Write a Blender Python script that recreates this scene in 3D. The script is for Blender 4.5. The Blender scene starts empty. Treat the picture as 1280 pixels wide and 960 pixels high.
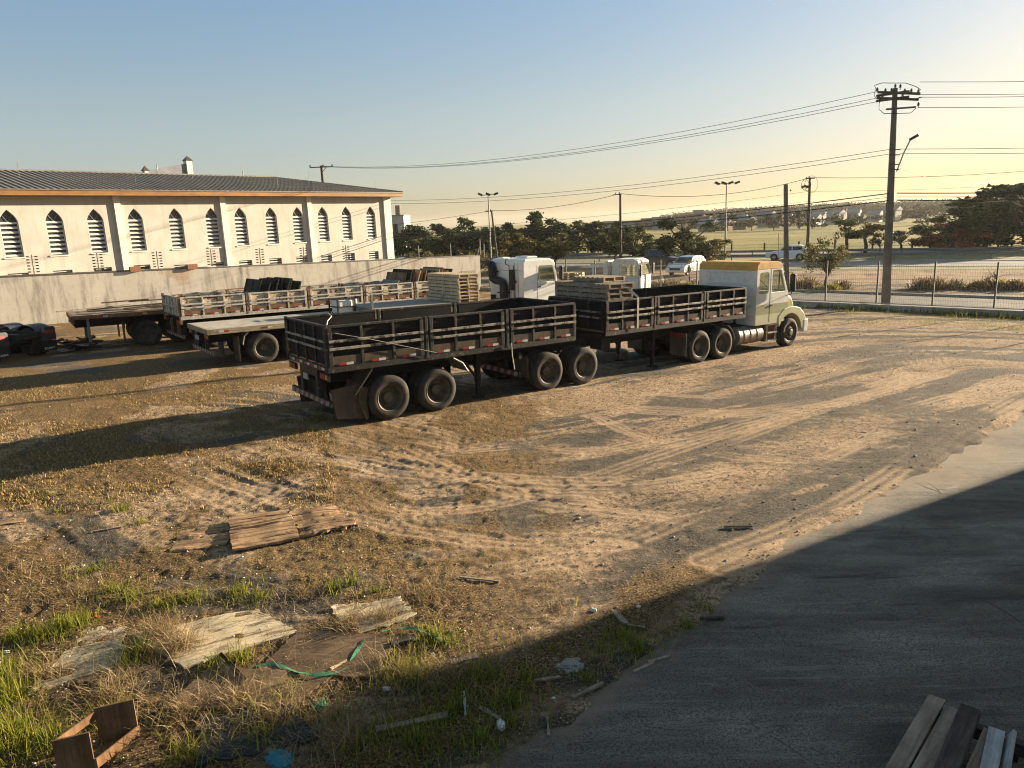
import bpy, bmesh, math, random
import numpy as np
from mathutils import Vector, Matrix
random.seed(7); RNG = np.random.default_rng(11)
SC = bpy.context.scene
COL = SC.collection
PI = math.pi
R = math.radians
# ------------------------------------------------------------------ place: yard slopes gently down towards the road
CAM_H = 4.15; SLOPE = .022; UMAX = 38.; SA = R(51)
HEAD = 54.6                                   # heading (degrees from +Y towards +X) of the parked road train
def uu(x, y): return x*math.sin(SA) + y*math.cos(SA)
def gz(x, y): return -SLOPE*min(uu(x, y), UMAX)
FLAT = -SLOPE*UMAX
# camera model (only used to look up ground positions while laying the place out)
F_PX = 900.; PITCH = math.atan(200/900.); ROLL = R(2.3)
_fw = Vector((0, math.cos(PITCH), -math.sin(PITCH))); _r0 = Vector((1, 0, 0)); _u0 = _r0.cross(_fw)
_r = _r0*math.cos(ROLL) - _u0*math.sin(ROLL); _u = _u0*math.cos(ROLL) + _r0*math.sin(ROLL)
def G(px, py, h=0.):
    d = _fw + _r*((px-640)/F_PX) - _u*((py-480)/F_PX)
    t = 1.
    for i in range(80):
        p = d*t; t = (gz(p.x, p.y)+h-CAM_H)/d.z
    p = d*t
    return Vector((p.x, p.y, CAM_H+p.z))

# ------------------------------------------------------------------ object helpers
def tag(o, label=None, cat=None, group=None, kind=None):
    if label: o['label'] = label
    if cat: o['category'] = cat
    if group: o['group'] = group
    if kind: o['kind'] = kind
    return o
def empty(name, loc=(0, 0, 0), head=None, tilt=True, label=None, cat=None, group=None, rotz=0.):
    o = bpy.data.objects.new(name, None); COL.objects.link(o); o.empty_display_size = .2
    if head is not None:
        o.matrix_world = frame(loc, head, tilt)
    else:
        o.location = loc; o.rotation_euler = (0, 0, rotz)
    return tag(o, label, cat, group)
def frame(loc, head, tilt=True):
    h = R(head); X = Vector((math.sin(h), math.cos(h), 0)); n = Vector((0, 0, 1))
    if tilt:
        n = Vector((SLOPE*math.sin(SA), SLOPE*math.cos(SA), 1)).normalized()
    X = (X - n*X.dot(n)).normalized(); Y = n.cross(X)
    m = Matrix((X, Y, n)).transposed().to_4x4(); m.translation = Vector(loc)
    return m
def copy_tree(o, parent=None):
    c = o.copy(); COL.objects.link(c)
    if parent: c.parent = parent
    for ch in o.children: copy_tree(ch, c)
    return c

class MB:
    """collects simple shapes, builds ONE mesh object"""
    def __init__(s): s.v = []; s.f = []; s.m = []; s.k = 0
    def mat(s, k): s.k = k; return s
    def add(s, vs, fs):
        b = len(s.v); s.v += [tuple(v) for v in vs]
        for f in fs: s.f.append(tuple(b+i for i in f)); s.m.append(s.k)
        return s
    def box(s, c, d, rot=None):
        hx, hy, hz = d[0]/2, d[1]/2, d[2]/2
        vs = [Vector((x, y, z)) for z in (-hz, hz) for y in (-hy, hy) for x in (-hx, hx)]
        if rot is not None: vs = [rot @ v for v in vs]
        c = Vector(c); vs = [v+c for v in vs]
        return s.add(vs, [(0, 2, 3, 1), (4, 5, 7, 6), (0, 1, 5, 4), (2, 6, 7, 3), (0, 4, 6, 2), (1, 3, 7, 5)])
    def bx(s, x0, x1, y0, y1, z0, z1): return s.box(((x0+x1)/2, (y0+y1)/2, (z0+z1)/2), (abs(x1-x0), abs(y1-y0), abs(z1-z0)))
    def beam(s, p, q, w, h, up=(0, 0, 1)):
        p = Vector(p); q = Vector(q); X = (q-p); L = X.length
        if L < 1e-6: return s
        X.normalize(); U = Vector(up)
        if abs(X.dot(U)) > .98: U = Vector((0, 1, 0))
        Y = U.cross(X).normalized(); Z = X.cross(Y)
        return s.box((p+q)/2, (L, w, h), Matrix((X, Y, Z)).transposed())
    def tube(s, pts, r, n=8, cap=True):
        pts = [Vector(p) for p in pts]; N = len(pts)
        rs = r if isinstance(r, (list, tuple)) else [r]*N
        T = (pts[1]-pts[0]).normalized(); U = Vector((0, 0, 1)) if abs(T.z) < .9 else Vector((1, 0, 0))
        A = T.cross(U).normalized(); vs = []; fs = []
        for i, p in enumerate(pts):
            T = (pts[min(i+1, N-1)]-pts[max(i-1, 0)]).normalized()
            A = (A-T*A.dot(T)).normalized(); B = T.cross(A)
            for k in range(n):
                a = 2*PI*k/n; vs.append(p+(A*math.cos(a)+B*math.sin(a))*rs[i])
        for i in range(N-1):
            for k in range(n):
                k2 = (k+1) % n; fs.append((i*n+k, i*n+k2, i*n+n+k2, i*n+n+k))
        if cap: fs.append(tuple(range(n-1, -1, -1))); fs.append(tuple((N-1)*n+k for k in range(n)))
        return s.add(vs, fs)
    def cyl(s, p, q, r, n=16, r2=None): return s.tube([p, q], [r, r if r2 is None else r2], n)
    def lathe(s, prof, c=(0, 0, 0), axis='y', n=40, closed=False):
        vs = []; fs = []; P = len(prof); c = Vector(c)
        for k in range(n):
            a = 2*PI*k/n; ca, sa = math.cos(a), math.sin(a)
            for (r, h) in prof:
                v = {'y': Vector((r*ca, h, r*sa)), 'z': Vector((r*ca, r*sa, h)), 'x': Vector((h, r*ca, r*sa))}[axis]
                vs.append(v+c)
        for k in range(n):
            k2 = (k+1) % n
            for i in range(P if closed else P-1):
                j = (i+1) % P; fs.append((k*P+i, k*P+j, k2*P+j, k2*P+i))
        return s.add(vs, fs)
    def prism(s, poly, f0, f1):
        """poly of 2-D points mapped by f0 (front) and f1 (back) to 3-D"""
        n = len(poly); a = [f0(*p) for p in poly]; b = [f1(*p) for p in poly]
        fs = [tuple(range(n)), tuple(range(2*n-1, n-1, -1))]
        for i in range(n): j = (i+1) % n; fs.append((i, i+n, j+n, j))
        return s.add(a+b, fs)
    def prism_y(s, poly, y0, y1): return s.prism(poly, lambda a, b: (a, y0, b), lambda a, b: (a, y1, b))
    def prism_z(s, poly, z0, z1): return s.prism(poly, lambda a, b: (a, b, z0), lambda a, b: (a, b, z1))
    def prism_x(s, poly, x0, x1): return s.prism(poly, lambda a, b: (x0, a, b), lambda a, b: (x1, a, b))
    def holes(s, outline, holes, fmap, thick):
        """flat plate with openings; fmap(a, b, t) -> 3-D, t in 0..thick"""
        bm = bmesh.new(); es = []
        for loop in [outline]+list(holes):
            vs = [bm.verts.new((p[0], p[1], 0)) for p in loop]
            for i in range(len(vs)): es.append(bm.edges.new((vs[i], vs[(i+1) % len(vs)])))
        bmesh.ops.triangle_fill(bm, use_beauty=True, use_dissolve=False, edges=es)
        bm.verts.ensure_lookup_table(); bm.verts.index_update()
        co = [v.co.copy() for v in bm.verts]; fa = [[v.index for v in f.verts] for f in bm.faces]
        bd = [(e.verts[0].index, e.verts[1].index) for e in bm.edges if len(e.link_faces) == 1]
        bm.free(); n = len(co)
        vs = [fmap(c.x, c.y, 0) for c in co]+[fmap(c.x, c.y, thick) for c in co]
        fs = [tuple(f) for f in fa]+[tuple(i+n for i in reversed(f)) for f in fa]+[(a, b, b+n, a+n) for a, b in bd]
        return s.add(vs, fs)
    def build(s, name, mats, parent=None, smooth=None, bevel=0., label=None, loc=None, seg=2):
        me = bpy.data.meshes.new(name); me.from_pydata(s.v, [], s.f); me.update()
        if not isinstance(mats, (list, tuple)): mats = [mats]
        for m in mats: me.materials.append(m)
        if len(mats) > 1: me.polygons.foreach_set('material_index', s.m)
        bm = bmesh.new(); bm.from_mesh(me); bmesh.ops.recalc_face_normals(bm, faces=bm.faces); bm.to_mesh(me); bm.free()
        if smooth is not None:
            me.shade_smooth(); me.set_sharp_from_angle(angle=R(smooth))
        o = bpy.data.objects.new(name, me); COL.objects.link(o)
        if parent is not None: o.parent = parent
        if loc is not None: o.location = loc
        if bevel > 0:
            b = o.modifiers.new('Bevel', 'BEVEL'); b.width = bevel; b.segments = seg; b.limit_method = 'ANGLE'; b.angle_limit = R(40)
        if label: o['label'] = label
        return o

def raw_mesh(name, V, Fq, mats, attrs=None, smooth=False, parent=None):
    """numpy verts (n,3) and quads/tris (m,k) -> object; attrs: {name: (n,4)}"""
    me = bpy.data.meshes.new(name); n = len(V); m, k = Fq.shape
    me.vertices.add(n); me.vertices.foreach_set('co', np.ascontiguousarray(V, dtype=np.float32).ravel())
    me.loops.add(m*k); me.loops.foreach_set('vertex_index', np.ascontiguousarray(Fq, dtype=np.int32).ravel())
    me.polygons.add(m); me.polygons.foreach_set('loop_start', np.arange(0, m*k, k, dtype=np.int32))
    me.polygons.foreach_set('loop_total', np.full(m, k, dtype=np.int32))
    for a, val in (attrs or {}).items():
        at = me.attributes.new(a, 'FLOAT_COLOR', 'POINT'); at.data.foreach_set('color', np.ascontiguousarray(val, dtype=np.float32).ravel())
    me.update(calc_edges=True); me.validate()
    if smooth: me.polygons.foreach_set('use_smooth', np.ones(m, dtype=bool))
    for x in (mats if isinstance(mats, (list, tuple)) else [mats]): me.materials.append(x)
    o = bpy.data.objects.new(name, me); COL.objects.link(o)
    if parent is not None: o.parent = parent
    return o

# ------------------------------------------------------------------ noise
def _hash(ix, iy, seed):
    h = (ix.astype(np.int64)*374761393 + iy.astype(np.int64)*668265263 + seed*1274126177) & 0xffffffff
    h = ((h ^ (h >> 13))*1274126177) & 0xffffffff
    return ((h ^ (h >> 16)) & 0xffff)/65535.
def vnoise(x, y, seed=0):
    x = np.asarray(x, float); y = np.asarray(y, float)
    ix = np.floor(x); iy = np.floor(y); fx = x-ix; fy = y-iy
    fx = fx*fx*(3-2*fx); fy = fy*fy*(3-2*fy)
    a = _hash(ix, iy, seed); b = _hash(ix+1, iy, seed); c = _hash(ix, iy+1, seed); d = _hash(ix+1, iy+1, seed)
    return (a*(1-fx)+b*fx)*(1-fy)+(c*(1-fx)+d*fx)*fy
def fbm(x, y, seed=0, o=4):
    s = 0; a = .5; t = 0
    for i in range(o):
        s = s+a*vnoise(x, y, seed+i*17); t += a; a *= .5; x = x*2.03+3.1; y = y*2.03+1.7
    return s/t
def sstep(a, b, x):
    t = np.clip((x-a)/(b-a), 0, 1); return t*t*(3-2*t)

# ------------------------------------------------------------------ materials
def new_mat(name):
    m = bpy.data.materials.new(name); m.use_nodes = True
    nt = m.node_tree; b = nt.nodes['Principled BSDF']
    return m, nt, b
def c4(c): return (c[0], c[1], c[2], 1.)
def noise(nt, co, scale, detail=5, rough=.6, dist=0.):
    n = nt.nodes.new('ShaderNodeTexNoise'); n.inputs['Scale'].default_value = scale; n.inputs['Detail'].default_value = detail
    n.inputs['Roughness'].default_value = rough; n.inputs['Distortion'].default_value = dist
    nt.links.new(co, n.inputs['Vector']); return n.outputs['Fac']
def ramp(nt, fac, stops):
    r = nt.nodes.new('ShaderNodeValToRGB'); e = r.color_ramp.elements
    e[0].position = stops[0][0]; e[0].color = c4(stops[0][1]); e[1].position = stops[-1][0]; e[1].color = c4(stops[-1][1])
    for p, c in stops[1:-1]:
        k = e.new(p); k.color = c4(c)
    nt.links.new(fac, r.inputs['Fac']); return r.outputs['Color']
def val(v): return (v, v, v)
def mixc(nt, fac, a, b, mode='MIX'):
    m = nt.nodes.new('ShaderNodeMix'); m.data_type = 'RGBA'; m.blend_type = mode
    for i, x in ((0, fac), (6, a), (7, b)):
        if hasattr(x, 'is_output'): nt.links.new(x, m.inputs[i])
        elif i == 0: m.inputs[0].default_value = x
        else: m.inputs[i].default_value = c4(x)
    return m.outputs[2]
def mth(nt, op, a, b=None):
    m = nt.nodes.new('ShaderNodeMath'); m.operation = op
    for i, x in ((0, a), (1, b)):
        if x is None: continue
        if hasattr(x, 'is_output'): nt.links.new(x, m.inputs[i])
        else: m.inputs[i].default_value = x
    return m.outputs[0]
def coords(nt, which='Object', scale=None, rot=None):
    t = nt.nodes.new('ShaderNodeTexCoord'); o = t.outputs[which]
    if which == 'Object':      # every copy gets its own patch of the texture
        oi = nt.nodes.new('ShaderNodeObjectInfo'); ad = nt.nodes.new('ShaderNodeVectorMath'); ad.operation = 'ADD'
        mu = nt.nodes.new('ShaderNodeMath'); mu.operation = 'MULTIPLY'; mu.inputs[1].default_value = 37.
        nt.links.new(oi.outputs['Random'], mu.inputs[0]); nt.links.new(o, ad.inputs[0]); nt.links.new(mu.outputs[0], ad.inputs[1]); o = ad.outputs[0]
    if scale or rot:
        mp = nt.nodes.new('ShaderNodeMapping')
        if scale: mp.inputs['Scale'].default_value = scale
        if rot: mp.inputs['Rotation'].default_value = rot
        nt.links.new(o, mp.inputs['Vector']); o = mp.outputs['Vector']
    return o
def bump(nt, b, h, strength, dist=.02):
    n = nt.nodes.new('ShaderNodeBump'); n.inputs['Strength'].default_value = strength; n.inputs['Distance'].default_value = dist
    nt.links.new(h, n.inputs['Height']); nt.links.new(n.outputs['Normal'], b.inputs['Normal'])
def M(name, c1, c2=None, scale=6., rough=.8, metal=0., lo=.35, hi=.65, c3=None, p3=(.6, .66), s3=4., bmp=0., bscale=40., stretch=None, detail=5, spec=.35, coat=0.):
    """two-tone surface c1/c2 by noise, with patches of a third colour (rust, dirt, worn paint) where a second noise is high"""
    m, nt, b = new_mat(name); co = coords(nt, 'Object', stretch)
    b.inputs['Roughness'].default_value = rough; b.inputs['Metallic'].default_value = metal; b.inputs['Specular IOR Level'].default_value = spec
    if coat: b.inputs['Coat Weight'].default_value = coat; b.inputs['Coat Roughness'].default_value = .1
    col = ramp(nt, noise(nt, co, scale, detail), [(lo, c1), (hi, c2 or c1)])
    if c3:
        f = ramp(nt, noise(nt, co, s3, 8, .7), [(p3[0], val(0)), (p3[1], val(1))])
        col = mixc(nt, f, col, c3)
    nt.links.new(col, b.inputs['Base Color'])
    if bmp: bump(nt, b, noise(nt, co, bscale, 4), bmp, .01)
    return m
def wood(name, ca, cb, cc, axis='x', scale=5., rough=.85, bmp=.4, crack=None):
    st = {'x': (.12, 1.6, 1.6), 'y': (1.6, .12, 1.6), 'z': (1.6, 1.6, .12)}[axis]
    m, nt, b = new_mat(name); co = coords(nt, 'Object', st); b.inputs['Roughness'].default_value = rough; b.inputs['Specular IOR Level'].default_value = .2
    f = noise(nt, co, scale*3, 9, .75, .25); col = ramp(nt, f, [(.34, ca), (.5, cb), (.64, cc)])
    g = noise(nt, coords(nt), 3., 4); col = mixc(nt, ramp(nt, g, [(.45, val(0)), (.7, val(.7))]), col, tuple(.45*x for x in cb))
    if crack:
        k = noise(nt, co, scale*1.7, 6, .65, .4); kk = ramp(nt, k, [(.56, val(0)), (.60, val(1))]); col = mixc(nt, kk, col, crack); f = mth(nt, 'SUBTRACT', f, mth(nt, 'MULTIPLY', kk, .8))
        q = noise(nt, coords(nt), 5., 7, .7); col = mixc(nt, ramp(nt, q, [(.56, val(0)), (.64, val(.85))]), col, (.17, .085, .04))
    nt.links.new(col, b.inputs['Base Color']); bump(nt, b, f, bmp, .01)
    return m
def glass(name, tint=(.5, .55, .5), refl=.55):
    m, nt, b = new_mat(name); nt.nodes.remove(b); out = nt.nodes['Material Output']
    tr = nt.nodes.new('ShaderNodeBsdfTransparent'); tr.inputs['Color'].default_value = c4(tint)
    gl = nt.nodes.new('ShaderNodeBsdfGlossy'); gl.inputs['Roughness'].default_value = .03; gl.inputs['Color'].default_value = (.9, .9, .9, 1)
    lw0 = nt.nodes.new('ShaderNodeLayerWeight'); lw0.inputs['Blend'].default_value = .5; lw = nt.nodes.new('ShaderNodeMath'); lw.operation = 'POWER'; lw.inputs[1].default_value = 4.; nt.links.new(lw0.outputs['Facing'], lw.inputs[0])
    ad = nt.nodes.new('ShaderNodeMath'); ad.operation = 'MULTIPLY_ADD'; ad.inputs[1].default_value = .9; ad.inputs[2].default_value = .04
    mx = nt.nodes.new('ShaderNodeMixShader'); nt.links.new(lw.outputs[0], ad.inputs[0]); nt.links.new(ad.outputs[0], mx.inputs[0])
    nt.links.new(tr.outputs[0], mx.inputs[1]); nt.links.new(gl.outputs[0], mx.inputs[2]); nt.links.new(mx.outputs[0], out.inputs['Surface'])
    return m
def leaf_mat(name, stops, trans=.3):
    m, nt, b = new_mat(name); out = nt.nodes['Material Output']
    at = nt.nodes.new('ShaderNodeAttribute'); at.attribute_name = 'tone'
    col = ramp(nt, at.outputs['Fac'], stops); nt.links.new(col, b.inputs['Base Color']); b.inputs['Roughness'].default_value = .65; b.inputs['Specular IOR Level'].default_value = .25
    t = nt.nodes.new('ShaderNodeBsdfTranslucent'); nt.links.new(col, t.inputs['Color'])
    mx = nt.nodes.new('ShaderNodeMixShader'); mx.inputs[0].default_value = trans
    nt.links.new(b.outputs[0], mx.inputs[1]); nt.links.new(t.outputs[0], mx.inputs[2]); nt.links.new(mx.outputs[0], out.inputs['Surface'])
    return m
MT = {}
def mats():
    T = MT
    T['rubber'] = M('tyre_rubber', (.014, .013, .012), (.04, .034, .027), 5, .85, bmp=.15, c3=(.12, .095, .065), p3=(.55, .75), s3=3)
    T['rim'] = M('dusty_rim', (.05, .045, .038), (.11, .09, .065), 6, .6, .3, c3=(.16, .12, .08), p3=(.5, .7))
    T['chrome_rim'] = M('bright_rim', (.45, .43, .4), (.3, .28, .25), 6, .35, .8)
    T['chassis'] = M('black_chassis', (.007, .007, .007), (.018, .016, .014), 4, .75, c3=(.07, .05, .035), p3=(.6, .8))
    T['blackwood'] = M('weathered_black_boards', (.008, .008, .009), (.02, .019, .018), 3, .75, c3=(.06, .042, .026), p3=(.6, .75), s3=5, stretch=(.4, 2, 2), bmp=.3, spec=.12)
    T['blackframe'] = M('worn_black_frame', (.010, .010, .010), (.026, .023, .021), 7, .6, .1, c3=(.2, .14, .09), p3=(.57, .66), s3=9)
    T['wornrail'] = M('worn_bright_rail', (.36, .32, .28), (.2, .17, .145), 7, .5, .2, c3=(.03, .026, .022), p3=(.50, .57), s3=5)
    T['sillwood'] = M('brown_sill', (.05, .033, .022), (.10, .068, .045), 6, .85, c3=(.05, .04, .03), p3=(.5, .7))
    T['innerwood'] = wood('grey_side_boards', (.10, .075, .045), (.17, .13, .08), (.23, .185, .12))
    T['deckwood'] = wood('silver_grey_deck', (.28, .26, .225), (.40, .37, .32), (.47, .43, .37), bmp=.2)
    T['deckedge'] = wood('deck_edge', (.20, .165, .11), (.30, .25, .17), (.36, .3, .2))
    T['whitebed'] = M('rusty_white_boards', (.62, .53, .38), (.46, .37, .26), 3, .7, c3=(.13, .06, .028), p3=(.525, .575), s3=2.6, bmp=.2)
    T['whiteframe'] = M('white_frame', (.55, .51, .44), (.38, .35, .30), 7, .6, c3=(.17, .08, .04), p3=(.54, .62), s3=8)
    T['rust'] = M('rust', (.16, .075, .035), (.26, .135, .07), 7, .85, c3=(.07, .04, .025), p3=(.5, .7), bmp=.3)
    T['red'] = M('red_reflector', (.34, .02, .015), (.22, .018, .014), 9, .45)
    T['white'] = M('white_reflector', (.58, .57, .54), (.36, .34, .31), 9, .45)
    T['stripered'] = M('faded_red_stripe', (.26, .05, .035), (.15, .04, .03), 6, .7, c3=(.12, .09, .06), p3=(.5, .65)); T['stripewhite'] = M('dusty_white_stripe', (.36, .32, .27), (.24, .2, .16), 6, .7, c3=(.12, .09, .06), p3=(.5, .65))
    T['amber'] = M('amber_lens', (.6, .2, .02), (.45, .15, .02), 9, .3)
    T['plate'] = M('number_plate', (.45, .42, .38), (.3, .26, .22), 12, .6)
    T['flap'] = M('muddy_flap', (.045, .034, .024), (.11, .08, .05), 2.5, .8, c3=(.16, .115, .07), p3=(.55, .8), s3=3, stretch=(1, 1, .5))
    T['cabwhite'] = M('white_cab_paint', (.74, .74, .72), (.66, .65, .62), 3, .35, coat=.3, c3=(.5, .46, .4), p3=(.66, .8), s3=5)
    T['dirtywhite'] = M('aged_white_paint', (.66, .63, .56), (.5, .47, .42), 4, .55, c3=(.26, .19, .13), p3=(.6, .7), s3=8)
    T['ochre'] = M('ochre_roof_paint', (.62, .34, .06), (.5, .26, .045), 4, .5, c3=(.4, .22, .07), p3=(.6, .75))
    T['plastic'] = M('black_plastic', (.008, .008, .009), (.018, .017, .017), 8, .5)
    T['metal'] = M('dull_steel', (.2, .2, .2), (.32, .31, .3), 6, .45, .7)
    T['tank'] = M('dusty_tank', (.19, .18, .165), (.3, .28, .25), 5, .45, .6, c3=(.2, .16, .11), p3=(.5, .75))
    T['glass'] = glass('clear_cab_glass', (.86, .9, .84))
    T['darkglass'] = glass('dark_window_glass', (.10, .12, .12))
    T['seat'] = M('cab_interior', (.05, .045, .04), (.08, .07, .06), 5, .9)
    T['tan'] = M('tan_curtain', (.5, .33, .15), (.42, .27, .12), 5, .9)
    T['concrete'] = M('pole_concrete', (.11, .098, .082), (.17, .15, .125), 3, .9, bmp=.2, c3=(.1, .09, .08), p3=(.6, .8))
    T['woodpole'] = M('dark_pole', (.06, .05, .04), (.11, .09, .07), 5, .9, stretch=(1, 1, .2))
    T['insul'] = M('insulator', (.05, .04, .035), (.09, .07, .06), 8, .4)
    T['wire'] = M('cable', (.02, .02, .02), None, 4, .6)
    T['galv'] = M('galvanised_steel', (.15, .148, .14), (.25, .24, .225), 6, .6, .4); T['fencepost'] = M('weathered_fence_post', (.09, .085, .075), (.15, .14, .125), 5, .8)
    T['cap'] = M('wall_cap_steel', (.09, .08, .07), (.16, .14, .12), 6, .6, .3)
    T['pallet'] = wood('pallet_pine', (.34, .24, .14), (.48, .36, .22), (.57, .45, .29), 'y', bmp=.2)
    T['palletold'] = wood('grey_pallet_wood', (.16, .13, .10), (.27, .22, .165), (.35, .29, .22), 'y', bmp=.2)
    T['blackpal'] = M('charred_boards', (.012, .011, .01), (.03, .027, .025), 5, .85)
    T['planks'] = wood('foreground_pallet_boards', (.13, .095, .075), (.25, .19, .15), (.33, .27, .22), 'y', 4, bmp=.5)
    T['plankdark'] = wood('dark_wet_board', (.03, .026, .022), (.06, .05, .042), (.1, .085, .07), 'y', 4, bmp=.5)
    T['plankgrey'] = wood('silvered_board', (.22, .22, .22), (.33, .33, .33), (.42, .42, .42), 'y', 4, bmp=.4)
    T['ply'] = wood('rotting_plywood', (.07, .042, .025), (.30, .19, .105), (.46, .32, .19), 'x', 3.2, bmp=1., crack=(.035, .022, .014))
    T['plypale'] = M('bleached_board', (.56, .47, .32), (.40, .32, .2), 9, .9, c3=(.16, .12, .075), p3=(.5, .6), s3=7, bmp=.5, stretch=(.35, 1.5, 1))
    T['plydark'] = wood('brown_ply', (.06, .04, .025), (.14, .095, .058), (.2, .14, .085), 'x', 2.5, bmp=.5)
    T['boxwood'] = wood('brown_box_wood', (.10, .052, .025), (.18, .10, .05), (.24, .14, .075), 'z', 3, bmp=.3)
    T['blackply'] = M('black_film_board', (.015, .017, .02), (.035, .036, .036), 4, .6)
    T['brick'] = M('brick_stub', (.28, .13, .07), (.36, .18, .1), 8, .9, bmp=.4)
mats()
# ------------------------------------------------------------------ ground, driveway, roads, sky, light, camera
def pxline(*pts): return np.array([[G(*p).x, G(*p).y] for p in pts])
def poly_dist(X, Y, line):
    best = np.full(X.shape, 1e9); along = np.zeros(X.shape); acc = 0.
    for i in range(len(line)-1):
        ax, ay = line[i]; bx_, by_ = line[i+1]; dx, dy = bx_-ax, by_-ay; L2 = dx*dx+dy*dy; L = math.sqrt(L2)
        t = np.clip(((X-ax)*dx+(Y-ay)*dy)/L2, 0, 1)
        d = np.hypot(X-ax-t*dx, Y-ay-t*dy); sgn = np.sign((X-ax)*dy-(Y-ay)*dx)
        k = d < np.abs(best); best = np.where(k, d*np.where(sgn == 0, 1, sgn), best); along = np.where(k, acc+t*L, along); acc += L
    return best, along
def smooth_line(line, n=8):
    P = [Vector((a, b)) for a, b in line]; P = [P[0]*2-P[1]]+P+[P[-1]*2-P[-2]]; out = []
    for i in range(1, len(P)-2):
        for k in range(n):
            t = k/n; a, b, c, d = P[i-1], P[i], P[i+1], P[i+2]
            v = .5*((2*b)+(c-a)*t+(2*a-5*b+4*c-d)*t*t+(3*b-a-3*c+d)*t**3); out.append((v.x, v.y))
    out.append((P[-2].x, P[-2].y)); return np.array(out)
ASPH = np.array([[-9., 1.2], [-3., 3.3], [-.6, 4.75], [.75, 6.0], [3.1, 8.55], [6.0, 11.0], [8.8, 13.4], [12.4, 16.4], [18., 20.9], [24.5, 26.2]])
def asph_d(X, Y): return poly_dist(X, Y, ASPH)[0]         # > 0 on the driveway side
TRACKS = [smooth_line(pxline(*t)) for t in (
    [(1279, 492), (1180, 548), (1100, 602), (1000, 655), (880, 700)],
    [(1279, 478), (1130, 522), (950, 582), (760, 612), (560, 602), (420, 577), (320, 560)],
    [(975, 577), (900, 570), (830, 556), (790, 543), (740, 520)],
    [(225, 600), (275, 622), (335, 650)], [(265, 590), (310, 612), (390, 640)],
    [(1000, 522), (800, 592), (640, 640), (500, 650), (420, 622)],
    [(240, 572), (320, 600), (450, 640), (600, 665), (780, 668)],
    [(900, 652), (760, 640), (620, 622), (480, 562), (420, 545)],
    [(1160, 470), (1060, 500), (930, 520), (800, 515)],
    [(700, 560), (560, 575), (400, 600), (330, 640)],
    [(1270, 440), (1130, 455), (1000, 470), (850, 490)])]
def offset_line(L, o):
    t = np.gradient(L, axis=0); t /= np.hypot(t[:, 0], t[:, 1])[:, None]; return L+np.stack([t[:, 1], -t[:, 0]], 1)*o
TRACKS += [offset_line(TRACKS[i], o) for i, oo in ((1, (.34, 1.75, 2.1)), (5, (.35, -1.8)), (6, (.32, -1.6, -1.95)), (7, (.3, 1.5)), (0, (-.36, -1.9, -2.2)), (8, (.4, 1.9)), (9, (.33,))) for o in oo]
def yard_noise(X, Y):
    r = np.hypot(X, Y); near = 1-sstep(14, 30, r)
    z = .10*(fbm(X*.35, Y*.35, 3, 3)-.5)+.045*(fbm(X*1.3, Y*1.3, 5, 4)-.5)
    z = z+near*(.2+.8*sstep(2.5, -1.5, X-.1*(Y-8)))*(.024*(fbm(X*4.4, Y*4.4, 9, 3)-.5)+.022*(fbm(X*9., Y*9., 15, 2)-.5)+.014*(vnoise(X*16, Y*16, 21)-.5))
    return z
def track_field(X, Y):
    dz = np.zeros(X.shape); wt = np.zeros(X.shape)
    for i, L in enumerate(TRACKS):
        lo = L.min(0)-1.2; hi = L.max(0)+1.2
        k = (X > lo[0]) & (X < hi[0]) & (Y > lo[1]) & (Y < hi[1])
        if not k.any(): continue
        d, al = poly_dist(X[k], Y[k], L); d = np.abs(d); fade = .15+.85*sstep(.35, .65, vnoise(al*.55, al*0+i*7., 31))
        w = (np.exp(-(d/.06)**2)+np.exp(-((d-.16)/.05)**2))*fade; ridge = np.exp(-((d-.29)/.08)**2)*fade
        dz[k] += -.0075*w+.0055*ridge+.0012*w*np.sin(al*36+np.where(d < .09, 0, 2))
        wt[k] = np.maximum(wt[k], w)
    return dz, wt
GUIDE = smooth_line(pxline((120, 560), (225, 605), (330, 645), (500, 655), (760, 622), (960, 577), (1130, 522), (1279, 474)))
def flow(X, Y):
    return poly_dist(X, Y, GUIDE)
def near_fade(X, Y):
    return 1-sstep(22, 34, np.hypot(X, Y))
def height(X, Y):
    U = X*math.sin(SA)+Y*math.cos(SA); z = -SLOPE*np.minimum(np.maximum(U, -30), UMAX)
    yard = 1-sstep(UMAX-1.5, UMAX-.3, U)
    da = asph_d(X, Y)+.55*(fbm(X*1.1, Y*1.1, 141, 4)-.5)+.12*(vnoise(X*6, Y*6, 143)-.5)
    z = z+yard*yard_noise(X, Y)*(1-.75*sstep(-.5, .25, da))
    z = z-yard*.11*sstep(.0, .35, da)+yard*.02*(1-sstep(-.3, .15, da))
    fd, fa = flow(X, Y); z = z+yard*near_fade(X, Y)*.030*(fbm(fa*.45, fd*5.5, 131, 4)-.5)
    dt, wt = track_field(X, Y); z = z+yard*dt*(1-sstep(-.4, 0, da))
    # far land: rough strip by the road, then hills
    r = np.hypot(X, Y); az = np.degrees(np.arctan2(X, Y))
    strip = sstep(UMAX+6, UMAX+9, U)*(1-sstep(58, 62, U)); z = z+strip*.14*(fbm(X*.5, Y*.5, 41, 3)-.45)
    k = sstep(8, 17, az)*(1-sstep(75, 95, az))
    z = z+k*9.5*sstep(330, 1000, r)*(.72+.4*fbm(az*.14, r*.001, 51, 3))
    z = z+(1-k)*5*sstep(500, 1500, r)*fbm(az*.1, az*0+3., 55, 3)
    return z, wt, U, da
def blob(X, Y, px, py, rx, ry, ang=None):
    c = G(px, py); a = R(HEAD if ang is None else ang); dx, dy = X-c.x, Y-c.y
    p = dx*math.sin(a)+dy*math.cos(a); q = dx*math.cos(a)-dy*math.sin(a)
    return np.exp(-((p/rx)**2+(q/ry)**2))
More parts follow.
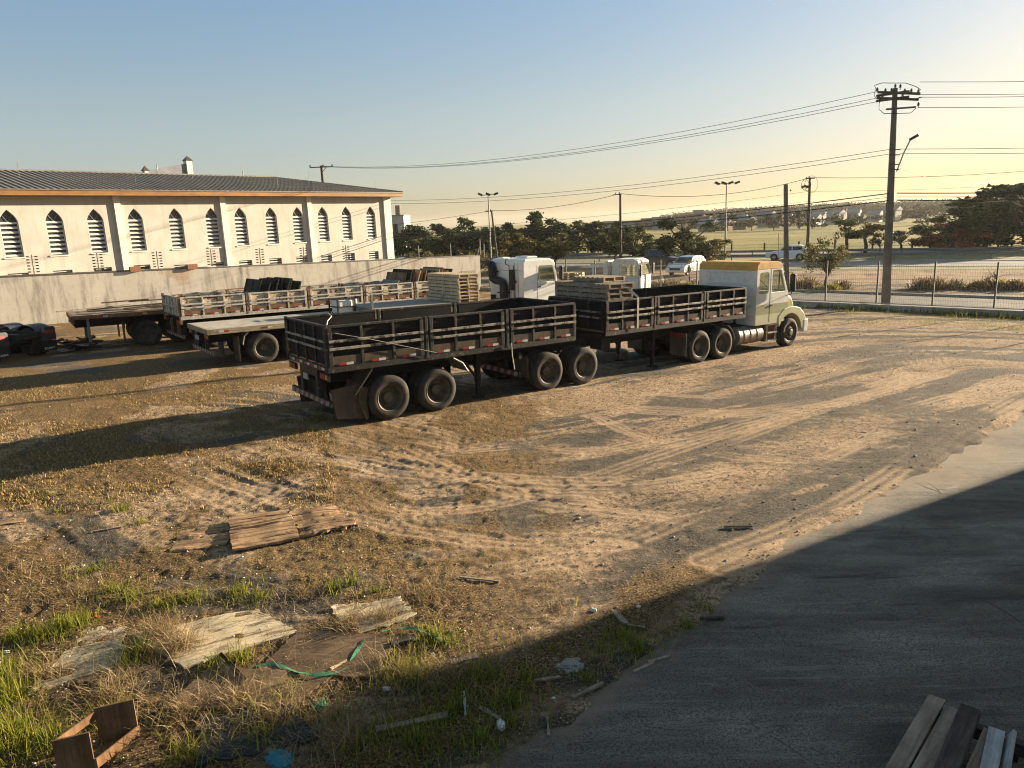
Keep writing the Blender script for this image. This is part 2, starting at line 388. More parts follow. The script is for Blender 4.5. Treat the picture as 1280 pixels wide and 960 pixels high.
def ground():
    th = np.concatenate([np.arange(-180, -52, 4.), np.arange(-52, 52, .17), np.arange(52, 180, 4.)])
    rr = [.4]
    while rr[-1] < 60: rr.append(rr[-1]*(1.0042 if 6 < rr[-1] < 21 else 1.0085)+.001)
    while rr[-1] < 2600: rr.append(rr[-1]*1.05)
    rr = np.array(rr); A, Rr = np.meshgrid(np.radians(th), rr); X = Rr*np.sin(A); Y = Rr*np.cos(A)
    Z, wt, U, da = height(X, Y); n, m = X.shape
    i = np.arange(n-1)[:, None]*m; j = np.arange(m)[None, :]; j2 = (j+1) % m
    Fq = np.stack([i+j, i+j2, i+m+j2, i+m+j], -1).reshape(-1, 4)
    V = np.stack([X, Y, Z], -1).reshape(-1, 3)
    # cover masks: r = dark gravel, g = straw litter, b = field grass, a = tracks of pale sand
    px = fbm(X*.22, Y*.22, 71, 3); ang = R(72)
    P = X*math.sin(ang)+Y*math.cos(ang); Q = X*math.cos(ang)-Y*math.sin(ang)
    fd, fa = flow(X, Y)
    st = .62*fbm(fa*.20, fd*1.15, 77, 4)+.38*fbm(fa*.5, fd*5., 78, 3)
    grav = sstep(.46, .58, st)*.85
    for b in ((590, 575, 2.2, .8), (480, 560, 1.6, .7), (1010, 500, 3.4, .9), (870, 565, 2., .5), (760, 590, 2.4, .6), (1080, 440, 4, 1.), (960, 640, 1.2, .6), (640, 640, 2., .6), (200, 455, 6., 2.2), (60, 468, 5., 1.8), (390, 470, 3.5, 1.), (560, 545, 2., .8), (700, 560, 2.6, .7), (250, 560, 2.5, .6)):
        grav = np.maximum(grav, .95*blob(X, Y, *b))
    for b in ((700, 505, 2.6, .9), (830, 480, 3.2, .8), (1050, 545, 2.2, .8), (620, 710, 1.1, 1.0), (920, 600, 1.8, .6), (560, 520, 1.4, .6), (700, 470, 2, .7), (270, 615, 1.0, .6), (700, 700, 1.2, .6)):
        grav = grav*(1-.85*blob(X, Y, *b))
    straw = sstep(.52, .68, fbm(X*.6, Y*.6, 81, 4))*.10
    L = sstep(2.0, -1.5, X-.10*(Y-8))
    straw = np.maximum(straw, sstep(.34, .58, fbm(X*.8, Y*.8, 83, 4))*L*.95)
    for b in ((170, 502, 5., .9), (60, 520, 3., .7), (330, 515, 2., .5)): straw = np.maximum(straw, .95*blob(X, Y, *b))
    edge = np.exp(-((da+.55)/.45)**2)*sstep(9.6, 7.6, Y); straw = np.maximum(straw, edge*.9)
    sand = wt
    field = sstep(62, 66, U)*sstep(78, 80, U*.35+Y*.75+12) if False else sstep(74, 78, U)
    verge = sstep(UMAX-2.2, UMAX-1., U)*(1-sstep(UMAX+.5, UMAX+1., U)); straw = np.maximum(straw, verge*.9)
    col = np.stack([grav, np.clip(straw, 0, 1), field, sand], -1).reshape(-1, 4)
    o = raw_mesh('ground', V, Fq, ground_mat(), {'cover': col}, smooth=True)
    return tag(o, kind='structure')
def ground_mat():
    m, nt, b = new_mat('yard_earth'); co = coords(nt, 'Generated'); t = nt.nodes.new('ShaderNodeNewGeometry'); co = t.outputs['Position']
    at = nt.nodes.new('ShaderNodeAttribute'); at.attribute_name = 'cover'; sp = nt.nodes.new('ShaderNodeSeparateColor'); nt.links.new(at.outputs['Color'], sp.inputs[0])
    big = noise(nt, co, .9, 6); mid = noise(nt, co, 5, 6, .65); spk = noise(nt, co, 11, 8, .78); fine = noise(nt, co, 38, 5, .7); grain = noise(nt, co, 130, 3, .7)
    sand = ramp(nt, big, [(.3, (.41, .285, .18)), (.55, (.55, .395, .255)), (.75, (.63, .47, .315))])
    sand = mixc(nt, ramp(nt, mid, [(.5, val(0)), (.72, val(.6))]), sand, (.23, .165, .105))
    sand = mixc(nt, ramp(nt, fine, [(.50, val(0)), (.60, val(.85))]), sand, (.09, .07, .05))
    sand = mixc(nt, ramp(nt, spk, [(.50, val(0)), (.58, val(.88))]), sand, (.085, .06, .042))
    grav = ramp(nt, fine, [(.38, (.045, .040, .035)), (.52, (.11, .095, .078)), (.66, (.24, .205, .16))])
    straw = ramp(nt, fine, [(.38, (.03, .02, .012)), (.48, (.12, .076, .038)), (.57, (.28, .185, .088)), (.67, (.48, .345, .18))])
    straw = mixc(nt, ramp(nt, mid, [(.55, val(0)), (.68, val(.5))]), straw, (.20, .145, .045))
    fld = ramp(nt, mid, [(.35, (.17, .15, .05)), (.5, (.28, .235, .09)), (.65, (.35, .28, .115))])
    fld = mixc(nt, ramp(nt, noise(nt, co, .03, 5), [(.45, val(0)), (.6, val(.8))]), fld, (.11, .13, .045))
    def sharp(ch, w=.22):      # patches break up along the grain of the ground
        f = mth(nt, 'ADD', ch, mth(nt, 'MULTIPLY', mth(nt, 'SUBTRACT', mid, .5), .9)); f = mth(nt, 'ADD', f, mth(nt, 'MULTIPLY', mth(nt, 'SUBTRACT', fine, .5), .9))
        return ramp(nt, f, [(.5-w, val(0)), (.5+w, val(1))])
    mp = nt.nodes.new('ShaderNodeMapping'); mp.inputs['Rotation'].default_value = (0, 0, R(-6)); mp.inputs['Scale'].default_value = (.8, 2.2, 1); nt.links.new(co, mp.inputs[0])
    stk = noise(nt, mp.outputs[0], 1.3, 8, .68, .6)
    gm = mth(nt, 'ADD', sp.outputs['Red'], mth(nt, 'MULTIPLY', mth(nt, 'SUBTRACT', stk, .5), 1.5))
    col = mixc(nt, sharp(gm, .20), sand, grav)
    col = mixc(nt, sharp(sp.outputs['Green']), col, straw)
    col = mixc(nt, mth(nt, 'MULTIPLY', at.outputs['Alpha'], .7), col, (.52, .375, .245))
    col = mixc(nt, sp.outputs['Blue'], col, fld)
    nt.links.new(col, b.inputs['Base Color']); b.inputs['Roughness'].default_value = .95; b.inputs['Specular IOR Level'].default_value = .12
    h = mth(nt, 'ADD', mth(nt, 'MULTIPLY', fine, .7), mth(nt, 'MULTIPLY', grain, .35)); h = mth(nt, 'ADD', h, mth(nt, 'MULTIPLY', spk, 1.6)); bump(nt, b, h, 1., .05)
    return m
def driveway():
    # old concrete/asphalt drive along the shed, dusty, with cracked slabs
    n = 150; m = 110; L = smooth_line(ASPH, 20); seg = np.hypot(*np.diff(L, axis=0).T); s = np.concatenate([[0], np.cumsum(seg)])
    S = np.linspace(0, s[-1], 260); lx = np.interp(S, s, L[:, 0]); ly = np.interp(S, s, L[:, 1])
    tx = np.gradient(lx); ty = np.gradient(ly); q = np.hypot(tx, ty); nx, ny = ty/q, -tx/q
    W = np.concatenate([np.linspace(-.5, 4, 60), np.linspace(4.2, 14, 30)])
    X = lx[:, None]+nx[:, None]*W[None]; Y = ly[:, None]+ny[:, None]*W[None]
    # keep the sheet simple: rows straight across
    U = X*math.sin(SA)+Y*math.cos(SA); Z = -SLOPE*np.minimum(U, UMAX)+.05*(fbm(X*.4, Y*.4, 91, 3)-.5)+.012*(fbm(X*4, Y*4, 93, 3)-.5)*1.6-.012-.03*(1-sstep(-.5, .5, W[None]+0*X))
    a, c = X.shape; i = np.arange(a-1)[:, None]*c; j = np.arange(c-1)[None]
    Fq = np.stack([i+j, i+j+1, i+c+j+1, i+c+j], -1).reshape(-1, 4)
    Wf = np.repeat(W[None], a, 0); ed = np.exp(-np.maximum(Wf, 0)/.45)*.9*(.5+fbm(X*1.4, Y*1.4, 96, 3))+.35*sstep(.5, .75, fbm(X*.7, Y*.7, 97, 4))+.5*sstep(.55, .7, fbm(X*.25, Y*.25, 98, 3))*np.exp(-np.maximum(Wf, 0)/3.); ed = np.clip(ed, 0, 1); EC = np.stack([ed]*4, -1).reshape(-1, 4)
    m_, nt, b = new_mat('dusty_drive'); t = nt.nodes.new('ShaderNodeNewGeometry'); co = t.outputs['Position']
    mp = nt.nodes.new('ShaderNodeMapping'); mp.inputs['Rotation'].default_value = (0, 0, R(38)); mp.inputs['Scale'].default_value = (.5, 1.6, 1); nt.links.new(co, mp.inputs[0])
    g1 = noise(nt, mp.outputs[0], .9, 9, .68, .5); fi = noise(nt, co, 60, 4, .8); gr = noise(nt, co, 120, 3, .7)
    col = ramp(nt, g1, [(.34, (.11, .098, .08)), (.5, (.205, .185, .153)), (.64, (.33, .295, .24))])
    col = mixc(nt, ramp(nt, fi, [(.46, val(0)), (.58, val(.8))]), col, (.04, .038, .036))
    mp2 = nt.nodes.new('ShaderNodeMapping'); mp2.inputs['Rotation'].default_value = (0, 0, R(-52)); mp2.inputs['Scale'].default_value = (.22, 5, 1); nt.links.new(co, mp2.inputs[0])
    sc = noise(nt, mp2.outputs[0], 2.2, 8, .7); col = mixc(nt, ramp(nt, sc, [(.57, val(0)), (.68, val(.5))]), col, (.30, .28, .25))
    mp3 = nt.nodes.new('ShaderNodeMapping'); mp3.inputs['Rotation'].default_value = (0, 0, R(40)); mp3.inputs['Scale'].default_value = (.3, 3, 1); nt.links.new(co, mp3.inputs[0])
    sc3 = noise(nt, mp3.outputs[0], 2.0, 8, .7); col = mixc(nt, ramp(nt, sc3, [(.57, val(0)), (.66, val(.6))]), col, (.04, .04, .042))
    v = nt.nodes.new('ShaderNodeTexVoronoi'); v.feature = 'DISTANCE_TO_EDGE'; v.inputs['Scale'].default_value = .30
    wv = nt.nodes.new('ShaderNodeVectorMath'); wv.operation = 'ADD'; nz = nt.nodes.new('ShaderNodeTexNoise'); nz.inputs['Scale'].default_value = .5; nt.links.new(co, nz.inputs['Vector'])
    nt.links.new(co, wv.inputs[0]); nt.links.new(nz.outputs['Color'], wv.inputs[1]); nt.links.new(wv.outputs[0], v.inputs['Vector'])
    cr = ramp(nt, v.outputs['Distance'], [(.001, val(1)), (.0045, val(0))]); brk = ramp(nt, noise(nt, co, .8, 4), [(.52, val(0)), (.6, val(.8))])
    at = nt.nodes.new('ShaderNodeAttribute'); at.attribute_name = 'dust'; dn = mth(nt, 'ADD', mth(nt, 'MULTIPLY', at.outputs['Fac'], 1.15), mth(nt, 'MULTIPLY', mth(nt, 'SUBTRACT', noise(nt, co, 6, 7, .7), .5), 1.6))
    col = mixc(nt, ramp(nt, dn, [(.45, val(0)), (.95, val(.6))]), col, (.27, .21, .15))
    crk = mth(nt, 'MULTIPLY', cr, brk)
    col = mixc(nt, crk, col, (.02, .02, .02))
    nt.links.new(col, b.inputs['Base Color']); b.inputs['Roughness'].default_value = .9; b.inputs['Specular IOR Level'].default_value = .25
    h = mth(nt, 'ADD', mth(nt, 'MULTIPLY', fi, .5), mth(nt, 'MULTIPLY', gr, .5)); h = mth(nt, 'SUBTRACT', h, crk); bump(nt, b, h, 1., .025)
    o = raw_mesh('driveway', np.stack([X, Y, Z], -1).reshape(-1, 3), Fq, m_, {'dust': EC}, smooth=True)
    return tag(o, kind='structure')
# directions along / across the road outside the fence
RD = Vector((math.sin(R(134)), math.cos(R(134)), 0)); RN = Vector((math.sin(R(44)), math.cos(R(44)), 0)); F0 = Vector((16.1, 38.62, 0))
HW = Vector((math.sin(R(122)), math.cos(R(122)), 0)); HN = Vector((math.sin(R(32)), math.cos(R(32)), 0))
def strip(name, o, d, nrm, a0, a1, w0, w1, z, mat):
    m = MB(); k = 24
    vs = []
    for i in range(k+1):
        p = o+d*(a0+(a1-a0)*i/k)
        for w in (w0, w1):
            q = p+nrm*w; vs.append((q.x, q.y, z))
    m.add(vs, [(2*i, 2*i+1, 2*i+3, 2*i+2) for i in range(k)])
    return tag(m.build(name, mat), kind='structure')
def roads():
    asp = M('road_asphalt', (.065, .064, .062), (.11, .105, .098), .8, .9, bmp=.3, bscale=60, c3=(.2, .18, .15), p3=(.55, .75), s3=.5)
    strip('street', F0, RD, RN, -60, 60, 1.0, 7.4, FLAT+.03, asp)
    kerb = M('kerb_concrete', (.25, .24, .22), (.34, .32, .29), 4, .9)
    m = MB(); m.prism([(-60, 7.4), (60, 7.4), (60, 7.55), (-60, 7.55)], lambda a, b: F0+RD*a+RN*b+Vector((0, 0, FLAT-.1)), lambda a, b: F0+RD*a+RN*b+Vector((0, 0, FLAT+.14)))
    tag(m.build('kerb', kerb), kind='structure')
    P0 = Vector((38.4, 72.1, 0))
    hasp = M('highway_asphalt', (.15, .147, .14), (.21, .205, .195), .6, .85)
    strip('highway', P0, HW, HN, -130, 110, -9.5, 0, FLAT+.035, hasp)
    strip('highway_far_lane', P0, HW, HN, -130, 110, 9.5, 18.5, FLAT+.035, hasp)
    ln = M('road_paint', (.6, .6, .56), (.45, .45, .42), 3, .8)
    for i, w in enumerate((-9.2, -.5, 9.9, 18.1)): strip('edge_line', P0, HW, HN, -130, 110, w, w+.15, FLAT+.042, ln)
    vg = M('verge_grass', (.10, .115, .035), (.2, .18, .07), .8, .95, bmp=.5, bscale=10)
    strip('median', P0, HW, HN, -130, 110, .6, 9.0, FLAT+.02, vg)
    strip('verge', P0, HW, HN, -130, 110, -13.2, -9.9, FLAT+.02, vg)
def sky_light():
    w = bpy.data.worlds.new('World'); SC.world = w; w.use_nodes = True; nt = w.node_tree; bg = nt.nodes['Background']
    s = nt.nodes.new('ShaderNodeTexSky'); s.sky_type = 'NISHITA'; s.sun_disc = False; s.sun_elevation = R(SUN_EL); s.sun_rotation = R(SUN_AZ)
    s.altitude = 0; s.air_density = 1.0; s.dust_density = 1.3; s.ozone_density = 1.4
    g = nt.nodes.new('ShaderNodeGamma'); g.inputs['Gamma'].default_value = .50; k = nt.nodes.new('ShaderNodeVectorMath'); k.operation = 'SCALE'; k.inputs['Scale'].default_value = SKY_K
    nt.links.new(s.outputs[0], g.inputs['Color']); hs = nt.nodes.new('ShaderNodeHueSaturation'); hs.inputs['Saturation'].default_value = 1.5; nt.links.new(g.outputs[0], hs.inputs['Color']); tc = nt.nodes.new('ShaderNodeTexCoord'); sx = nt.nodes.new('ShaderNodeSeparateXYZ'); nt.links.new(tc.outputs['Generated'], sx.inputs[0])
    tint = ramp(nt, sx.outputs['Z'], [(.0, (1.0, .98, 1.10)), (.15, (1., 1., 1.02)), (.30, (.84, .97, 1.14)), (.42, (.98, 1., 1.0)), (1., (1.2, 1.02, .80))])
    nt.links.new(mixc(nt, 1., hs.outputs[0], tint, 'MULTIPLY'), k.inputs[0]); nt.links.new(k.outputs[0], bg.inputs['Color']); bg.inputs['Strength'].default_value = SKY_STR
    l = bpy.data.lights.new('Sun', 'SUN'); l.energy = SUN_STR; l.angle = R(.5); l.color = (1., .81, .56)
    o = bpy.data.objects.new('Sun', l); COL.objects.link(o)
    d = Vector((math.sin(R(SUN_AZ))*math.cos(R(SUN_EL)), math.cos(R(SUN_AZ))*math.cos(R(SUN_EL)), math.sin(R(SUN_EL))))
    o.rotation_euler = d.to_track_quat('Z', 'Y').to_euler(); o.location = (60, 40, 30)
def camera():
    c = bpy.data.cameras.new('Camera'); c.sensor_width = 36; c.lens = F_PX/1280*36; c.clip_start = .1; c.clip_end = 12000
    o = bpy.data.objects.new('Camera', c); COL.objects.link(o)
    m = Matrix((_r, _u, -_fw)).transposed().to_4x4(); m.translation = (0, 0, CAM_H); o.matrix_world = m; SC.camera = o
SUN_AZ = 60.; SUN_EL = 11.; SUN_STR = 5.0; SKY_STR = .055; EXPO = 2.0; SKY_K = 1.38
MT['palletpale'] = wood('pale_pallet', (.40, .31, .20), (.55, .44, .29), (.62, .5, .35), 'y', bmp=.2)
MT['strap'] = M('pale_webbing', (.55, .5, .42), (.42, .38, .3), 9, .8)
MT['rustwood'] = M('brown_boards', (.16, .09, .04), (.26, .155, .075), 5, .85, c3=(.05, .035, .025), p3=(.52, .66))
MT['dusttyre'] = M('dusty_old_tyre', (.10, .085, .065), (.16, .135, .10), 5, .9)
# ------------------------------------------------------------------ wheels
_wheel = {}
def wheel_meshes(kind):
    """axle along y, outer face at y = -.14; built once per kind, later wheels share the mesh"""
    if kind in _wheel: return _wheel[kind]
    r = .525; w = .14; t = MB()
    prof = [(.30, -w+.005), (.325, -w-.012), (.40, -w-.02), (.47, -w-.008), (.505, -w+.025), (.522, -w+.04),
            (.522, -.072), (.508, -.068), (.508, -.054), (.525, -.05), (.525, -.012), (.51, -.008), (.51, .008), (.525, .012), (.525, .05), (.508, .054), (.508, .068), (.522, .072),
            (.522, w-.04), (.505, w-.025), (.47, w+.008), (.40, w+.02), (.325, w+.012), (.30, w-.005)]
    t.lathe(prof, axis='y', n=48, closed=True)
    k = MB()
    if kind == 'deep':        # outer wheel of a dual pair: deep dish with the hub standing in it
        k.lathe([(.302, -w-.002), (.318, -w-.016), (.318, -w+.004)], axis='y', n=40)
        k.lathe([(.302, -w-.002), (.285, -w+.03), (.27, -.02), (.235, .03), (.17, .045), (.13, .045), (.13, -.03), (.115, -.055), (.0, -.06)], axis='y', n=40)
        for i in range(10):
            a = 2*PI*i/10; k.cyl((.185*math.cos(a), .05, .185*math.sin(a)), (.185*math.cos(a), .005, .185*math.sin(a)), .016, 6)
    else:                     # front wheel: bulged disc with hand holes
        k.lathe([(.302, -w-.002), (.318, -w-.014), (.318, -w+.004)], axis='y', n=40)
        k.lathe([(.302, -w-.002), (.28, -w+.05), (.25, -w+.055), (.19, -w-.005), (.12, -w-.01), (.11, -w-.05), (.09, -w-.065), (0, -w-.068)], axis='y', n=40)
        for i in range(10):
            a = 2*PI*i/10; k.cyl((.16*math.cos(a), -w, .16*math.sin(a)), (.16*math.cos(a), -w-.03, .16*math.sin(a)), .016, 6)
    _wheel[kind] = (t, k); return _wheel[kind]
_wproto = {}
def wheel(parent, x, y, z=.525, kind='deep', side=-1, scale=1., mat='rim'):
    key = (kind, mat)
    if key not in _wproto:
        t, k = wheel_meshes(kind)
        a = t.build('wheel', MT['rubber'], parent, smooth=35); b = k.build('rim', MT[mat], a, smooth=35); _wproto[key] = a; o = a
    else:
        o = _wproto[key].copy(); COL.objects.link(o); b = _wproto[key].children[0].copy(); COL.objects.link(b); b.parent = o
    o.parent = parent; o.location = (x, y, z*scale if z == .525 else z); o.scale = (scale, scale*(.8 if scale < .8 else 1), scale)
    o.rotation_euler = (0, random.uniform(0, 6), 0) if side < 0 else (0, random.uniform(0, 6), PI)
    return o
def dual(parent, x, hw):
    """four wheels of one dual axle, outer faces at y = -hw and +hw, plus the axle"""
    wheel(parent, x, -hw+.16); wheel(parent, x, -hw+.50); wheel(parent, x, hw-.16, side=1); wheel(parent, x, hw-.50, side=1)
    MB().cyl((x, -hw+.3, .525), (x, hw-.3, .525), .07, 12).build('axle', MT['chassis'], parent, smooth=40)

# ------------------------------------------------------------------ trailers
def striped(parent, x, y0, y1, z0, z1, t=.07):
    """red and white rear bumper bar, slanted stripes"""
    m = MB(); m.bx(x-t/2, x+t/2, y0, y1, z0, z1); m.mat(1)
    n = int((y1-y0)/.16); h = (z1-z0)
    for i in range(n):
        a = y0+.03+i*(y1-y0-.06)/n
        for k in (0,):
            m.mat(1 if i % 2 else 2); ww = (y1-y0-.06)/n
            m.prism_x([(a+h*.5, z0+.012), (a+ww+h*.5-.002, z0+.012), (a+ww-.002, z1-.012), (a, z1-.012)] if i < n-1 else [(a, z0+.012), (a+ww, z0+.012), (a+ww, z1-.012), (a, z1-.012)], x-t/2-.006, x-t/2-.001)
    return m.build('bumper', [MT['chassis'], MT['stripered'], MT['stripewhite']], parent)
def reflector(parent, x, y, z, face, order=1):
    m = MB(); l = .17
    for i, k in enumerate((0, 1)):
        m.mat(k if order > 0 else 1-k)
        if face == 'side': m.bx(x+i*l, x+i*l+l-.006, y-.006, y, z-.028, z+.028)
        else: m.bx(x-.006, x, y-i*l, y-i*l-l+.006, z-.028, z+.028)
    return m.build('reflector', [MT['red'], MT['white']], parent)
def side_panel(parent, x0, x1, yo, z0, z1, cells, ms, inward, refl=True, name='side_panel', thin=False):
    """drop side: planks, ribs, top rail, two bright rails, sill. yo outer face; inward +1/-1 towards the middle"""
    board, frame, rail, sill = ms; s = inward
    def B(m, a, b, d0, d1, c, d): m.bx(a, b, yo+s*d0, yo+s*d1, c, d)
    m = MB(); B(m, x0+.02, x1-.02, .055, .085, z0+.02, z1-.01); p = m.build(name, MT[board], parent)
    f = MB(); B(f, x0, x1, .02, .095, z1-.045, z1+.008)
    for i in range(cells+1):
        x = x0+(x1-x0)*i/cells; w = .03 if 0 < i < cells else .045
        x = min(max(x, x0+w), x1-w); B(f, x-w, x+w, -.005, .055, z0, z1-.045)
    f.build('side_frame', MT[frame], p, bevel=.006)
    r = MB(); h = z1-z0
    for zz in (.43, .62): B(r, x0+.01, x1-.01, -.03, -.008, z0+h*zz-.03, z0+h*zz+.03)
    r.build('rail', MT[rail], p, bevel=.006)
    q = MB()
    for i in range(cells):
        a = x0+(x1-x0)*i/cells+.045; b = x0+(x1-x0)*(i+1)/cells-.045; B(q, a, b, .008, .05, z0+.015, z0+h*.235)
    q.build('sill_board', MT[sill], p)
    if refl and s > 0:
        for i in range(cells):
            xa = x0+(x1-x0)*(i+.5)/cells-.17
            rr = reflector(p, xa, yo-.002, z0+.035, 'side')
    return p
def chassis(parent, x0, x1, zt, name='chassis'):
    m = MB()
    for y in (-.45, .45):
        m.bx(x0, x1, y-.07, y+.07, zt-.03, zt); m.bx(x0, x1, y-.015, y+.015, zt-.33, zt-.03); m.bx(x0, x1, y-.07, y+.07, zt-.36, zt-.33)
    n = int((x1-x0)/.9)
    for i in range(n+1):
        x = x0+.1+(x1-x0-.2)*i/n; m.bx(x-.03, x+.03, -1.22, 1.22, zt+.005, zt+.09)
    return m.build(name, MT['chassis'], parent)
def suspension(parent, xs, zt):
    m = MB()
    for y in (-.5, .5):
        for x in xs:
            m.beam((x-.55, y, .62), (x, y, .70), .07, .06); m.beam((x, y, .70), (x+.55, y, .62), .07, .06)
            m.beam((x-.55, y, .62), (x-.5, y, zt-.3), .1, .08)
        m.beam((xs[-1]+.55, y, .62), (xs[-1]+.5, y, zt-.3), .1, .08)
    return m.build('leaf_spring', MT['chassis'], parent)
def mudguard(parent, x, yc, w, a0, a1, r=.62, z=.525, mat='metal', name='mudguard'):
    m = MB(); n = 12; vs = []; fs = []
    for i in range(n+1):
        a = R(a0+(a1-a0)*i/n)
        for (rr, y) in ((r, yc-w/2), (r, yc+w/2), (r+.012, yc+w/2), (r+.012, yc-w/2)): vs.append((x+rr*math.cos(a), y, z+rr*math.sin(a)))
    for i in range(n):
        for k in range(4): fs.append((4*i+k, 4*i+(k+1) % 4, 4*i+4+(k+1) % 4, 4*i+4+k))
    fs += [(0, 1, 2, 3), (4*n+3, 4*n+2, 4*n+1, 4*n)]
    m.add(vs, fs); return m.build(name, MT[mat], parent, smooth=40)
def tail_lights(parent, x, z, ys, n=3):
    for y in ys:
        m = MB(); m.bx(x, x+.05, y-.24, y+.24, z-.075, z+.075); b = m.build('tail_light', MT['chassis'], parent)
        for i in range(n):
            q = MB(); q.box((x-.008, y-.15+.15*i, z), (.014, .12, .11)); q.build('lens', MT['amber' if (i == 0 and y < 0) or (i == n-1 and y > 0) else 'red'], b, bevel=.01)
def landing_gear(parent, x, zt, name='landing_leg'):
    for y in (-.75, .75):
        m = MB(); m.bx(x-.06, x+.06, y-.06, y+.06, .45, zt-.1); m.bx(x-.045, x+.045, y-.045, y+.045, .08, .45); m.bx(x-.13, x+.13, y-.11, y+.11, .03, .075)
        m.beam((x, y, .5), (x-.45, y, zt-.15), .05, .05); m.build(name, MT['chassis'], parent)
def bodywork(parent, x0, x1, hw, zd, zs, panels, ms, tail=True, head=True, refl=True, deck='innerwood'):
    MB().bx(x0+.02, x1-.02, -hw+.10, hw-.10, zd-.05, zd).build('deck', MT[deck], parent)
    m = MB(); m.bx(x0, x1, -hw+.002, -hw+.09, zd-.14, zd-.003); m.bx(x0, x1, hw-.09, hw-.002, zd-.14, zd-.003); m.build('deck_edge', MT[ms[1]], parent)
    for (a, b, c) in panels:
        side_panel(parent, a, b, -hw, zd, zs, c, ms, 1, refl); side_panel(parent, a, b, hw, zd, zs, c, ms, -1, False)
    for (a, b, c), nx in zip(panels, panels[1:]+[None]):
        if nx:
            mid = (b+nx[0])/2
            for s in (-1, 1): MB().box((mid, s*(hw-.045), (zd+zs)/2-.04), (.07, .10, zs-zd+.10)).build('stanchion', MT['blackframe' if ms[0] == 'blackwood' else 'rust'], parent, bevel=.008)
def end_gate(parent, x, hw, z0, z1, ms, cells=4, name='tailgate', out=-1, rails=(.43, .62)):
    m = MB(); m.bx(x-.015, x+.015, -hw+.1, hw-.1, z0+.01, z1-.01); p = m.build(name, MT[ms[0]], parent)
    f = MB(); f.bx(x-.04, x+.04, -hw+.09, hw-.09, z1-.035, z1+.012)
    for i in range(cells+1):
        y = -hw+.13+(2*hw-.26)*i/cells; f.bx(x+out*.055, x+out*.016, y-.03, y+.03, z0, z1-.036)
    f.build('gate_frame', MT[ms[1]], p, bevel=.006)
    r = MB(); h = z1-z0
    for k in rails: r.bx(x+out*.085, x+out*.057, -hw+.1, hw-.1, z0+h*k-.026, z0+h*k+.026)
    r.build('rail', MT[ms[2]], p, bevel=.006)
    return p
BLK = ('blackwood', 'blackframe', 'wornrail', 'sillwood'); WHT = ('whitebed', 'whiteframe', 'whiteframe', 'rust')
O_RIG = G(490, 525); HD = Vector((math.sin(R(HEAD)), math.cos(R(HEAD)), 0)); HN_ = Vector((HD.y, -HD.x, 0))
def rig_point(s, off=0., z=0.):
    p = O_RIG+HD*s-HN_*(1.3+off); p.z = gz(p.x, p.y)+z; return p
def big_flaps(parent, x, hw):
    for s in (-1, 1):
        y0 = s*(hw-.75); y1 = s*(hw-.05); m = MB()
        # battered sheet, kinked out at its lower corner
        pts = [(x, y0, .98), (x-.02, y1, .95), (x-.10, y0, .55), (x-.02, y1-s*.02, .56), (x-.05, y0, .20), (x+.10, y1+s*.06, .12)]
        m.add(pts+[(a+.012, b, c) for a, b, c in pts], [(0, 1, 3, 2), (2, 3, 5, 4), (6, 8, 9, 7), (8, 10, 11, 9), (0, 2, 8, 6), (2, 4, 10, 8), (1, 7, 9, 3), (3, 9, 11, 5), (0, 6, 7, 1), (4, 5, 11, 10)])
        m.build('mud_flap', MT['flap'], parent)
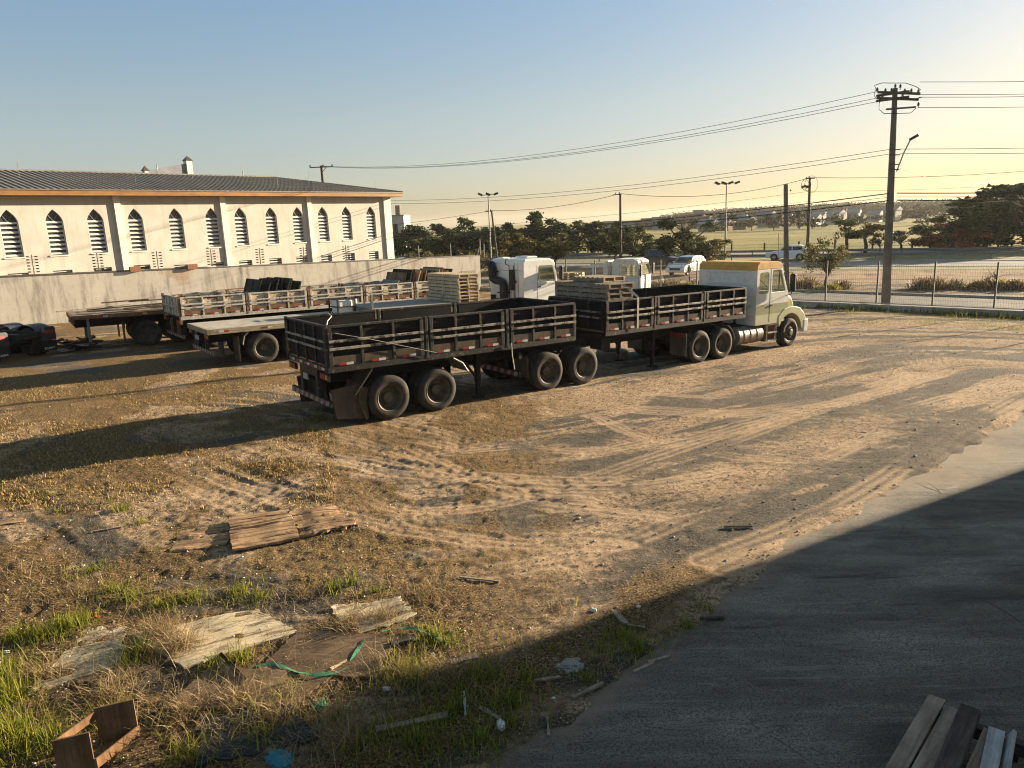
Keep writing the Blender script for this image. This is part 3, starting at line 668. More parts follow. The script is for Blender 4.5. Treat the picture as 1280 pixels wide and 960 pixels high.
def rear_trailer():
    p0 = rig_point(0); t = empty('semi_trailer', p0, HEAD, label='rear black drop-side trailer, empty, with its tailgate and striped bumper facing the camera', cat='trailer')
    x0, x1, hw, zd, zs = -1.42, 5.62, 1.3, 1.42, 2.30
    bodywork(t, x0, x1, hw, zd, zs, [(x0+.02, .93, 3), (1.10, 3.24, 3), (3.44, x1, 3)], BLK)
    end_gate(t, x0+.03, hw, zd, zs, BLK, 4); end_gate(t, x1-.03, hw, zd, zs, BLK, 4, 'headboard', 1)
    for s in (-1, 1): MB().bx(x0-.04, x0+.03, s*(hw-.01), s*(hw-.085), zd-.13, zs+.03).build('corner_post', MT['blackframe'], t, bevel=.008)
    chassis(t, x0+.05, x1-.1, 1.26)
    m = MB(); m.bx(x0-.02, x0+.06, -hw, hw, 1.28, 1.40); sl = m.build('rear_sill', MT['blackframe'], t)
    for y in (1.15, .62, .15, -.30, -.75): reflector(sl, x0-.021, y, 1.345, 'rear', 1)
    tail_lights(t, x0-.02, 1.17, (-1.02, 1.02))
    for y in (-.48, .48): MB().bx(x0+.0, x0+.10, y-.07, y+.07, .64, 1.27).build('rear_post', MT['blackframe'], t)
    MB().bx(x0+.0, x0+.08, -.41, .41, 1.09, 1.27).build('cross_beam', MT['blackframe'], t)
    striped(t, x0+.03, -1.22, 1.22, .50, .64)
    MB().bx(x0+.01, x0+.035, .12, .58, .93, 1.075).build('number_plate', MT['plate'], t)
    MB().bx(x0+.2, x0+.23, .1, .46, .35, .9).build('inner_flap', MT['chassis'], t)
    big_flaps(t, -.72, hw)
    for x in (0., 1.27): dual(t, x, hw)
    suspension(t, (0, 1.27), 1.26)
    for s in (-1, 1):
        yc = s*(hw-.34)
        # flat slanted guards: one in front of the rear flap, one ahead of the axles
        m = MB(); m.beam((-.72, yc, .62), (-.28, yc, 1.26), .66, .012, up=(0, 1, 0)) if False else m.add([(-.86, yc-.33, .72), (-.86, yc+.33, .72), (-.40, yc+.33, 1.27), (-.40, yc-.33, 1.27), (-.84, yc-.33, .70), (-.84, yc+.33, .70), (-.38, yc+.33, 1.26), (-.38, yc-.33, 1.26)], [(0, 1, 2, 3), (7, 6, 5, 4), (0, 4, 5, 1), (1, 5, 6, 2), (2, 6, 7, 3), (3, 7, 4, 0)])
        m.build('mudguard', MT['flap'], t)
        m = MB(); m.tube([(1.72, yc-.33*1, 1.25), (1.98, yc-.33, 1.10), (2.12, yc-.33, .88)], .022, 6); m.tube([(1.72, yc+.33, 1.25), (1.98, yc+.33, 1.10), (2.12, yc+.33, .88)], .022, 6)
        m.add([(1.72, yc-.33, 1.25), (1.72, yc+.33, 1.25), (1.98, yc+.33, 1.10), (1.98, yc-.33, 1.10), (2.12, yc+.33, .88), (2.12, yc-.33, .88)], [(0, 1, 2, 3), (3, 2, 4, 5)])
        m.build('mudguard', MT['galv'], t)
    landing_gear(t, 2.75, 1.26)
    for s in (-1, 1):     # battered splash plate along the side behind the wheels
        pl = [(-1.34, .86), (-.80, .93), (-.28, .74), (-.22, .44), (-.52, .42), (-.50, .10), (-1.26, .20)]
        m = MB(); f = lambda o: (lambda a, b: (a, s*(1.17+o-.22*max(0, -.75-a)+.05*math.sin(4*a)+.06*(.6-b)), b)); m.prism(pl, f(0), f(.012)); m.build('splash_plate', MT['flap'], t)
    m = MB(); m.beam((3.0, -.2, .75), (4.4, -.1, .95), .08, .08); m.beam((3.0, .2, .75), (4.4, .1, .95), .08, .08); m.build('coupling_bar', MT['chassis'], t)
    return t
def front_trailer():
    p0 = rig_point(6.0); t = empty('semi_trailer', p0, HEAD, label='front black drop-side trailer carrying grey pallets, coupled to the tractor with the ochre roof', cat='trailer')
    S = lambda s: s-6.0
    x0, x1, hw, zd, zs = S(6.72), S(13.02), 1.3, 1.42, 2.26
    bodywork(t, x0, x1, hw, zd, zs, [(x0+.02, S(8.63), 3), (S(8.80), S(10.85), 3), (S(11.02), x1, 3)], BLK)
    end_gate(t, x0+.03, hw, zd, zs, BLK, 4); end_gate(t, x1-.03, hw, zd, zs, BLK, 4, 'headboard', 1)
    chassis(t, S(4.2), x1-.1, 1.26)
    for s in (4.67, 5.94): dual(t, S(s), hw)
    suspension(t, (S(4.67), S(5.94)), 1.26)
    # low tail with fifth wheel under the rear trailer
    xr = S(3.75)
    m = MB(); m.bx(xr, xr+.10, -1.2, 1.2, .98, 1.13); m.bx(xr+.0, xr+.09, -.55, -.43, .62, .98); m.bx(xr, xr+.09, .43, .55, .62, .98); m.build('rear_sill', MT['chassis'], t)
    MB().cyl((xr+.15, -.9, .99), (xr+.15, .6, .99), .06, 12).build('tail_roller', MT['flap'], t, smooth=40)
    striped(t, xr+.02, -1.22, 1.22, .50, .64)
    MB().bx(xr-.03, xr-.005, .15, .62, .74, .90).build('number_plate', MT['plate'], t)
    for s in (-1, 1): MB().bx(xr+.25, xr+.265, s*.6, s*1.25, .45, .98).build('mud_flap', MT['flap'], t)
    m = MB(); m.lathe([(.0, 1.18), (.45, 1.16), (.45, 1.10), (0, 1.10)], (S(5.3), 0, 0), 'z', 24); m.build('fifth_wheel', MT['chassis'], t)
    landing_gear(t, S(9.2), 1.26)
    m = MB(); m.bx(S(6.75), S(7.1), -1.1, -.6, .85, 1.2); m.build('tool_box', MT['chassis'], t, bevel=.02)
    return t
def tractor():
    p0 = rig_point(13.0); t = empty('tractor_truck', p0, HEAD, label='bonneted white and olive tractor truck with an ochre roof, pulling the black trailers', cat='truck')
    hw = 1.22
    for x in (-2.18, -1.07): dual(t, x, 1.28)
    for s in (-1, 1): wheel(t, 2.68, s*(1.24-.16), kind='front', side=s)
    m = MB()
    for y in (-.42, .42): m.bx(-2.9, 3.4, y-.04, y+.04, .72, .98)
    for x in (-2.8, -1.6, -.4, 1, 2.4): m.bx(x-.05, x+.05, -.38, .38, .76, .94)
    m.build('chassis', MT['chassis'], t)
    m = MB(); m.lathe([(.0, 1.2), (.48, 1.18), (.48, 1.08), (0, 1.08)], (-1.6, 0, 0), 'z', 24); m.bx(-2.1, -1.1, -.4, .4, .98, 1.08); m.build('fifth_wheel', MT['chassis'], t)
    suspension(t, (-2.18, -1.07), 1.05)
    for s in (-1, 1):
        MB().bx(-2.86, -2.84, s*.62, s*1.27, .3, 1.03).build('mud_flap', MT['flap'], t)
        m = MB(); m.bx(-2.9, -2.866, s*.65, s*1.2, .9, 1.0); m.build('tail_light', MT['red'], t)
        mudguard(t, -1.07, s*.94, .66, 70, 5, .60, mat='metal')
    # fuel tanks
    for s in (-1, 1):
        m = MB(); yc = s*.93
        m.tube([(-.15, yc, .62), (-.13, yc, .62), (1.15, yc, .62), (1.17, yc, .62)], [.2, .30, .30, .2], 28)
        k = m.build('fuel_tank', MT['tank'], t, smooth=40)
        b = MB()
        for x in (.15, .5, .85): b.lathe([(.303, x-.03), (.312, x-.03), (.312, x+.03), (.303, x+.03)], (0, yc, .62), 'x', 28)
        b.build('tank_strap', MT['galv'], k, smooth=40)
    # cab: side plates with real window openings
    zr = 2.92
    side = [(.66, .93), (.66, 2.80), (.70, zr), (1.95, zr), (2.08, 2.78), (2.44, 1.98), (2.50, 1.80), (2.50, 1.25), (2.02, 1.18), (1.92, .93)]
    def rr(x0, x1, z0, z1, r=.07):
        pts = []
        for cx, cz, a0 in ((x1-r, z1-r, 0), (x0+r, z1-r, 90), (x0+r, z0+r, 180), (x1-r, z0+r, 270)):
            for k in range(5): a = R(a0+22.5*k); pts.append((cx+r*math.cos(a), cz+r*math.sin(a)))
        return pts
    w1 = rr(.80, 1.33, 1.98, 2.70, .10); w2 = [(1.50, 2.04), (1.50, 2.70), (1.55, 2.76), (1.96, 2.76), (2.02, 2.72), (2.29, 2.06), (2.26, 2.02), (1.53, 2.01)]
    body_m = tractor_paint()
    m = MB()
    for s in (-1, 1): m.holes(side, [w1, w2], lambda a, b, tt, s=s: (a, s*(hw-.002*0-tt), b), .05)
    m.bx(.66, .70, -hw+.05, hw-.05, .93, 2.80)                    # rear wall
    for z in (1.25, 1.6, 1.95, 2.3): m.bx(.642, .66, -hw+.06, hw-.06, z-.012, z+.012)
    m.bx(.640, .66, -.75, .75, 2.33, 2.36); m.bx(.640, .66, -.75, .75, 2.70, 2.73); m.bx(.640, .66, -.75, -.72, 2.36, 2.70); m.bx(.640, .66, .72, .75, 2.36, 2.70)
    m.bx(.70, 2.40, -hw+.05, hw-.05, .95, 1.05)                    # floor
    # windscreen frame and dash
    def ws(a, z, d): return (2.08+(2.44-2.08)*(2.78-z)/.8-d, a, z)
    m.holes([(-hw+.05, 1.98), (-hw+.05, 2.80), (hw-.05, 2.80), (hw-.05, 1.98)], [[(-hw+.12, 2.06), (-hw+.16, 2.72), (-.03, 2.72), (-.03, 2.06)], [(.03, 2.06), (.03, 2.72), (hw-.16, 2.72), (hw-.12, 2.06)]], lambda a, b, tt: ws(a, b, tt), .04)
    m.bx(2.38, 2.48, -hw+.05, hw-.05, 1.15, 1.97)
    cab = m.build('cab', body_m, t, bevel=.012)
    m = MB(); pr = [(.655, 2.80), (.68, 2.96), (.80, 3.06), (1.75, 3.06), (1.98, 2.99), (2.10, 2.83), (2.085, 2.78), (1.95, 2.90), (.70, 2.90)]
    m.prism_y([(.645, 2.78), (.665, 2.95), (.78, 3.055), (1.75, 3.055), (1.98, 2.985), (2.11, 2.82), (2.05, 2.815), (.665, 2.815)], -hw-.006, hw+.006)
    m.build('roof', MT['ochre'], cab, bevel=.05, seg=3)
    for s in (-1, 1):
        for q in (w1, w2): MB().prism_y(q, s*(hw-.026), s*(hw-.02)).build('side_window', MT['glass'], cab)
    g = MB(); g.add([ws(-hw+.1, 2.04, .02), ws(hw-.1, 2.04, .02), ws(hw-.14, 2.74, .02), ws(-hw+.14, 2.74, .02)], [(0, 1, 2, 3)]); g.build('windscreen', MT['glass'], cab)
    d = MB()
    for s in (-1, 1): d.bx(1.425, 1.437, s*(hw+.001), s*(hw+.004), 1.0, 2.8); d.bx(1.46, 1.56, s*(hw+.002), s*(hw+.03), 1.55, 1.59)
    d.build('door_handle', MT['plastic'], cab)
    for y in (-.6, .6):
        st = MB(); st.bx(1.1, 1.6, y-.25, y+.25, 1.05, 1.6); st.bx(1.0, 1.14, y-.24, y+.24, 1.5, 2.25); st.build('seat', MT['seat'], cab, bevel=.05)
    for y in (-.8, -.3, .3, .8): MB().box((2.03, y, 3.0), (.10, .14, .05)).build('marker_light', MT['amber'], cab, bevel=.015)
    v = MB(); v.prism_y([(2.08, 2.82), (2.36, 2.66), (2.37, 2.68), (2.10, 2.85)], -1.1, 1.1); v.build('sun_visor', MT['ochre'], cab)
    v = MB(); v.cyl((1.9, -1.15, 3.0), (1.75, -1.2, 4.0), .008, 5); v.build('aerial', MT['plastic'], cab)
    for y in (-.5, .25): v = MB(); v.beam((2.47, y, 2.0), (2.30, y+.35, 2.38), .02, .02); v.build('wiper', MT['plastic'], cab)
    st = MB(); st.lathe([(.21, -.012), (.235, 0), (.21, .012), (.19, 0)], (0, 0, 0), 'x', 24, True); o = st.build('steering_wheel', MT['plastic'], cab); o.location = (1.95, .6, 1.95); o.rotation_euler = (0, R(-25), 0)
    # bonnet and wings
    m = MB(); m.prism_y([(2.46, 1.15), (2.46, 1.98), (2.95, 1.93), (3.35, 1.72), (3.52, 1.45), (3.56, .95), (3.3, .9)], -.78, .78)
    bn = m.build('bonnet', body_m, t, bevel=.06, seg=3)
    for s in (-1, 1): v = MB(); v.prism_y([(2.98, 1.50), (2.98, 1.78), (3.12, 1.74), (3.26, 1.62), (3.26, 1.47)], s*.785, s*.79); v.build('air_vent', MT['tan'], bn)
    g = MB(); g.bx(3.56, 3.58, -.55, .55, 1.0, 1.5)
    for i in range(6): g.bx(3.58, 3.60, -.55, .55, 1.03+.08*i, 1.06+.08*i)
    g.build('grille', MT['plastic'], bn)
    for s in (-1, 1):
        pts = [(1.96, .96), (1.98, 1.18), (2.30, 1.40), (2.75, 1.46), (3.2, 1.38), (3.5, 1.15), (3.62, .95), (3.66, .62), (3.36, .62)]
        for k in range(9):
            a = R(8+k*19.0); pts.append((2.68+.69*math.cos(a), .55+.66*math.sin(a)))
        m = MB(); m.prism_y(pts, s*.70, s*1.23); w = m.build('wing', MT['olive2'], t, bevel=.03)
        hl = MB(); hl.box((3.60, s*.97, .86), (.06, .3, .2)); hl.build('headlight', MT['white'], w, bevel=.02)
        m = MB(); m.prism_y([(1.42, .30), (1.42, .95), (2.0, 1.15), (2.02, .95), (2.02, .30)], s*.72, s*1.06); m.build('step_box', MT['rust2'], t)
        m = MB(); y = s*1.14
        for x in (1.45, 1.98): m.tube([(x, y, .33), (x, y, 1.02), (x-.02, s*1.2, 1.20)], .022, 6)
        for z in (.34, .62, .90): m.beam((1.45, y, z), (1.98, y, z), .12, .04)
        m.build('step_ladder', MT['whiteframe'], t)
        m = MB(); m.tube([(2.30, s*1.2, 2.62), (2.36, s*1.42, 2.66), (2.36, s*1.42, 1.9), (2.34, s*1.2, 1.85)], .014, 6); k = m.build('mirror_arm', MT['plastic'], t)
        m = MB(); m.box((2.38, s*1.43, 2.3), (.10, .20, .62)); m.build('mirror', MT['plastic'], k, bevel=.04)
    m = MB(); m.prism_z([(3.50, -1.24), (3.75, -1.24), (3.90, -.95), (3.93, 0), (3.90, .95), (3.75, 1.24), (3.50, 1.24)], .46, .94); m.build('bumper', MT['cabwhite'], t, bevel=.04, seg=3)
    m = MB(); m.cyl((.5, .95, .6), (.5, .95, 2.2), .06, 12); m.cyl((.5, -.5, 1.0), (.5, -.5, 1.6), .04, 8); m.build('exhaust', MT['chassis'], t, smooth=40)
    return t
def tractor_paint():
    m, nt, b = new_mat('white_olive_cab_paint'); t = nt.nodes.new('ShaderNodeTexCoord'); s = nt.nodes.new('ShaderNodeSeparateXYZ'); nt.links.new(t.outputs['Object'], s.inputs[0])
    co = t.outputs['Object']; n1 = noise(nt, co, 4, 6); dirt = ramp(nt, noise(nt, co, 7, 8, .7), [(.58, val(0)), (.72, val(.7))])
    # white above, swooping olive band, paler green at the bottom
    wave = mth(nt, 'MULTIPLY', mth(nt, 'SUBTRACT', s.outputs['X'], .9), .0)
    zz = mth(nt, 'SUBTRACT', s.outputs['Z'], wave)
    white = ramp(nt, n1, [(.3, (.70, .69, .64)), (.7, (.58, .56, .51))]); ol = ramp(nt, n1, [(.3, (.20, .22, .10)), (.7, (.26, .27, .13))]); pale = (.42, .43, .27)
    band = mth(nt, 'LESS_THAN', zz, 1.62); low = mth(nt, 'LESS_THAN', zz, 1.28); rear = mth(nt, 'GREATER_THAN', s.outputs['X'], .668)
    col = mixc(nt, mth(nt, 'MULTIPLY', band, rear), white, ol); col = mixc(nt, mth(nt, 'MULTIPLY', low, rear), col, pale); col = mixc(nt, dirt, col, (.26, .2, .13))
    nt.links.new(col, b.inputs['Base Color']); b.inputs['Roughness'].default_value = .45; b.inputs['Specular IOR Level'].default_value = .35
    MT['olive2'] = M('olive_wing_paint', (.46, .45, .27), (.36, .36, .2), 3, .45, c3=(.25, .2, .12), p3=(.6, .75)); MT['rust2'] = M('brown_step_box', (.20, .10, .035), (.13, .065, .03), 5, .75)
    return m

# ------------------------------------------------------------------ forward-control cab (used by two trucks)
def cabover(t, x0, L, hw, z0, z1, paint, style):
    """rear wall at x0; returns the cab part"""
    xf = x0+L; zw = z0+(z1-z0)*.50; zt = z0+(z1-z0)*.83; fr = .10*L
    side = [(x0, z0), (x0, z1-.10), (x0+.10, z1), (xf-.42, z1), (xf-.16, z1-.16), (xf-.02, zw), (xf, z0+.25), (xf-.03, z0)]
    wx0 = x0+L*(.42 if style == 'sleeper' else .30); wx1 = xf-.22
    win = [(wx0, zw+.02), (wx0+.02, zt), (wx0+.08, zt+.05), (xf-.36, zt+.05), (xf-.28, zt), (wx1+.08, zw+.04), (wx1+.02, zw-.04), (wx0+.06, zw-.02)]
    m = MB()
    for s in (-1, 1): m.holes(side, [win], lambda a, b, tt, s=s: (a, s*(hw-tt), b), .05)
    m.bx(x0, x0+.04, -hw+.05, hw-.05, z0, z1-.06)
    m.prism_y([(x0+.005, z1-.12), (x0+.07, z1-.01), (x0+.14, z1+.05), (xf-.48, z1+.06), (xf-.20, z1-.05), (xf-.155, z1-.17), (xf-.22, z1-.14), (xf-.46, z1-.02), (x0+.14, z1-.02)], -hw+.03, hw-.03)
    m.bx(xf-.06, xf-.01, -hw+.05, hw-.05, z0, zw-.03); m.bx(x0+.04, xf-.05, -hw+.05, hw-.05, z0, z0+.06)
    cab = m.build('cab', MT[paint], t, bevel=.03, seg=3)
    def fx(z): return xf-.02-(z-zw)/(z1-.16-zw)*.14
    g = MB(); g.add([(fx(zw)-.01, -hw+.10, zw), (fx(zw)-.01, hw-.10, zw), (fx(z1-.18)-.01, hw-.13, z1-.18), (fx(z1-.18)-.01, -hw+.13, z1-.18)], [(0, 1, 2, 3)]); g.build('windscreen', MT['glass2' if style != 'sleeper' else 'glass'], cab)
    for s in (-1, 1): MB().prism_y(win, s*(hw-.026), s*(hw-.02)).build('side_window', MT['glass'], cab)
    st = MB()
    for y in (-hw*.5, hw*.5):
        st.bx(x0+L*.42, x0+L*.68, y-.25, y+.25, z0+.06, z0+.5); st.bx(x0+L*.38, x0+L*.47, y-.24, y+.24, z0+.45, zt)
    st.build('seat', MT['seat'], cab, bevel=.04)
    if style == 'sleeper':
        MB().bx(x0+L*.36, x0+L*.44, -hw+.12, -hw+.09, zw-.05, zt+.03).build('curtain', MT['tan'], cab)
    for s in (-1, 1):     # door outline and handle
        d = MB(); xa = wx0-.06; xb = xf-.14
        for x in (xa, xb): d.bx(x, x+.014, s*(hw+.001), s*(hw+.004), z0+.05, zt+.08)
        d.bx(xa+.014, xb, s*(hw+.001), s*(hw+.004), z0+.05, z0+.064); d.bx(xa+.014, xb, s*(hw+.001), s*(hw+.004), zw-.16, zw-.15); d.build('door_seam', MT['plastic'], cab)
        MB().bx(xa+.06, xa+.2, s*(hw+.002), s*(hw+.03), zw-.28, zw-.23).build('door_handle', MT['plastic'], cab)
    gr = MB()
    for i in range(5): gr.bx(xf-.008, xf+.012, -hw+.25, hw-.25, z0+.12+i*.13, z0+.19+i*.13)
    gr.build('grille', MT['plastic' if style == 'sleeper' else 'dirtywhite'], cab)
    b = MB(); b.prism_z([(xf-.2, -hw-.02), (xf+.06, -hw-.02), (xf+.16, -hw+.3), (xf+.18, 0), (xf+.16, hw-.3), (xf+.06, hw+.02), (xf-.2, hw+.02)], z0-.5, z0-.16); bp = b.build('bumper', MT[paint], t, bevel=.03)
    for s in (-1, 1):
        hl = MB(); hl.box((xf+.14, s*(hw-.38), z0-.33), (.08, .3, .16)); hl.build('headlight', MT['white'], bp, bevel=.02)
        k = MB(); k.tube([(xf-.12, s*hw, zt), (xf+.05, s*(hw+.2), zt+.02), (xf+.05, s*(hw+.2), zw-.1), (xf-.05, s*hw, zw-.12)], .015, 6); a = k.build('mirror_arm', MT['plastic'], t)
        q = MB(); q.box((xf+.04, s*(hw+.2), (zt+zw)/2), (.12, .2, .62)); q.build('mirror', MT['plastic'], a, bevel=.04)
        k = MB(); k.prism_y([(x0+.55, z0-.62), (x0+.55, z0), (xf-.03, z0), (xf-.05, z0-.62), (xf-.25, z0-.62)]+[(x0+L*.5+.62*math.cos(R(a)), .5+.62*math.sin(R(a))) for a in range(30, 150, 20)] if False else [(x0+.02, z0-.35), (x0+.02, z0-.001), (xf-.03, z0-.001), (xf-.03, z0-.5), (xf-.25, z0-.5), (xf-.30, z0-.2), (x0+L*.35, z0-.18), (x0+L*.2, z0-.35)], s*(hw-.4), s*hw); k.build('wing', MT[paint], t, bevel=.02)
    return cab
def truck_frame(t, x0, x1, duals, front_x, hw=1.22):
    m = MB()
    for y in (-.42, .42): m.bx(x0, x1, y-.04, y+.04, .72, .98)
    n = int((x1-x0)/1.1)
    for i in range(n+1): x = x0+.1+(x1-x0-.2)*i/n; m.bx(x-.04, x+.04, -.38, .38, .76, .94)
    m.build('chassis', MT['chassis'], t)
    for x in duals: dual(t, x, hw)
    for s in (-1, 1): wheel(t, front_x, s*(hw-.16), kind='front', side=s)
    MB().cyl((front_x, -.9, .525), (front_x, .9, .525), .06, 10).build('axle', MT['chassis'], t, smooth=40)
def white_tractor(p, head):
    t = empty('tractor_truck', p, head, label='white sleeper-cab tractor truck with a fat black air intake up its rear wall', cat='truck')
    hw = 1.22
    cab = cabover(t, 0, 2.0, hw, 1.15, 3.02, 'cabwhite', 'sleeper')
    truck_frame(t, -3.6, 2.0, (-2.6, -1.4), 1.15)
    m = MB(); m.lathe([(0, 1.2), (.48, 1.18), (.48, 1.08), (0, 1.08)], (-2.0, 0, 0), 'z', 24); m.build('fifth_wheel', MT['chassis'], t)
    x = -.16
    x = -.2; m = MB(); m.tube([(x-.02, 1.20, 2.84), (x-.02, 1.06, 2.88), (x, .86, 2.82), (x, .78, 2.66), (x, .78, 2.34), (x, .72, 2.20), (x, .54, 2.12), (x, .24, 2.10), (x, .04, 2.04), (x, -.04, 1.90), (x, -.04, 1.15)], [.11, .15, .19, .20, .19, .19, .18, .17, .18, .19, .19], 14)
    m.box((x, .78, 2.5), (.38, .46, .05)); m.box((x, -.04, 1.6), (.4, .44, .05)); m.bx(x-.12, x+.12, -.1, .62, 1.05, 1.3); m.build('air_intake', MT['plastic'], t, smooth=40)
    m = MB(); m.bx(-.16, -.02, -.64, -.40, 1.72, 2.62); m.build('oil_cooler', MT['plastic'], t, bevel=.03)
    m = MB()
    for y in (-.68, -.36): m.tube([(-.12, y, 1.15), (-.12, y, 2.80)], .018, 6)
    m.tube([(-.12, -.36, 2.80), (-.1, -.08, 2.85), (-.06, -.05, 3.05), (0, -.1, 3.10)], .02, 6); m.box((-.12, -.72, 2.1), (.1, .14, .1)); m.build('hose_rack', MT['plastic'], t); MB().bx(-.16, -.02, .78, 1.02, 1.12, 1.45).build('valve_box', MT['plastic'], t, bevel=.02)
    m = MB(); m.prism_y([(.75, 3.10), (.85, 3.17), (1.35, 3.17), (1.45, 3.10)], -.5, .35); m.bx(.2, .6, .5, .9, 3.09, 3.14); m.build('roof_vent', MT['cabwhite'], cab, bevel=.02)
    m = MB(); m.bx(-.012, -.002, -hw+.08, hw-.08, 2.56, 2.58); m.bx(-.012, -.002, -.62, -.60, 1.15, 2.9); m.bx(-.012, -.002, -.86, -.84, 1.15, 2.9); m.build('panel_seam', MT['metal'], cab)
    for s in (-1, 1):
        m = MB(); m.tube([(-.3, s*.9, .6), (-1.0, s*.9, .6)], .28, 20); m.build('fuel_tank', MT['tank'], t, smooth=40)
    return t
def stake_truck(p, head):
    t = empty('stake_truck', p, head, label='small old white flat-nosed truck with a stake bed, facing right in front of the fence', cat='truck')
    MT['glass2'] = glass('pale_windscreen', (.75, .85, .82))
    cabover(t, 0, 1.65, 1.1, .95, 2.62, 'dirtywhite', 'day')
    truck_frame(t, -5.6, 1.6, (-3.9,), .75, 1.12)
    MB().bx(-5.8, -.25, -1.18, 1.18, 1.08, 1.18).build('bed', MT['innerwood'], t)
    m = MB()
    for y in (-1.05, -.55, 0, .55, 1.05): m.bx(-.32, -.25, y-.07, y+.07, 1.18, 2.45)
    m.bx(-.35, -.22, -1.15, 1.15, 2.45, 2.6); m.bx(-.34, -.24, -1.15, 1.15, 1.75, 1.87); m.build('headboard', MT['dirtywhite'], t)
    for s in (-1, 1):
        m = MB()
        for x in (-1.1, -.45): m.bx(x-.06, x+.06, s*1.12, s*1.18, 1.181, 2.42)
        m.bx(-1.25, -.33, s*1.185, s*1.215, 2.25, 2.42); m.bx(-1.25, -.33, s*1.185, s*1.215, 1.5, 1.62); m.build('stake_side', MT['dirtywhite'], t)
    return t
def flatbed(p, head):
    t = empty('semi_trailer', p, head, label='wooden-decked flatbed trailer without sides, between the white stake trailer and the black road train', cat='trailer')
    L = 11.9; hw = 1.33; z = 1.32
    MB().bx(.05, L, -hw+.07, hw-.07, z-.06, z-.002).build('deck', MT['deckwood'], t)
    m = MB()
    for s in (-1, 1): m.bx(0, L, s*(hw-.07), s*hw, z-.17, z)
    m.bx(-.05, .05, -hw, hw, z-.17, z+.002); e = m.build('deck_edge', MT['deckedge'], t)
    for i in range(8): reflector(e, .3+i*1.45, -hw-.003, z-.085, 'side', 1 if i % 2 else -1)
    # raised front deck over the coupling
    MB().bx(6.0, L-2.5, -hw+.10, hw-.05, z+.002, z+.20).build('raised_deck', MT['tarpgrey'], t, bevel=.04)
    m = MB(); m.bx(5.85, 5.93, -hw+.02, -hw+.12, z, z+.75); m.bx(5.80, 5.98, -hw-.02, -hw+.02, z-.1, z+.05); m.build('stake_post', MT['galv'], t)
    chassis(t, .1, L-.3, z-.18)
    for y in (-.5, .5): MB().bx(.05, .15, y-.07, y+.07, .55, z-.17).build('rear_post', MT['blackframe'], t)
    striped(t, .08, -1.25, 1.25, .46, .60); tail_lights(t, -.02, z-.26, (-1.0, 1.0))
    MB().bx(-.02, .0, .05, .5, .85, 1.0).build('number_plate', MT['plate'], t)
    for x in (1.75, 3.0, 4.25): dual(t, x, hw)
    suspension(t, (1.75, 3.0, 4.25), z-.18)
    for s in (-1, 1):
        MB().bx(.92, .935, s*.62, s*1.3, .14, 1.0).build('mud_flap', MT['flap'], t)
        m = MB(); yc = s*.96
        m.tube([(1.28, yc-.33, z-.18), (1.12, yc-.33, 1.0), (1.05, yc-.33, .72)], .02, 6); m.add([(1.28, yc-.33, z-.18), (1.28, yc+.33, z-.18), (1.12, yc+.33, 1.0), (1.12, yc-.33, 1.0), (1.05, yc+.33, .72), (1.05, yc-.33, .72)], [(0, 1, 2, 3), (3, 2, 4, 5)]); m.build('mudguard', MT['metal'], t)
    landing_gear(t, 8.2, z-.18)
    return t
def white_trailer(p, head):
    t = empty('semi_trailer', p, head, label='rusty white drop-side trailer loaded with leaning panels, parked along the grey wall', cat='trailer')
    L = 13.0; hw = 1.3; zd = 1.36; zs = 2.08
    pan = []; n = 5
    for i in range(n): a = .04+i*(L-.1)/n; pan.append((a, a+(L-.1)/n-.16, 3))
    bodywork(t, 0, L, hw, zd, zs, pan, WHT, deck='innerwood')
    end_gate(t, .03, hw, zd, zs, WHT, 5, rails=(.5,)); end_gate(t, L-.03, hw, zd, zs, WHT, 4, 'headboard', 1)
    for s in (-1, 1): MB().bx(-.04, .06, s*(hw-.005), s*(hw-.085), zd-.3, zs+.05).build('corner_post', MT['rust'], t)
    chassis(t, .1, L-.3, zd-.18); striped(t, .05, -1.25, 1.25, .5, .63); tail_lights(t, -.02, zd-.22, (-1.0, 1.0))
    for y in (-.5, .5): MB().bx(.02, .12, y-.06, y+.06, .6, zd-.18).build('rear_post', MT['rust'], t)
    for x in (1.3, 2.55, 3.8): dual(t, x, hw)
    suspension(t, (1.3, 2.55, 3.8), zd-.18); landing_gear(t, 9.4, zd-.18)
    for s in (-1, 1): MB().bx(.55, .565, s*.62, s*1.27, .2, 1.0).build('mud_flap', MT['flap'], t)
    return t
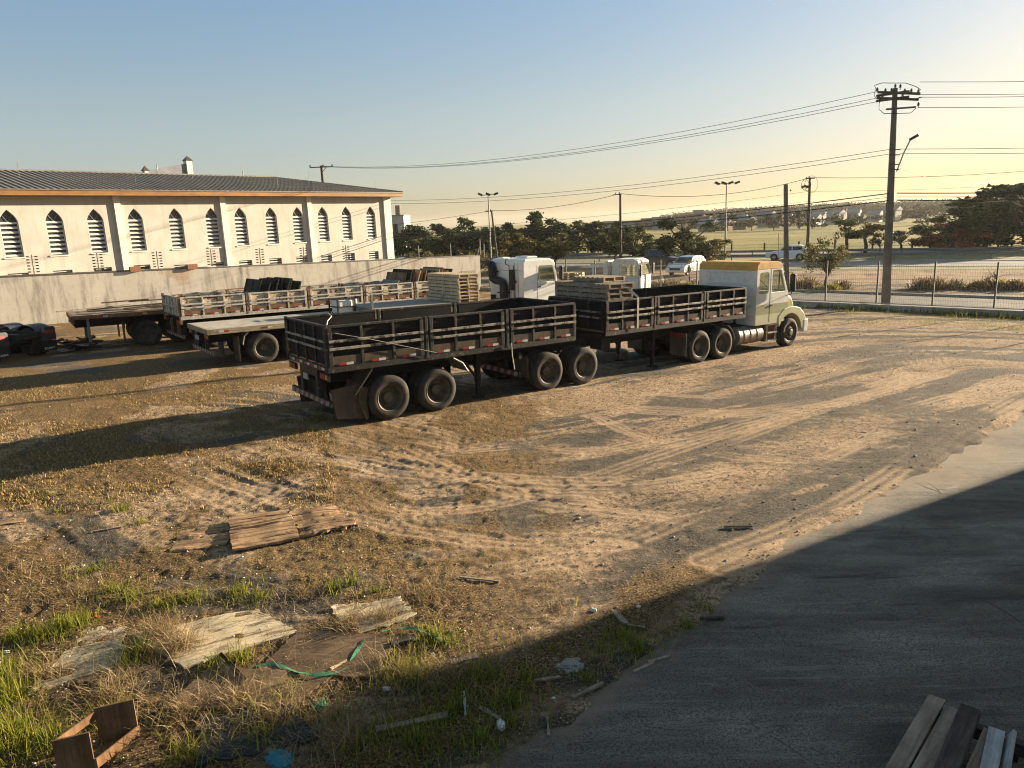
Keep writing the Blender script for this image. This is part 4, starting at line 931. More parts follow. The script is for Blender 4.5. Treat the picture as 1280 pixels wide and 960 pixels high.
def rusty_trailer(p, head):
    t = empty('semi_trailer', p, head, label='rusty low flatbed trailer with a worn plank deck, beside the rusty white trailer', cat='trailer')
    L = 9.; hw = 1.28; z = 1.42
    MB().bx(.05, L, -hw+.06, hw-.06, z-.06, z).build('deck', MT['palletold'], t)
    m = MB()
    for s in (-1, 1): m.bx(0, L, s*(hw-.06), s*hw, z-.14, z+.01)
    m.bx(-.04, .05, -hw, hw, z-.15, z+.01); m.bx(.0, .1, -.9, .9, z-.34, z-.16); e = m.build('deck_edge', MT['rust'], t)
    for i in range(5): reflector(e, .9+i*1.4, -hw-.003, z-.07, 'side')
    MB().bx(-.05, -.03, -.15, .25, z-.32, z-.2).build('number_plate', MT['white'], t)
    chassis(t, .1, L-.2, z-.16)
    for y in (-.85, .85): MB().bx(.5, .6, y-.05, y+.05, .35, z-.15).build('rear_post', MT['galv'], t)
    for x in (2.6, 3.85): dual(t, x, hw)
    suspension(t, (2.6, 3.85), z-.16)
    for s in (-1, 1): mudguard(t, 2.6, s*.95, .64, 175, 40, .64, mat='chassis'); MB().bx(1.75, 1.765, s*.62, s*1.25, .25, 1.1).build('mud_flap', MT['chassis'], t)
    # loose planks and tubes thrown on the deck
    rnd = random.Random(5)
    for i in range(15):
        b = MB(); l = rnd.uniform(1.2, 2.8); x = rnd.uniform(.9, 7.0); y = rnd.uniform(-.9, .9); a = rnd.uniform(-.25, .25)
        b.box((0, 0, 0), (l, rnd.uniform(.12, .4), .035)); o = b.build('loose_board', MT[rnd.choice(['palletold', 'rust', 'planks'])]); put_on(o, t, (x, y, z+.02+.030*i), a, Matrix.Rotation(rnd.uniform(-.05, .05), 4, 'Y'))
        tag(o, '%s weathered board up in the loose layer on the rusty plank-decked trailer' % ORDN[i], 'board', 'loose boards on the rusty trailer')
    b = MB(); b.tube([(0, 0, 0), (.55, 0, .22), (2.6, .1, .28), (2.9, .1, 0)], .03, 6); b.tube([(0, .5, 0), (.55, .5, .22), (2.6, .6, .28), (2.9, .6, 0)], .03, 6); b.tube([(.55, 0, .22), (.55, .5, .22)], .03, 6); b.tube([(2.6, .1, .28), (2.6, .6, .28)], .03, 6)
    o = b.build('pipe_frame', MT['rust']); put_on(o, t, (5.2, -.2, z+.35), 0); tag(o, 'rusty bent pipe frame lying on the boards of the rusty flatbed', 'frame')
    return t
def put_on(o, base, loc, rz=0, extra=None):
    """world placement of a separate thing that rests on a tilted vehicle"""
    m = base.matrix_world @ Matrix.Translation(loc) @ Matrix.Rotation(rz, 4, 'Z')
    if extra is not None: m = m @ extra
    o.matrix_world = m
    return o
def dark_truck_rear():
    g = G(42, 449); t = empty('tractor_truck', g, -70, label='dark grey tractor truck cut by the left edge, rear fender and mud flap showing', cat='truck')
    # x forward (away to the left); the rear end is at x = 0
    truck_frame(t, 0.0, 6.6, (1.0, 2.3), 5.6, 1.24)
    for s in (-1, 1):
        for x in (1.0, 2.3):
            m = MB(); yc = s*.93; w = .66; n = 14; vs = []; fs = []
            for i in range(n+1):
                a = R(172-164*i/n); rr = .66+.02*(i % 4 == 0)
                vs += [(x+rr*math.cos(a)*1.0, yc-w/2, .525+rr*math.sin(a)*.98), (x+rr*math.cos(a), yc+w/2, .525+rr*math.sin(a)*.98)]
            for i in range(n): fs.append((2*i, 2*i+1, 2*i+3, 2*i+2))
            m.add(vs, fs); m.bx(x-.7, x+.7, yc-w/2-.01, yc-w/2+.02, .62, .80); m.build('fender', MT['fendergrey'], t, smooth=40)
        y0 = s*.62; y1 = s*1.24
        m = MB(); m.prism_x([(y0, .58), (y1, .58), (y1, 1.02), (y1-s*.06, 1.10), (y0+s*.06, 1.10), (y0, 1.02)], .26, .31); tl = m.build('light_bracket', MT['fendergrey'], t, bevel=.02)
        m = MB(); m.box((.25, (y0+y1)/2+s*.03, .90), (.03, .40, .13)); m.build('tail_light', MT['red'], tl, bevel=.015)
        m = MB(); m.bx(.28, .29, y0, y1, .17, .57); fl = m.build('mud_flap', MT['plastic'], t)
        text(fl, 'SCANIA', (.272, (y0+y1)/2, .235), .115, MT['lettering'])
    cabover(t, 4.6, 2.0, 1.22, 1.15, 3.0, 'fendergrey', 'sleeper')
    return t
def text(parent, s, loc, size, mat, rot=(PI/2, 0, -PI/2)):
    c = bpy.data.curves.new('lettering', 'FONT'); c.body = s; c.size = size; c.align_x = 'CENTER'; c.extrude = .002; c.materials.append(mat); c.space_character = 1.1
    tmp = bpy.data.objects.new('tmp', c); COL.objects.link(tmp)
    me = bpy.data.meshes.new_from_object(tmp.evaluated_get(bpy.context.evaluated_depsgraph_get())); bpy.data.objects.remove(tmp)
    o = bpy.data.objects.new('lettering', me); COL.objects.link(o); o.parent = parent; o.location = loc; o.rotation_euler = rot
    return o
# ------------------------------------------------------------------ pallets
_pal = None
def pallet_proto():
    m = MB(); L = 1.2; W = 1.0
    for i in range(7): y = -L/2+.05+i*(L-.1)/6; m.box((0, y, .132), (W, .10, .02)) if False else m.box((0, y, .130), (W, .105, .022))
    for x in (-W/2+.04, 0, W/2-.04): m.bx(x-.035, x+.035, -L/2, L/2, .024, .1185)
    for y in (-L/2+.06, 0, L/2-.06): m.bx(-W/2, W/2, y-.05, y+.05, .002, .0235)
    return m
def pallet(mat, label, cat='pallet', group=None):
    key = mat
    global _pal
    if _pal is None: _pal = {}
    if key not in _pal: o = pallet_proto().build('pallet', MT[mat]); _pal[key] = o
    else: o = _pal[key].copy(); COL.objects.link(o)
    return tag(o, label, cat, group)
ORD = ['bottom', 'second', 'third', 'fourth', 'fifth', 'sixth', 'seventh', 'eighth', 'ninth', 'tenth', 'eleventh']
def pallet_stack(base, x, y, z, n, mat, where, group, rz=0, jit=.02, rnd=random.Random(3)):
    for i in range(n):
        nm = 'bottom pallet' if i == 0 else ('topmost pallet' if i == n-1 else ORD[i]+' pallet up')
        o = pallet(mat, '%s of %s' % (nm, where), 'pallet', group)
        put_on(o, base, (x+rnd.uniform(-jit, jit), y+rnd.uniform(-jit, jit), z+.143*i), rz+rnd.uniform(-.01, .01))
ORDN = ['first', 'second', 'third', 'fourth', 'fifth', 'sixth', 'seventh', 'eighth', 'ninth', 'tenth', 'eleventh', 'twelfth', 'thirteenth', 'fourteenth', 'fifteenth', 'sixteenth', 'seventeenth', 'eighteenth', 'nineteenth']
def leaning_row(base, x0, x1, y0, y1, z, n, h, tilt, mats, name, labels, cat, group, th=.05):
    rnd = random.Random(len(labels[0])+n)
    for i in range(n):
        x = x0+(x1-x0)*i/max(1, n-1); hh = h*rnd.uniform(.88, 1.05)
        m = MB(); w = (y1-y0)
        m.bx(-th/2, th/2, -w/2, w/2, 0, hh)
        for k in range(3): m.bx(-th/2-.03, -th/2-.001, -w/2+.05+k*(w-.2)/2, -w/2+.17+k*(w-.2)/2, .02, hh-.02)
        o = m.build(name, MT[mats[i % len(mats)]]); put_on(o, base, (x, (y0+y1)/2+rnd.uniform(-.06, .06), z+.01), 0, Matrix.Rotation(tilt+rnd.uniform(-.05, .05), 4, 'Y'))
        tag(o, ORDN[i]+' '+labels[0], cat, group)
def vehicles():
    MT['tarpgrey'] = M('dusty_grey_tarp', (.16, .15, .135), (.24, .23, .21), 2.5, .8, bmp=.3); MT['fendergrey'] = M('dark_grey_plastic', (.02, .022, .027), (.04, .043, .05), 5, .45); MT['lettering'] = M('white_lettering', (.75, .75, .73), None, 5, .5)
    rear_trailer(); ft = front_trailer(); tractor()
    # pallets standing on the front trailer, two side by side, tops above the sides
    for k, y in ((0, -.56), (1, .60)):
        pallet_stack(ft, 1.45, y, 1.43, 9, 'palletold', 'the grey %s stack on the front black trailer' % ('near-side' if k == 0 else 'far-side'), 'grey pallets on the front black trailer', jit=.03)
    o = pallet('palletold', 'loose grey pallet lying skewed on top of the grey stacks of the front black trailer', 'pallet'); put_on(o, ft, (1.75, .1, 1.43+.143*9+.005), .12)
    m = MB(); yb = -1.335; m.beam((1.62, -1.0, 2.715), (1.95, -1.32, 2.31), .07, .006, up=(0, 1, 0)); m.bx(1.915, 1.985, yb-.004, yb, 1.40, 2.31); o = m.build('lashing_strap', MT['strap']); put_on(o, ft, (0, 0, 0)); tag(o, 'pale lashing strap hanging over the side of the front black trailer', 'strap')
    # white rope on the rear trailer
    rt = [o for o in bpy.data.objects if o.name.startswith('semi_trailer') and o['label'].startswith('rear black')][0]
    m = MB(); m.tube([(-1.25, -1.34, 2.15), (-.4, -1.345, 1.93), (.3, -1.345, 1.72), (1.25, -1.345, 1.44)], .007, 6); o = m.build('tie_rope', MT['galv']); put_on(o, rt, (0, 0, 0)); tag(o, 'thin pale rope slung diagonally across the side of the rear black trailer', 'rope')
    m = MB(); m.tube([(-1.38, -1.25, 2.33), (-1.1, -.6, 2.34), (-.6, .4, 2.33), (-.35, 1.22, 2.32)], .011, 6); o = m.build('tie_bar', MT['strap']); put_on(o, rt, (0, 0, 0)); tag(o, 'pale bar laid across the open top of the rear black trailer at its tail', 'bar')
    m = MB(); m.tube([(3.42, -1.34, 1.45), (3.45, -1.33, 1.1), (3.50, -1.35, .75)], .014, 6); o = m.build('loose_strap', MT['galv']); put_on(o, rt, (0, 0, 0)); tag(o, 'short strap dangling below the side of the rear black trailer', 'strap')
    # wooden flatbed + its tractor
    a = G(259.7, 412.2, 1.33); hd = 53.5; X = Vector((math.sin(R(hd)), math.cos(R(hd)), 0)); N = Vector((X.y, -X.x, 0))
    c = a-N*1.33; c.z = gz(c.x, c.y); fb = flatbed(c, hd)
    q = c+X*13.4-N*.42; q.z = gz(q.x, q.y); white_tractor(q, hd-1.5)
    for k, y in ((0, -.66), (1, .58)):
        pallet_stack(fb, 10.25, y, 1.325, 9, 'palletpale', 'the pale %s stack on the wooden flatbed' % ('near-side' if k == 0 else 'far-side'), 'new pine pallets on the wooden flatbed', jit=.025)
    m = MB()
    for x in (-.35, .35):
        for y in (-.35, .35): m.bx(x-.025, x+.025, y-.025, y+.025, 0, .62)
    for z in (.05, .32, .6):
        for y in (-.35, .35): m.bx(-.35, .35, y-.02, y+.02, z-.02, z+.02)
        for x in (-.35, .35): m.bx(x-.02, x+.02, -.33, .33, z-.02, z+.02)
    e = empty('caged_container', label='black wire cage with a white tank inside on the wooden flatbed', cat='container'); m.build('cage', MT['plastic'], e)
    MB().bx(-.3, .3, -.3, .3, .06, .56).build('tank', MT['cabwhite'], e, bevel=.06); put_on(e, fb, (5.1, -.35, 1.325), .05)
    m = MB(); m.lathe([(0, 0), (.13, 0), (.13, .5), (.11, .55), (0, .55)], axis='z', n=16); o = m.build('grey_drum', MT['galv'], smooth=40); put_on(o, fb, (5.65, -.2, 1.325)); tag(o, 'slim grey canister beside the black cage on the wooden flatbed', 'canister')
    # white stake trailer
    a = G(225, 397, 1.33); hd = 52.5; X = Vector((math.sin(R(hd)), math.cos(R(hd)), 0)); N = Vector((X.y, -X.x, 0)); c = a-N*1.3; c.z = gz(c.x, c.y); wt = white_trailer(c, hd)
    leaning_row(wt, 1.6, 3.1, -.8, .7, 1.37, 8, 1.05, .9, ['tarpgrey'], 'metal_sheet', ['grey corrugated sheet from the tail of the white trailer, leaning in its rear row'], 'sheet', 'grey panels on the white trailer')
    leaning_row(wt, 3.0, 4.6, -.9, .9, 1.37, 11, 1.22, .35, ['blackpal'], 'leaning_pallet', ['black pallet from the tail of the white trailer, leaning in the black row'], 'pallet', 'black pallets on the white trailer')
    leaning_row(wt, 8.5, 9.5, -.9, .6, 1.37, 3, 1.1, .75, ['tarpgrey'], 'metal_sheet', ['flat grey sheet from the tail, leaning behind the brown pallets on the white trailer'], 'sheet', 'grey sheets on the white trailer')
    leaning_row(wt, 9.8, 12.2, -.9, .9, 1.37, 12, 1.28, .32, ['rustwood', 'blackpal', 'rustwood', 'pallet', 'rust'], 'leaning_pallet', ['brown pallet from the tail of the white trailer, leaning in the front row'], 'pallet', 'brown pallets on the white trailer')
    a = G(88, 396, 1.42); hd = 56; X = Vector((math.sin(R(hd)), math.cos(R(hd)), 0)); N = Vector((X.y, -X.x, 0)); c = a-N*1.28; c.z = gz(c.x, c.y); rusty_trailer(c, hd)
    dark_truck_rear()
    p = Vector((6.3, 41.6, 0)); p.z = gz(p.x, p.y); st = stake_truck(p, 116)
    pallet_stack(st, -2.6, -.45, 1.185, 5, 'palletpale', 'the stack on the old white stake truck', 'pallets on the stake truck', jit=.03)
    # junk, spare tyre
    j = G(97, 438); e = empty('scrap_pile', j, 40, label='low heap of dark scrap iron and boards between the dark truck and the rusty trailer', cat='scrap heap')
    rnd = random.Random(9)
    for i in range(26):
        m = MB(); l = rnd.uniform(.5, 1.7); m.box((0, 0, 0), (l, rnd.uniform(.05, .25), rnd.uniform(.03, .08))); o = m.build('scrap_piece', MT[rnd.choice(['blackpal', 'rust', 'chassis', 'palletold', 'plankdark'])], e)
        o.location = (rnd.uniform(-.7, .7), rnd.uniform(-.5, .5), .08+.45*rnd.random()*(1-.3*rnd.random())); o.rotation_euler = (rnd.uniform(-.3, .3), rnd.uniform(-.35, .35), rnd.uniform(-1.2, 1.2))
    s = G(765, 449); s.z = gz(s.x, s.y)
    m = MB(); m.lathe([(.30, .02), (.36, 0), (.48, 0), (.53, .05), (.53, .25), (.48, .30), (.36, .30), (.30, .27)], axis='z', n=40, closed=True); o = m.build('old_tyre', MT['dusttyre'], smooth=40); o.location = s; tag(o, 'dusty old tyre lying flat on the ground under the front black trailer', 'tyre')

# ------------------------------------------------------------------ cars
def car(name, p, head, paint, kind, label):
    t = empty(name, p, head, tilt=False, label=label, cat='pickup' if kind == 'pickup' else 'car')
    if kind == 'suv':
        L = 4.3; hw = .9; low = [(0, .42), (.02, .85), (.12, 1.02), (.55, 1.06), (2.95, 1.03), (3.85, .93), (4.2, .78), (4.28, .55), (4.25, .32), (.1, .30)]
        gh = [(.15, 1.03), (.50, 1.50), (.95, 1.60), (2.0, 1.60), (2.35, 1.52), (3.05, 1.02)]; ax = (.82, 3.42)
    else:
        L = 5.2; hw = .92; low = [(0, .55), (.02, 1.10), (1.65, 1.12), (3.9, 1.12), (4.85, 1.0), (5.15, .85), (5.2, .5), (5.1, .38), (.1, .45)]
        gh = [(1.62, 1.11), (1.72, 1.78), (2.0, 1.84), (3.0, 1.82), (3.25, 1.72), (3.95, 1.11)]; ax = (1.05, 4.25)
    def section(poly, w_low, w_top, z0, z1):
        m = MB(); n = len(poly); vs = []
        for s in (-1, 1):
            for (x, z) in poly: vs.append((x, s*(w_low+(w_top-w_low)*min(1, max(0, (z-z0)/(z1-z0)))), z))
        fs = [tuple(range(n)), tuple(range(2*n-1, n-1, -1))]+[(i, (i+1) % n, (i+1) % n+n, i+n) for i in range(n)]
        return m.add(vs, fs)
    def arch(cx, r=.40):
        return [(cx+r*math.cos(R(a)), .36+r*math.sin(R(a))) for a in range(10, 171, 20)]
    bot = low[-1]; base = low[:-2]+[low[-2]]+[(p_) for p_ in [(ax[1]+.42, .31)]]+arch(ax[1])+[(ax[1]-.42, .30), (ax[0]+.42, .30)]+arch(ax[0])+[(ax[0]-.42, .31)]+[bot]
    body = section(base, hw, hw-.03, .5, 1.1).build('body', paint, t, bevel=.05, seg=3)
    gp = section(gh, hw-.06, hw-.22, gh[0][1], gh[2][1]).build('cabin', paint, body, bevel=.05, seg=3)
    z0 = gh[0][1]; z1 = gh[2][1]
    def wy(z): return hw-.06-.16*(z-z0)/(z1-z0)
    xm = (gh[0][0]+gh[-1][0])/2
    for s in (-1, 1):
        for (a, b, c, d) in (((gh[0][0]+.30, gh[1][0]+.22, xm-.04, xm-.04),) if kind == 'suv' else ((gh[0][0]+.2, gh[1][0]+.16, xm-.04, xm-.04),))+((xm+.04, xm+.04, gh[-2][0]-.05, gh[-1][0]-.18),):
            za = z0+.05; zb = z1-.13
            q = [(a, za), (b, zb), (c, zb), (d, za)]
            g = MB(); g.add([(x, s*(wy(z)+.006), z) for x, z in q]+[(x, s*(wy(z)-.01), z) for x, z in q], [(0, 1, 2, 3), (7, 6, 5, 4), (0, 4, 5, 1), (1, 5, 6, 2), (2, 6, 7, 3), (3, 7, 4, 0)]); g.build('side_window', MT['darkglass2'], gp)
    def slope(p0, p1, f0, f1, off):
        (xa, za), (xb, zb) = p0, p1; d = Vector((xb-xa, 0, zb-za)); nrm = Vector((-d.z, 0, d.x)).normalized()*off; out = []
        for f, w in ((f0, 1), (f1, 1)):
            z = za+(zb-za)*f; x = xa+(xb-xa)*f
            out += [(x+nrm.x, -(wy(z)-.08), z+nrm.z), (x+nrm.x, (wy(z)-.08), z+nrm.z)]
        return [out[0], out[1], out[3], out[2]]
    g = MB(); g.add(slope(gh[-1], gh[-2], .08, .95, -.012), [(0, 1, 2, 3)]); g.build('windscreen', MT['darkglass2'], gp)
    g = MB(); g.add(slope(gh[0], gh[1], .2, .92, .012), [(0, 1, 2, 3)]); g.build('rear_window', MT['darkglass2'], gp)
    for x in ax:
        for s in (-1, 1): wheel(t, x, s*(hw-.14), .36, 'front', s, .69, 'chrome_rim')
    for s in (-1, 1):
        MB().box((L-.12, s*(hw-.25), .76), (.16, .34, .13)).build('headlight', MT['white'], body, bevel=.03)
        MB().box((.04, s*(hw-.16), .88), (.10, .22, .26)).build('tail_light', MT['red'], body, bevel=.03)
        MB().box((gh[-1][0]-.35, s*(hw+.05), z0+.1), (.12, .16, .12)).build('mirror', paint, body, bevel=.03)
    MB().bx(L-.06, L+.0, -.5, .5, .5, .72).build('grille', MT['plastic'], body, bevel=.02)
    if kind == 'pickup': MB().bx(.08, 1.58, -hw+.12, hw-.12, 1.118, 1.14).build('bed_cover', MT['plastic'], body)
    return t
def cars():
    MT['darkglass2'] = M('car_window', (.012, .014, .016), (.02, .022, .024), 3, .08, spec=.6)
    white = M('white_car_paint', (.78, .78, .78), (.74, .74, .74), 3, .25, coat=.6); black = M('black_car_paint', (.008, .008, .009), (.014, .014, .014), 3, .3, coat=.6)
    p = G(836, 343); car('parked_car', Vector((17.2, 65.5, FLAT+.04)), 232-10, white, 'suv', 'white compact car facing the camera on the dirt beside the black pickup')
    car('pickup_truck', Vector((12.9, 75.5, FLAT+.04)), 118, black, 'pickup', 'black double-cab pickup on the dirt behind the white compact car')
    q = G(1000, 326.5); car('moving_car', Vector((31.8, 76.6, FLAT+.04)), 302, white, 'suv', 'white hatchback driving on the highway, left of the bare concrete pole')
# ------------------------------------------------------------------ church behind the wall
CH = Vector((-30.2, 43.0, 0)); CHD = 40.
def plaster(name, c1, c2, stain, streak=1., red=None):
    m, nt, b = new_mat(name); t = nt.nodes.new('ShaderNodeTexCoord'); o = t.outputs['Object']
    n1 = noise(nt, o, .6, 7, .65); col = ramp(nt, n1, [(.3, c1), (.65, c2)])
    mp = nt.nodes.new('ShaderNodeMapping'); mp.inputs['Scale'].default_value = (1.4, 1.4, .22); nt.links.new(o, mp.inputs[0])
    s = noise(nt, mp.outputs[0], 1.6, 8, .7); col = mixc(nt, ramp(nt, s, [(.5, val(0)), (.7, val(.75*streak))]), col, stain)
    f = noise(nt, o, 5, 8, .75); col = mixc(nt, ramp(nt, f, [(.55, val(0)), (.75, val(.4*streak))]), col, stain)
    if red:
        r = noise(nt, o, .33, 5); col = mixc(nt, ramp(nt, r, [(.60, val(0)), (.68, val(.5))]), col, red)
    nt.links.new(col, b.inputs['Base Color']); b.inputs['Roughness'].default_value = .92; b.inputs['Specular IOR Level'].default_value = .15
    bump(nt, b, f, .25, .02); return m
def lancet(w, z0, zs, zt, n=7):
    """pointed-arch outline centred on x = 0"""
    pts = [(-w/2, z0), (w/2, z0), (w/2, zs)]
    for k in range(1, n): a = k/n; pts.append((w/2*(1-a**1.75), zs+(zt-zs)*a))
    pts.append((0, zt))
    for k in range(n-1, 0, -1): a = k/n; pts.append((-w/2*(1-a**1.75), zs+(zt-zs)*a))
    pts.append((-w/2, zs)); return pts
def church():
    t = empty('church_building', CH, CHD, tilt=False, label='long cream church hall with pointed louvred windows and a brown-edged grey roof beyond the wall', cat='church')
    wallm = plaster('cream_render', (.49, .47, .425), (.41, .39, .35), (.29, .26, .215), .7)
    trim = M('pale_trim', (.68, .64, .55), (.6, .56, .48), 3, .8); rc = roof_mat()
    fas = M('varnished_fascia', (.26, .12, .025), (.17, .075, .018), 4, .6, stretch=(.3, 1, 1)); dark = M('window_dark', (.03, .033, .035), (.05, .055, .055), 2, .25, spec=.5); sl = M('white_louvre', (.52, .52, .51), (.42, .42, .41), 6, .5)
    ups = [-13.5, -11.0, -8.6, -6.1, -3.5, -1.15, 1.25, 3.68, 6.05, 8.55, 11.28, 13.95, 16.2, 18.78, 21.2, 23.6, 26.0, 28.65]
    pil = [-14.8, -7.35, .05 if False else -.02, 7.48, 14.84, 22.3, 30.3]
    zb, ze = -.9, 7.0
    holes = [[(x+a, z) for a, z in lancet(.98, 3.36, 5.38, 6.14)] for x in ups if x > -14]
    lows = [x for x in ups if x > -14]
    holes += [[(x-.55, 1.5), (x+.55, 1.5), (x+.55, 2.42 if x < 10 else 2.25), (x-.55, 2.42 if x < 10 else 2.25)] for x in lows]
    m = MB(); m.holes([(-15, zb), (30.8, zb), (30.8, ze), (-15, ze)], holes, lambda a, b, tt: (a, tt, b), .28)
    m.bx(30.55, 30.8, .285, 14, zb, ze); m.bx(-15, -14.7, .285, 14, zb, ze); m.bx(-14.7, 30.55, 13.7, 14, zb, ze)
    m.build('wall', wallm, t)
    for x in pil:
        m = MB(); m.bx(x-.20, x+.20, -.16, -.002, zb, 6.95); m.build('pilaster', trim, t)
    m = MB(); m.bx(30.30, 30.95, -.1, .6, zb, 6.96); m.build('corner_pier', trim, t)
    for x in lows:
        f = MB(); w = .98
        f.bx(x-.57, x+.57, -.06, .05, 3.28, 3.355); fr = f.build('window', trim, t)
        g = MB(); g.prism_y([(x+a*.985, z) for a, z in lancet(w, 3.36, 5.38, 6.13)], .20, .22); g.build('pane', dark, fr)
        s = MB(); n = 8
        for k in range(n):
            z = 3.46+k*(5.36-3.46)/(n-1); s.box((x, .14, z), (w-.04, .035, .13), Matrix.Rotation(R(-22), 3, 'X'))
        s.bx(x-w/2+.002, x-w/2+.045, .08, .16, 3.38, 5.4); s.bx(x+w/2-.045, x+w/2-.002, .08, .16, 3.38, 5.4); s.build('louvre', sl, fr)
        s = MB(); s.beam((x-.28, .17, 5.85), (x, .17, 5.42), .03, .03); s.beam((x+.28, .17, 5.85), (x, .17, 5.42), .03, .03); s.build('tracery', MT['galv'], fr)
        q = MB(); zt = 2.42 if x < 10 else 2.25
        q.bx(x-.6, x+.6, -.05, .04, 1.42, 1.495); q = q.build('window', trim, t)
        g = MB(); g.bx(x-.55, x+.55, .20, .22, 1.5, zt); g.build('pane', dark, q)
        s = MB()
        for k in range(4): s.box((x, .14, 1.58+k*(zt-1.66)/3), (1.06, .035, .085), Matrix.Rotation(R(-22), 3, 'X'))
        s.build('louvre', sl, q)
    # hip roof with rolled ribs
    ov = .95; x0, x1, y0, y1 = -15-ov, 30.8+ov, -ov, 14+ov; zr = 8.95; ym = (y0+y1)/2
    zl = 7.27
    def rz(x, y):
        s = (zr-zl)/(ym-y0); return zl+s*min(y-y0, y1-y, x1-x, x-x0)
    m = MB(); h = ym-y0
    A = [(x0, y0, zl), (x1, y0, zl), (x1, y1, zl), (x0, y1, zl), (x0+h, ym, zr), (x1-h, ym, zr)]
    m.add(A, [(0, 1, 5, 4), (1, 2, 5), (2, 3, 4, 5), (3, 0, 4)])
    rf = m.build('roof', rc, t)
    r = MB(); n = int((x1-x0)/.40)
    for i in range(n+1):
        x = x0+.05+(x1-x0-.1)*i/n; yt = y0+min(h, x1-x, x-x0)
        if yt-y0 > .3: r.beam((x, y0+.01, rz(x, y0+.01)+.02), (x, yt-.05, rz(x, yt-.05)+.02), .09, .05)
    r.tube([(x0+h, ym, zr+.02), (x1-h, ym, zr+.02)], .09, 8); r.tube([(x1-h, ym, zr), (x1, y0, zl+.03)], .08, 8); r.build('roof_rib', rc, rf)
    m = MB(); m.bx(x0, x1, y0-.02, y0+.02, 6.92, zl-.01); m.bx(x1-.02, x1+.02, y0+.021, y1, 6.92, zl-.01); m.build('fascia', fas, t)
    m = MB(); m.bx(x0+.02, x1-.03, y0+.03, -.01, 6.93, 6.96); m.build('soffit', M('timber_soffit', (.24, .13, .04), (.18, .1, .03), 5, .8), t)
    m = MB(); m.bx(x0, x1+.03, y0-.07, y0-.022, zl-.06, zl+.02); m.build('gutter', MT['cap'], t)
    for i, x in enumerate((-8, -1.5, 3.5, 9.5, 15.0, 20.5, 25.5, 30.5)):
        m = MB(); y = y0+(2.2 if i % 2 else 5.0); z = rz(x, y); m.cyl((x, y, z), (x, y, z+.95), .014, 5); m.build('lightning_rod', MT['galv'], t)
    for x in (2.8, 13.8, 21.0):
        m = MB(); m.cyl((x, ym, zr), (x, ym, zr+.75), .03, 6); m.build('antenna_stub', MT['galv'], t)
    # stepped parapet of the front with small pinnacles, seen above the ridge
    par = M('parapet_painted_shade', (.15, .16, .19), (.21, .22, .25), 1.5, .8)  # dark blue-grey stands for the parapet face in shade, put into its colour
    m = MB(); m.prism_y([(11.8, 8.5), (18.8, 8.5), (18.8, 10.35), (15.4, 9.6), (11.8, 8.9)], 12.2, 12.45); pa = m.build('parapet', par, t)
    m = MB(); m.bx(18.8, 19.3, 12.05, 12.6, 8.0, 10.6); m.bx(15.15, 15.45, 12.1, 12.55, 8.2, 9.65); m.bx(10.8, 11.1, 12.1, 12.55, 8, 8.95); m.build('parapet_pier', trim, pa)
    for x, z, w in ((19.05, 10.6, .34), (15.3, 9.65, .27), (10.95, 8.95, .25)):
        m = MB(); m.add([(x-w, 12.33-w, z), (x+w, 12.33-w, z), (x+w, 12.33+w, z), (x-w, 12.33+w, z), (x, 12.33, z+.42)], [(0, 1, 4), (1, 2, 4), (2, 3, 4), (3, 0, 4), (3, 2, 1, 0)]); m.build('pinnacle', MT['insul'], pa)
def roof_mat():
    return M('grey_roof_sheet', (.16, .145, .13), (.215, .195, .17), .8, .8, c3=(.12, .105, .09), p3=(.5, .75), s3=1.2)
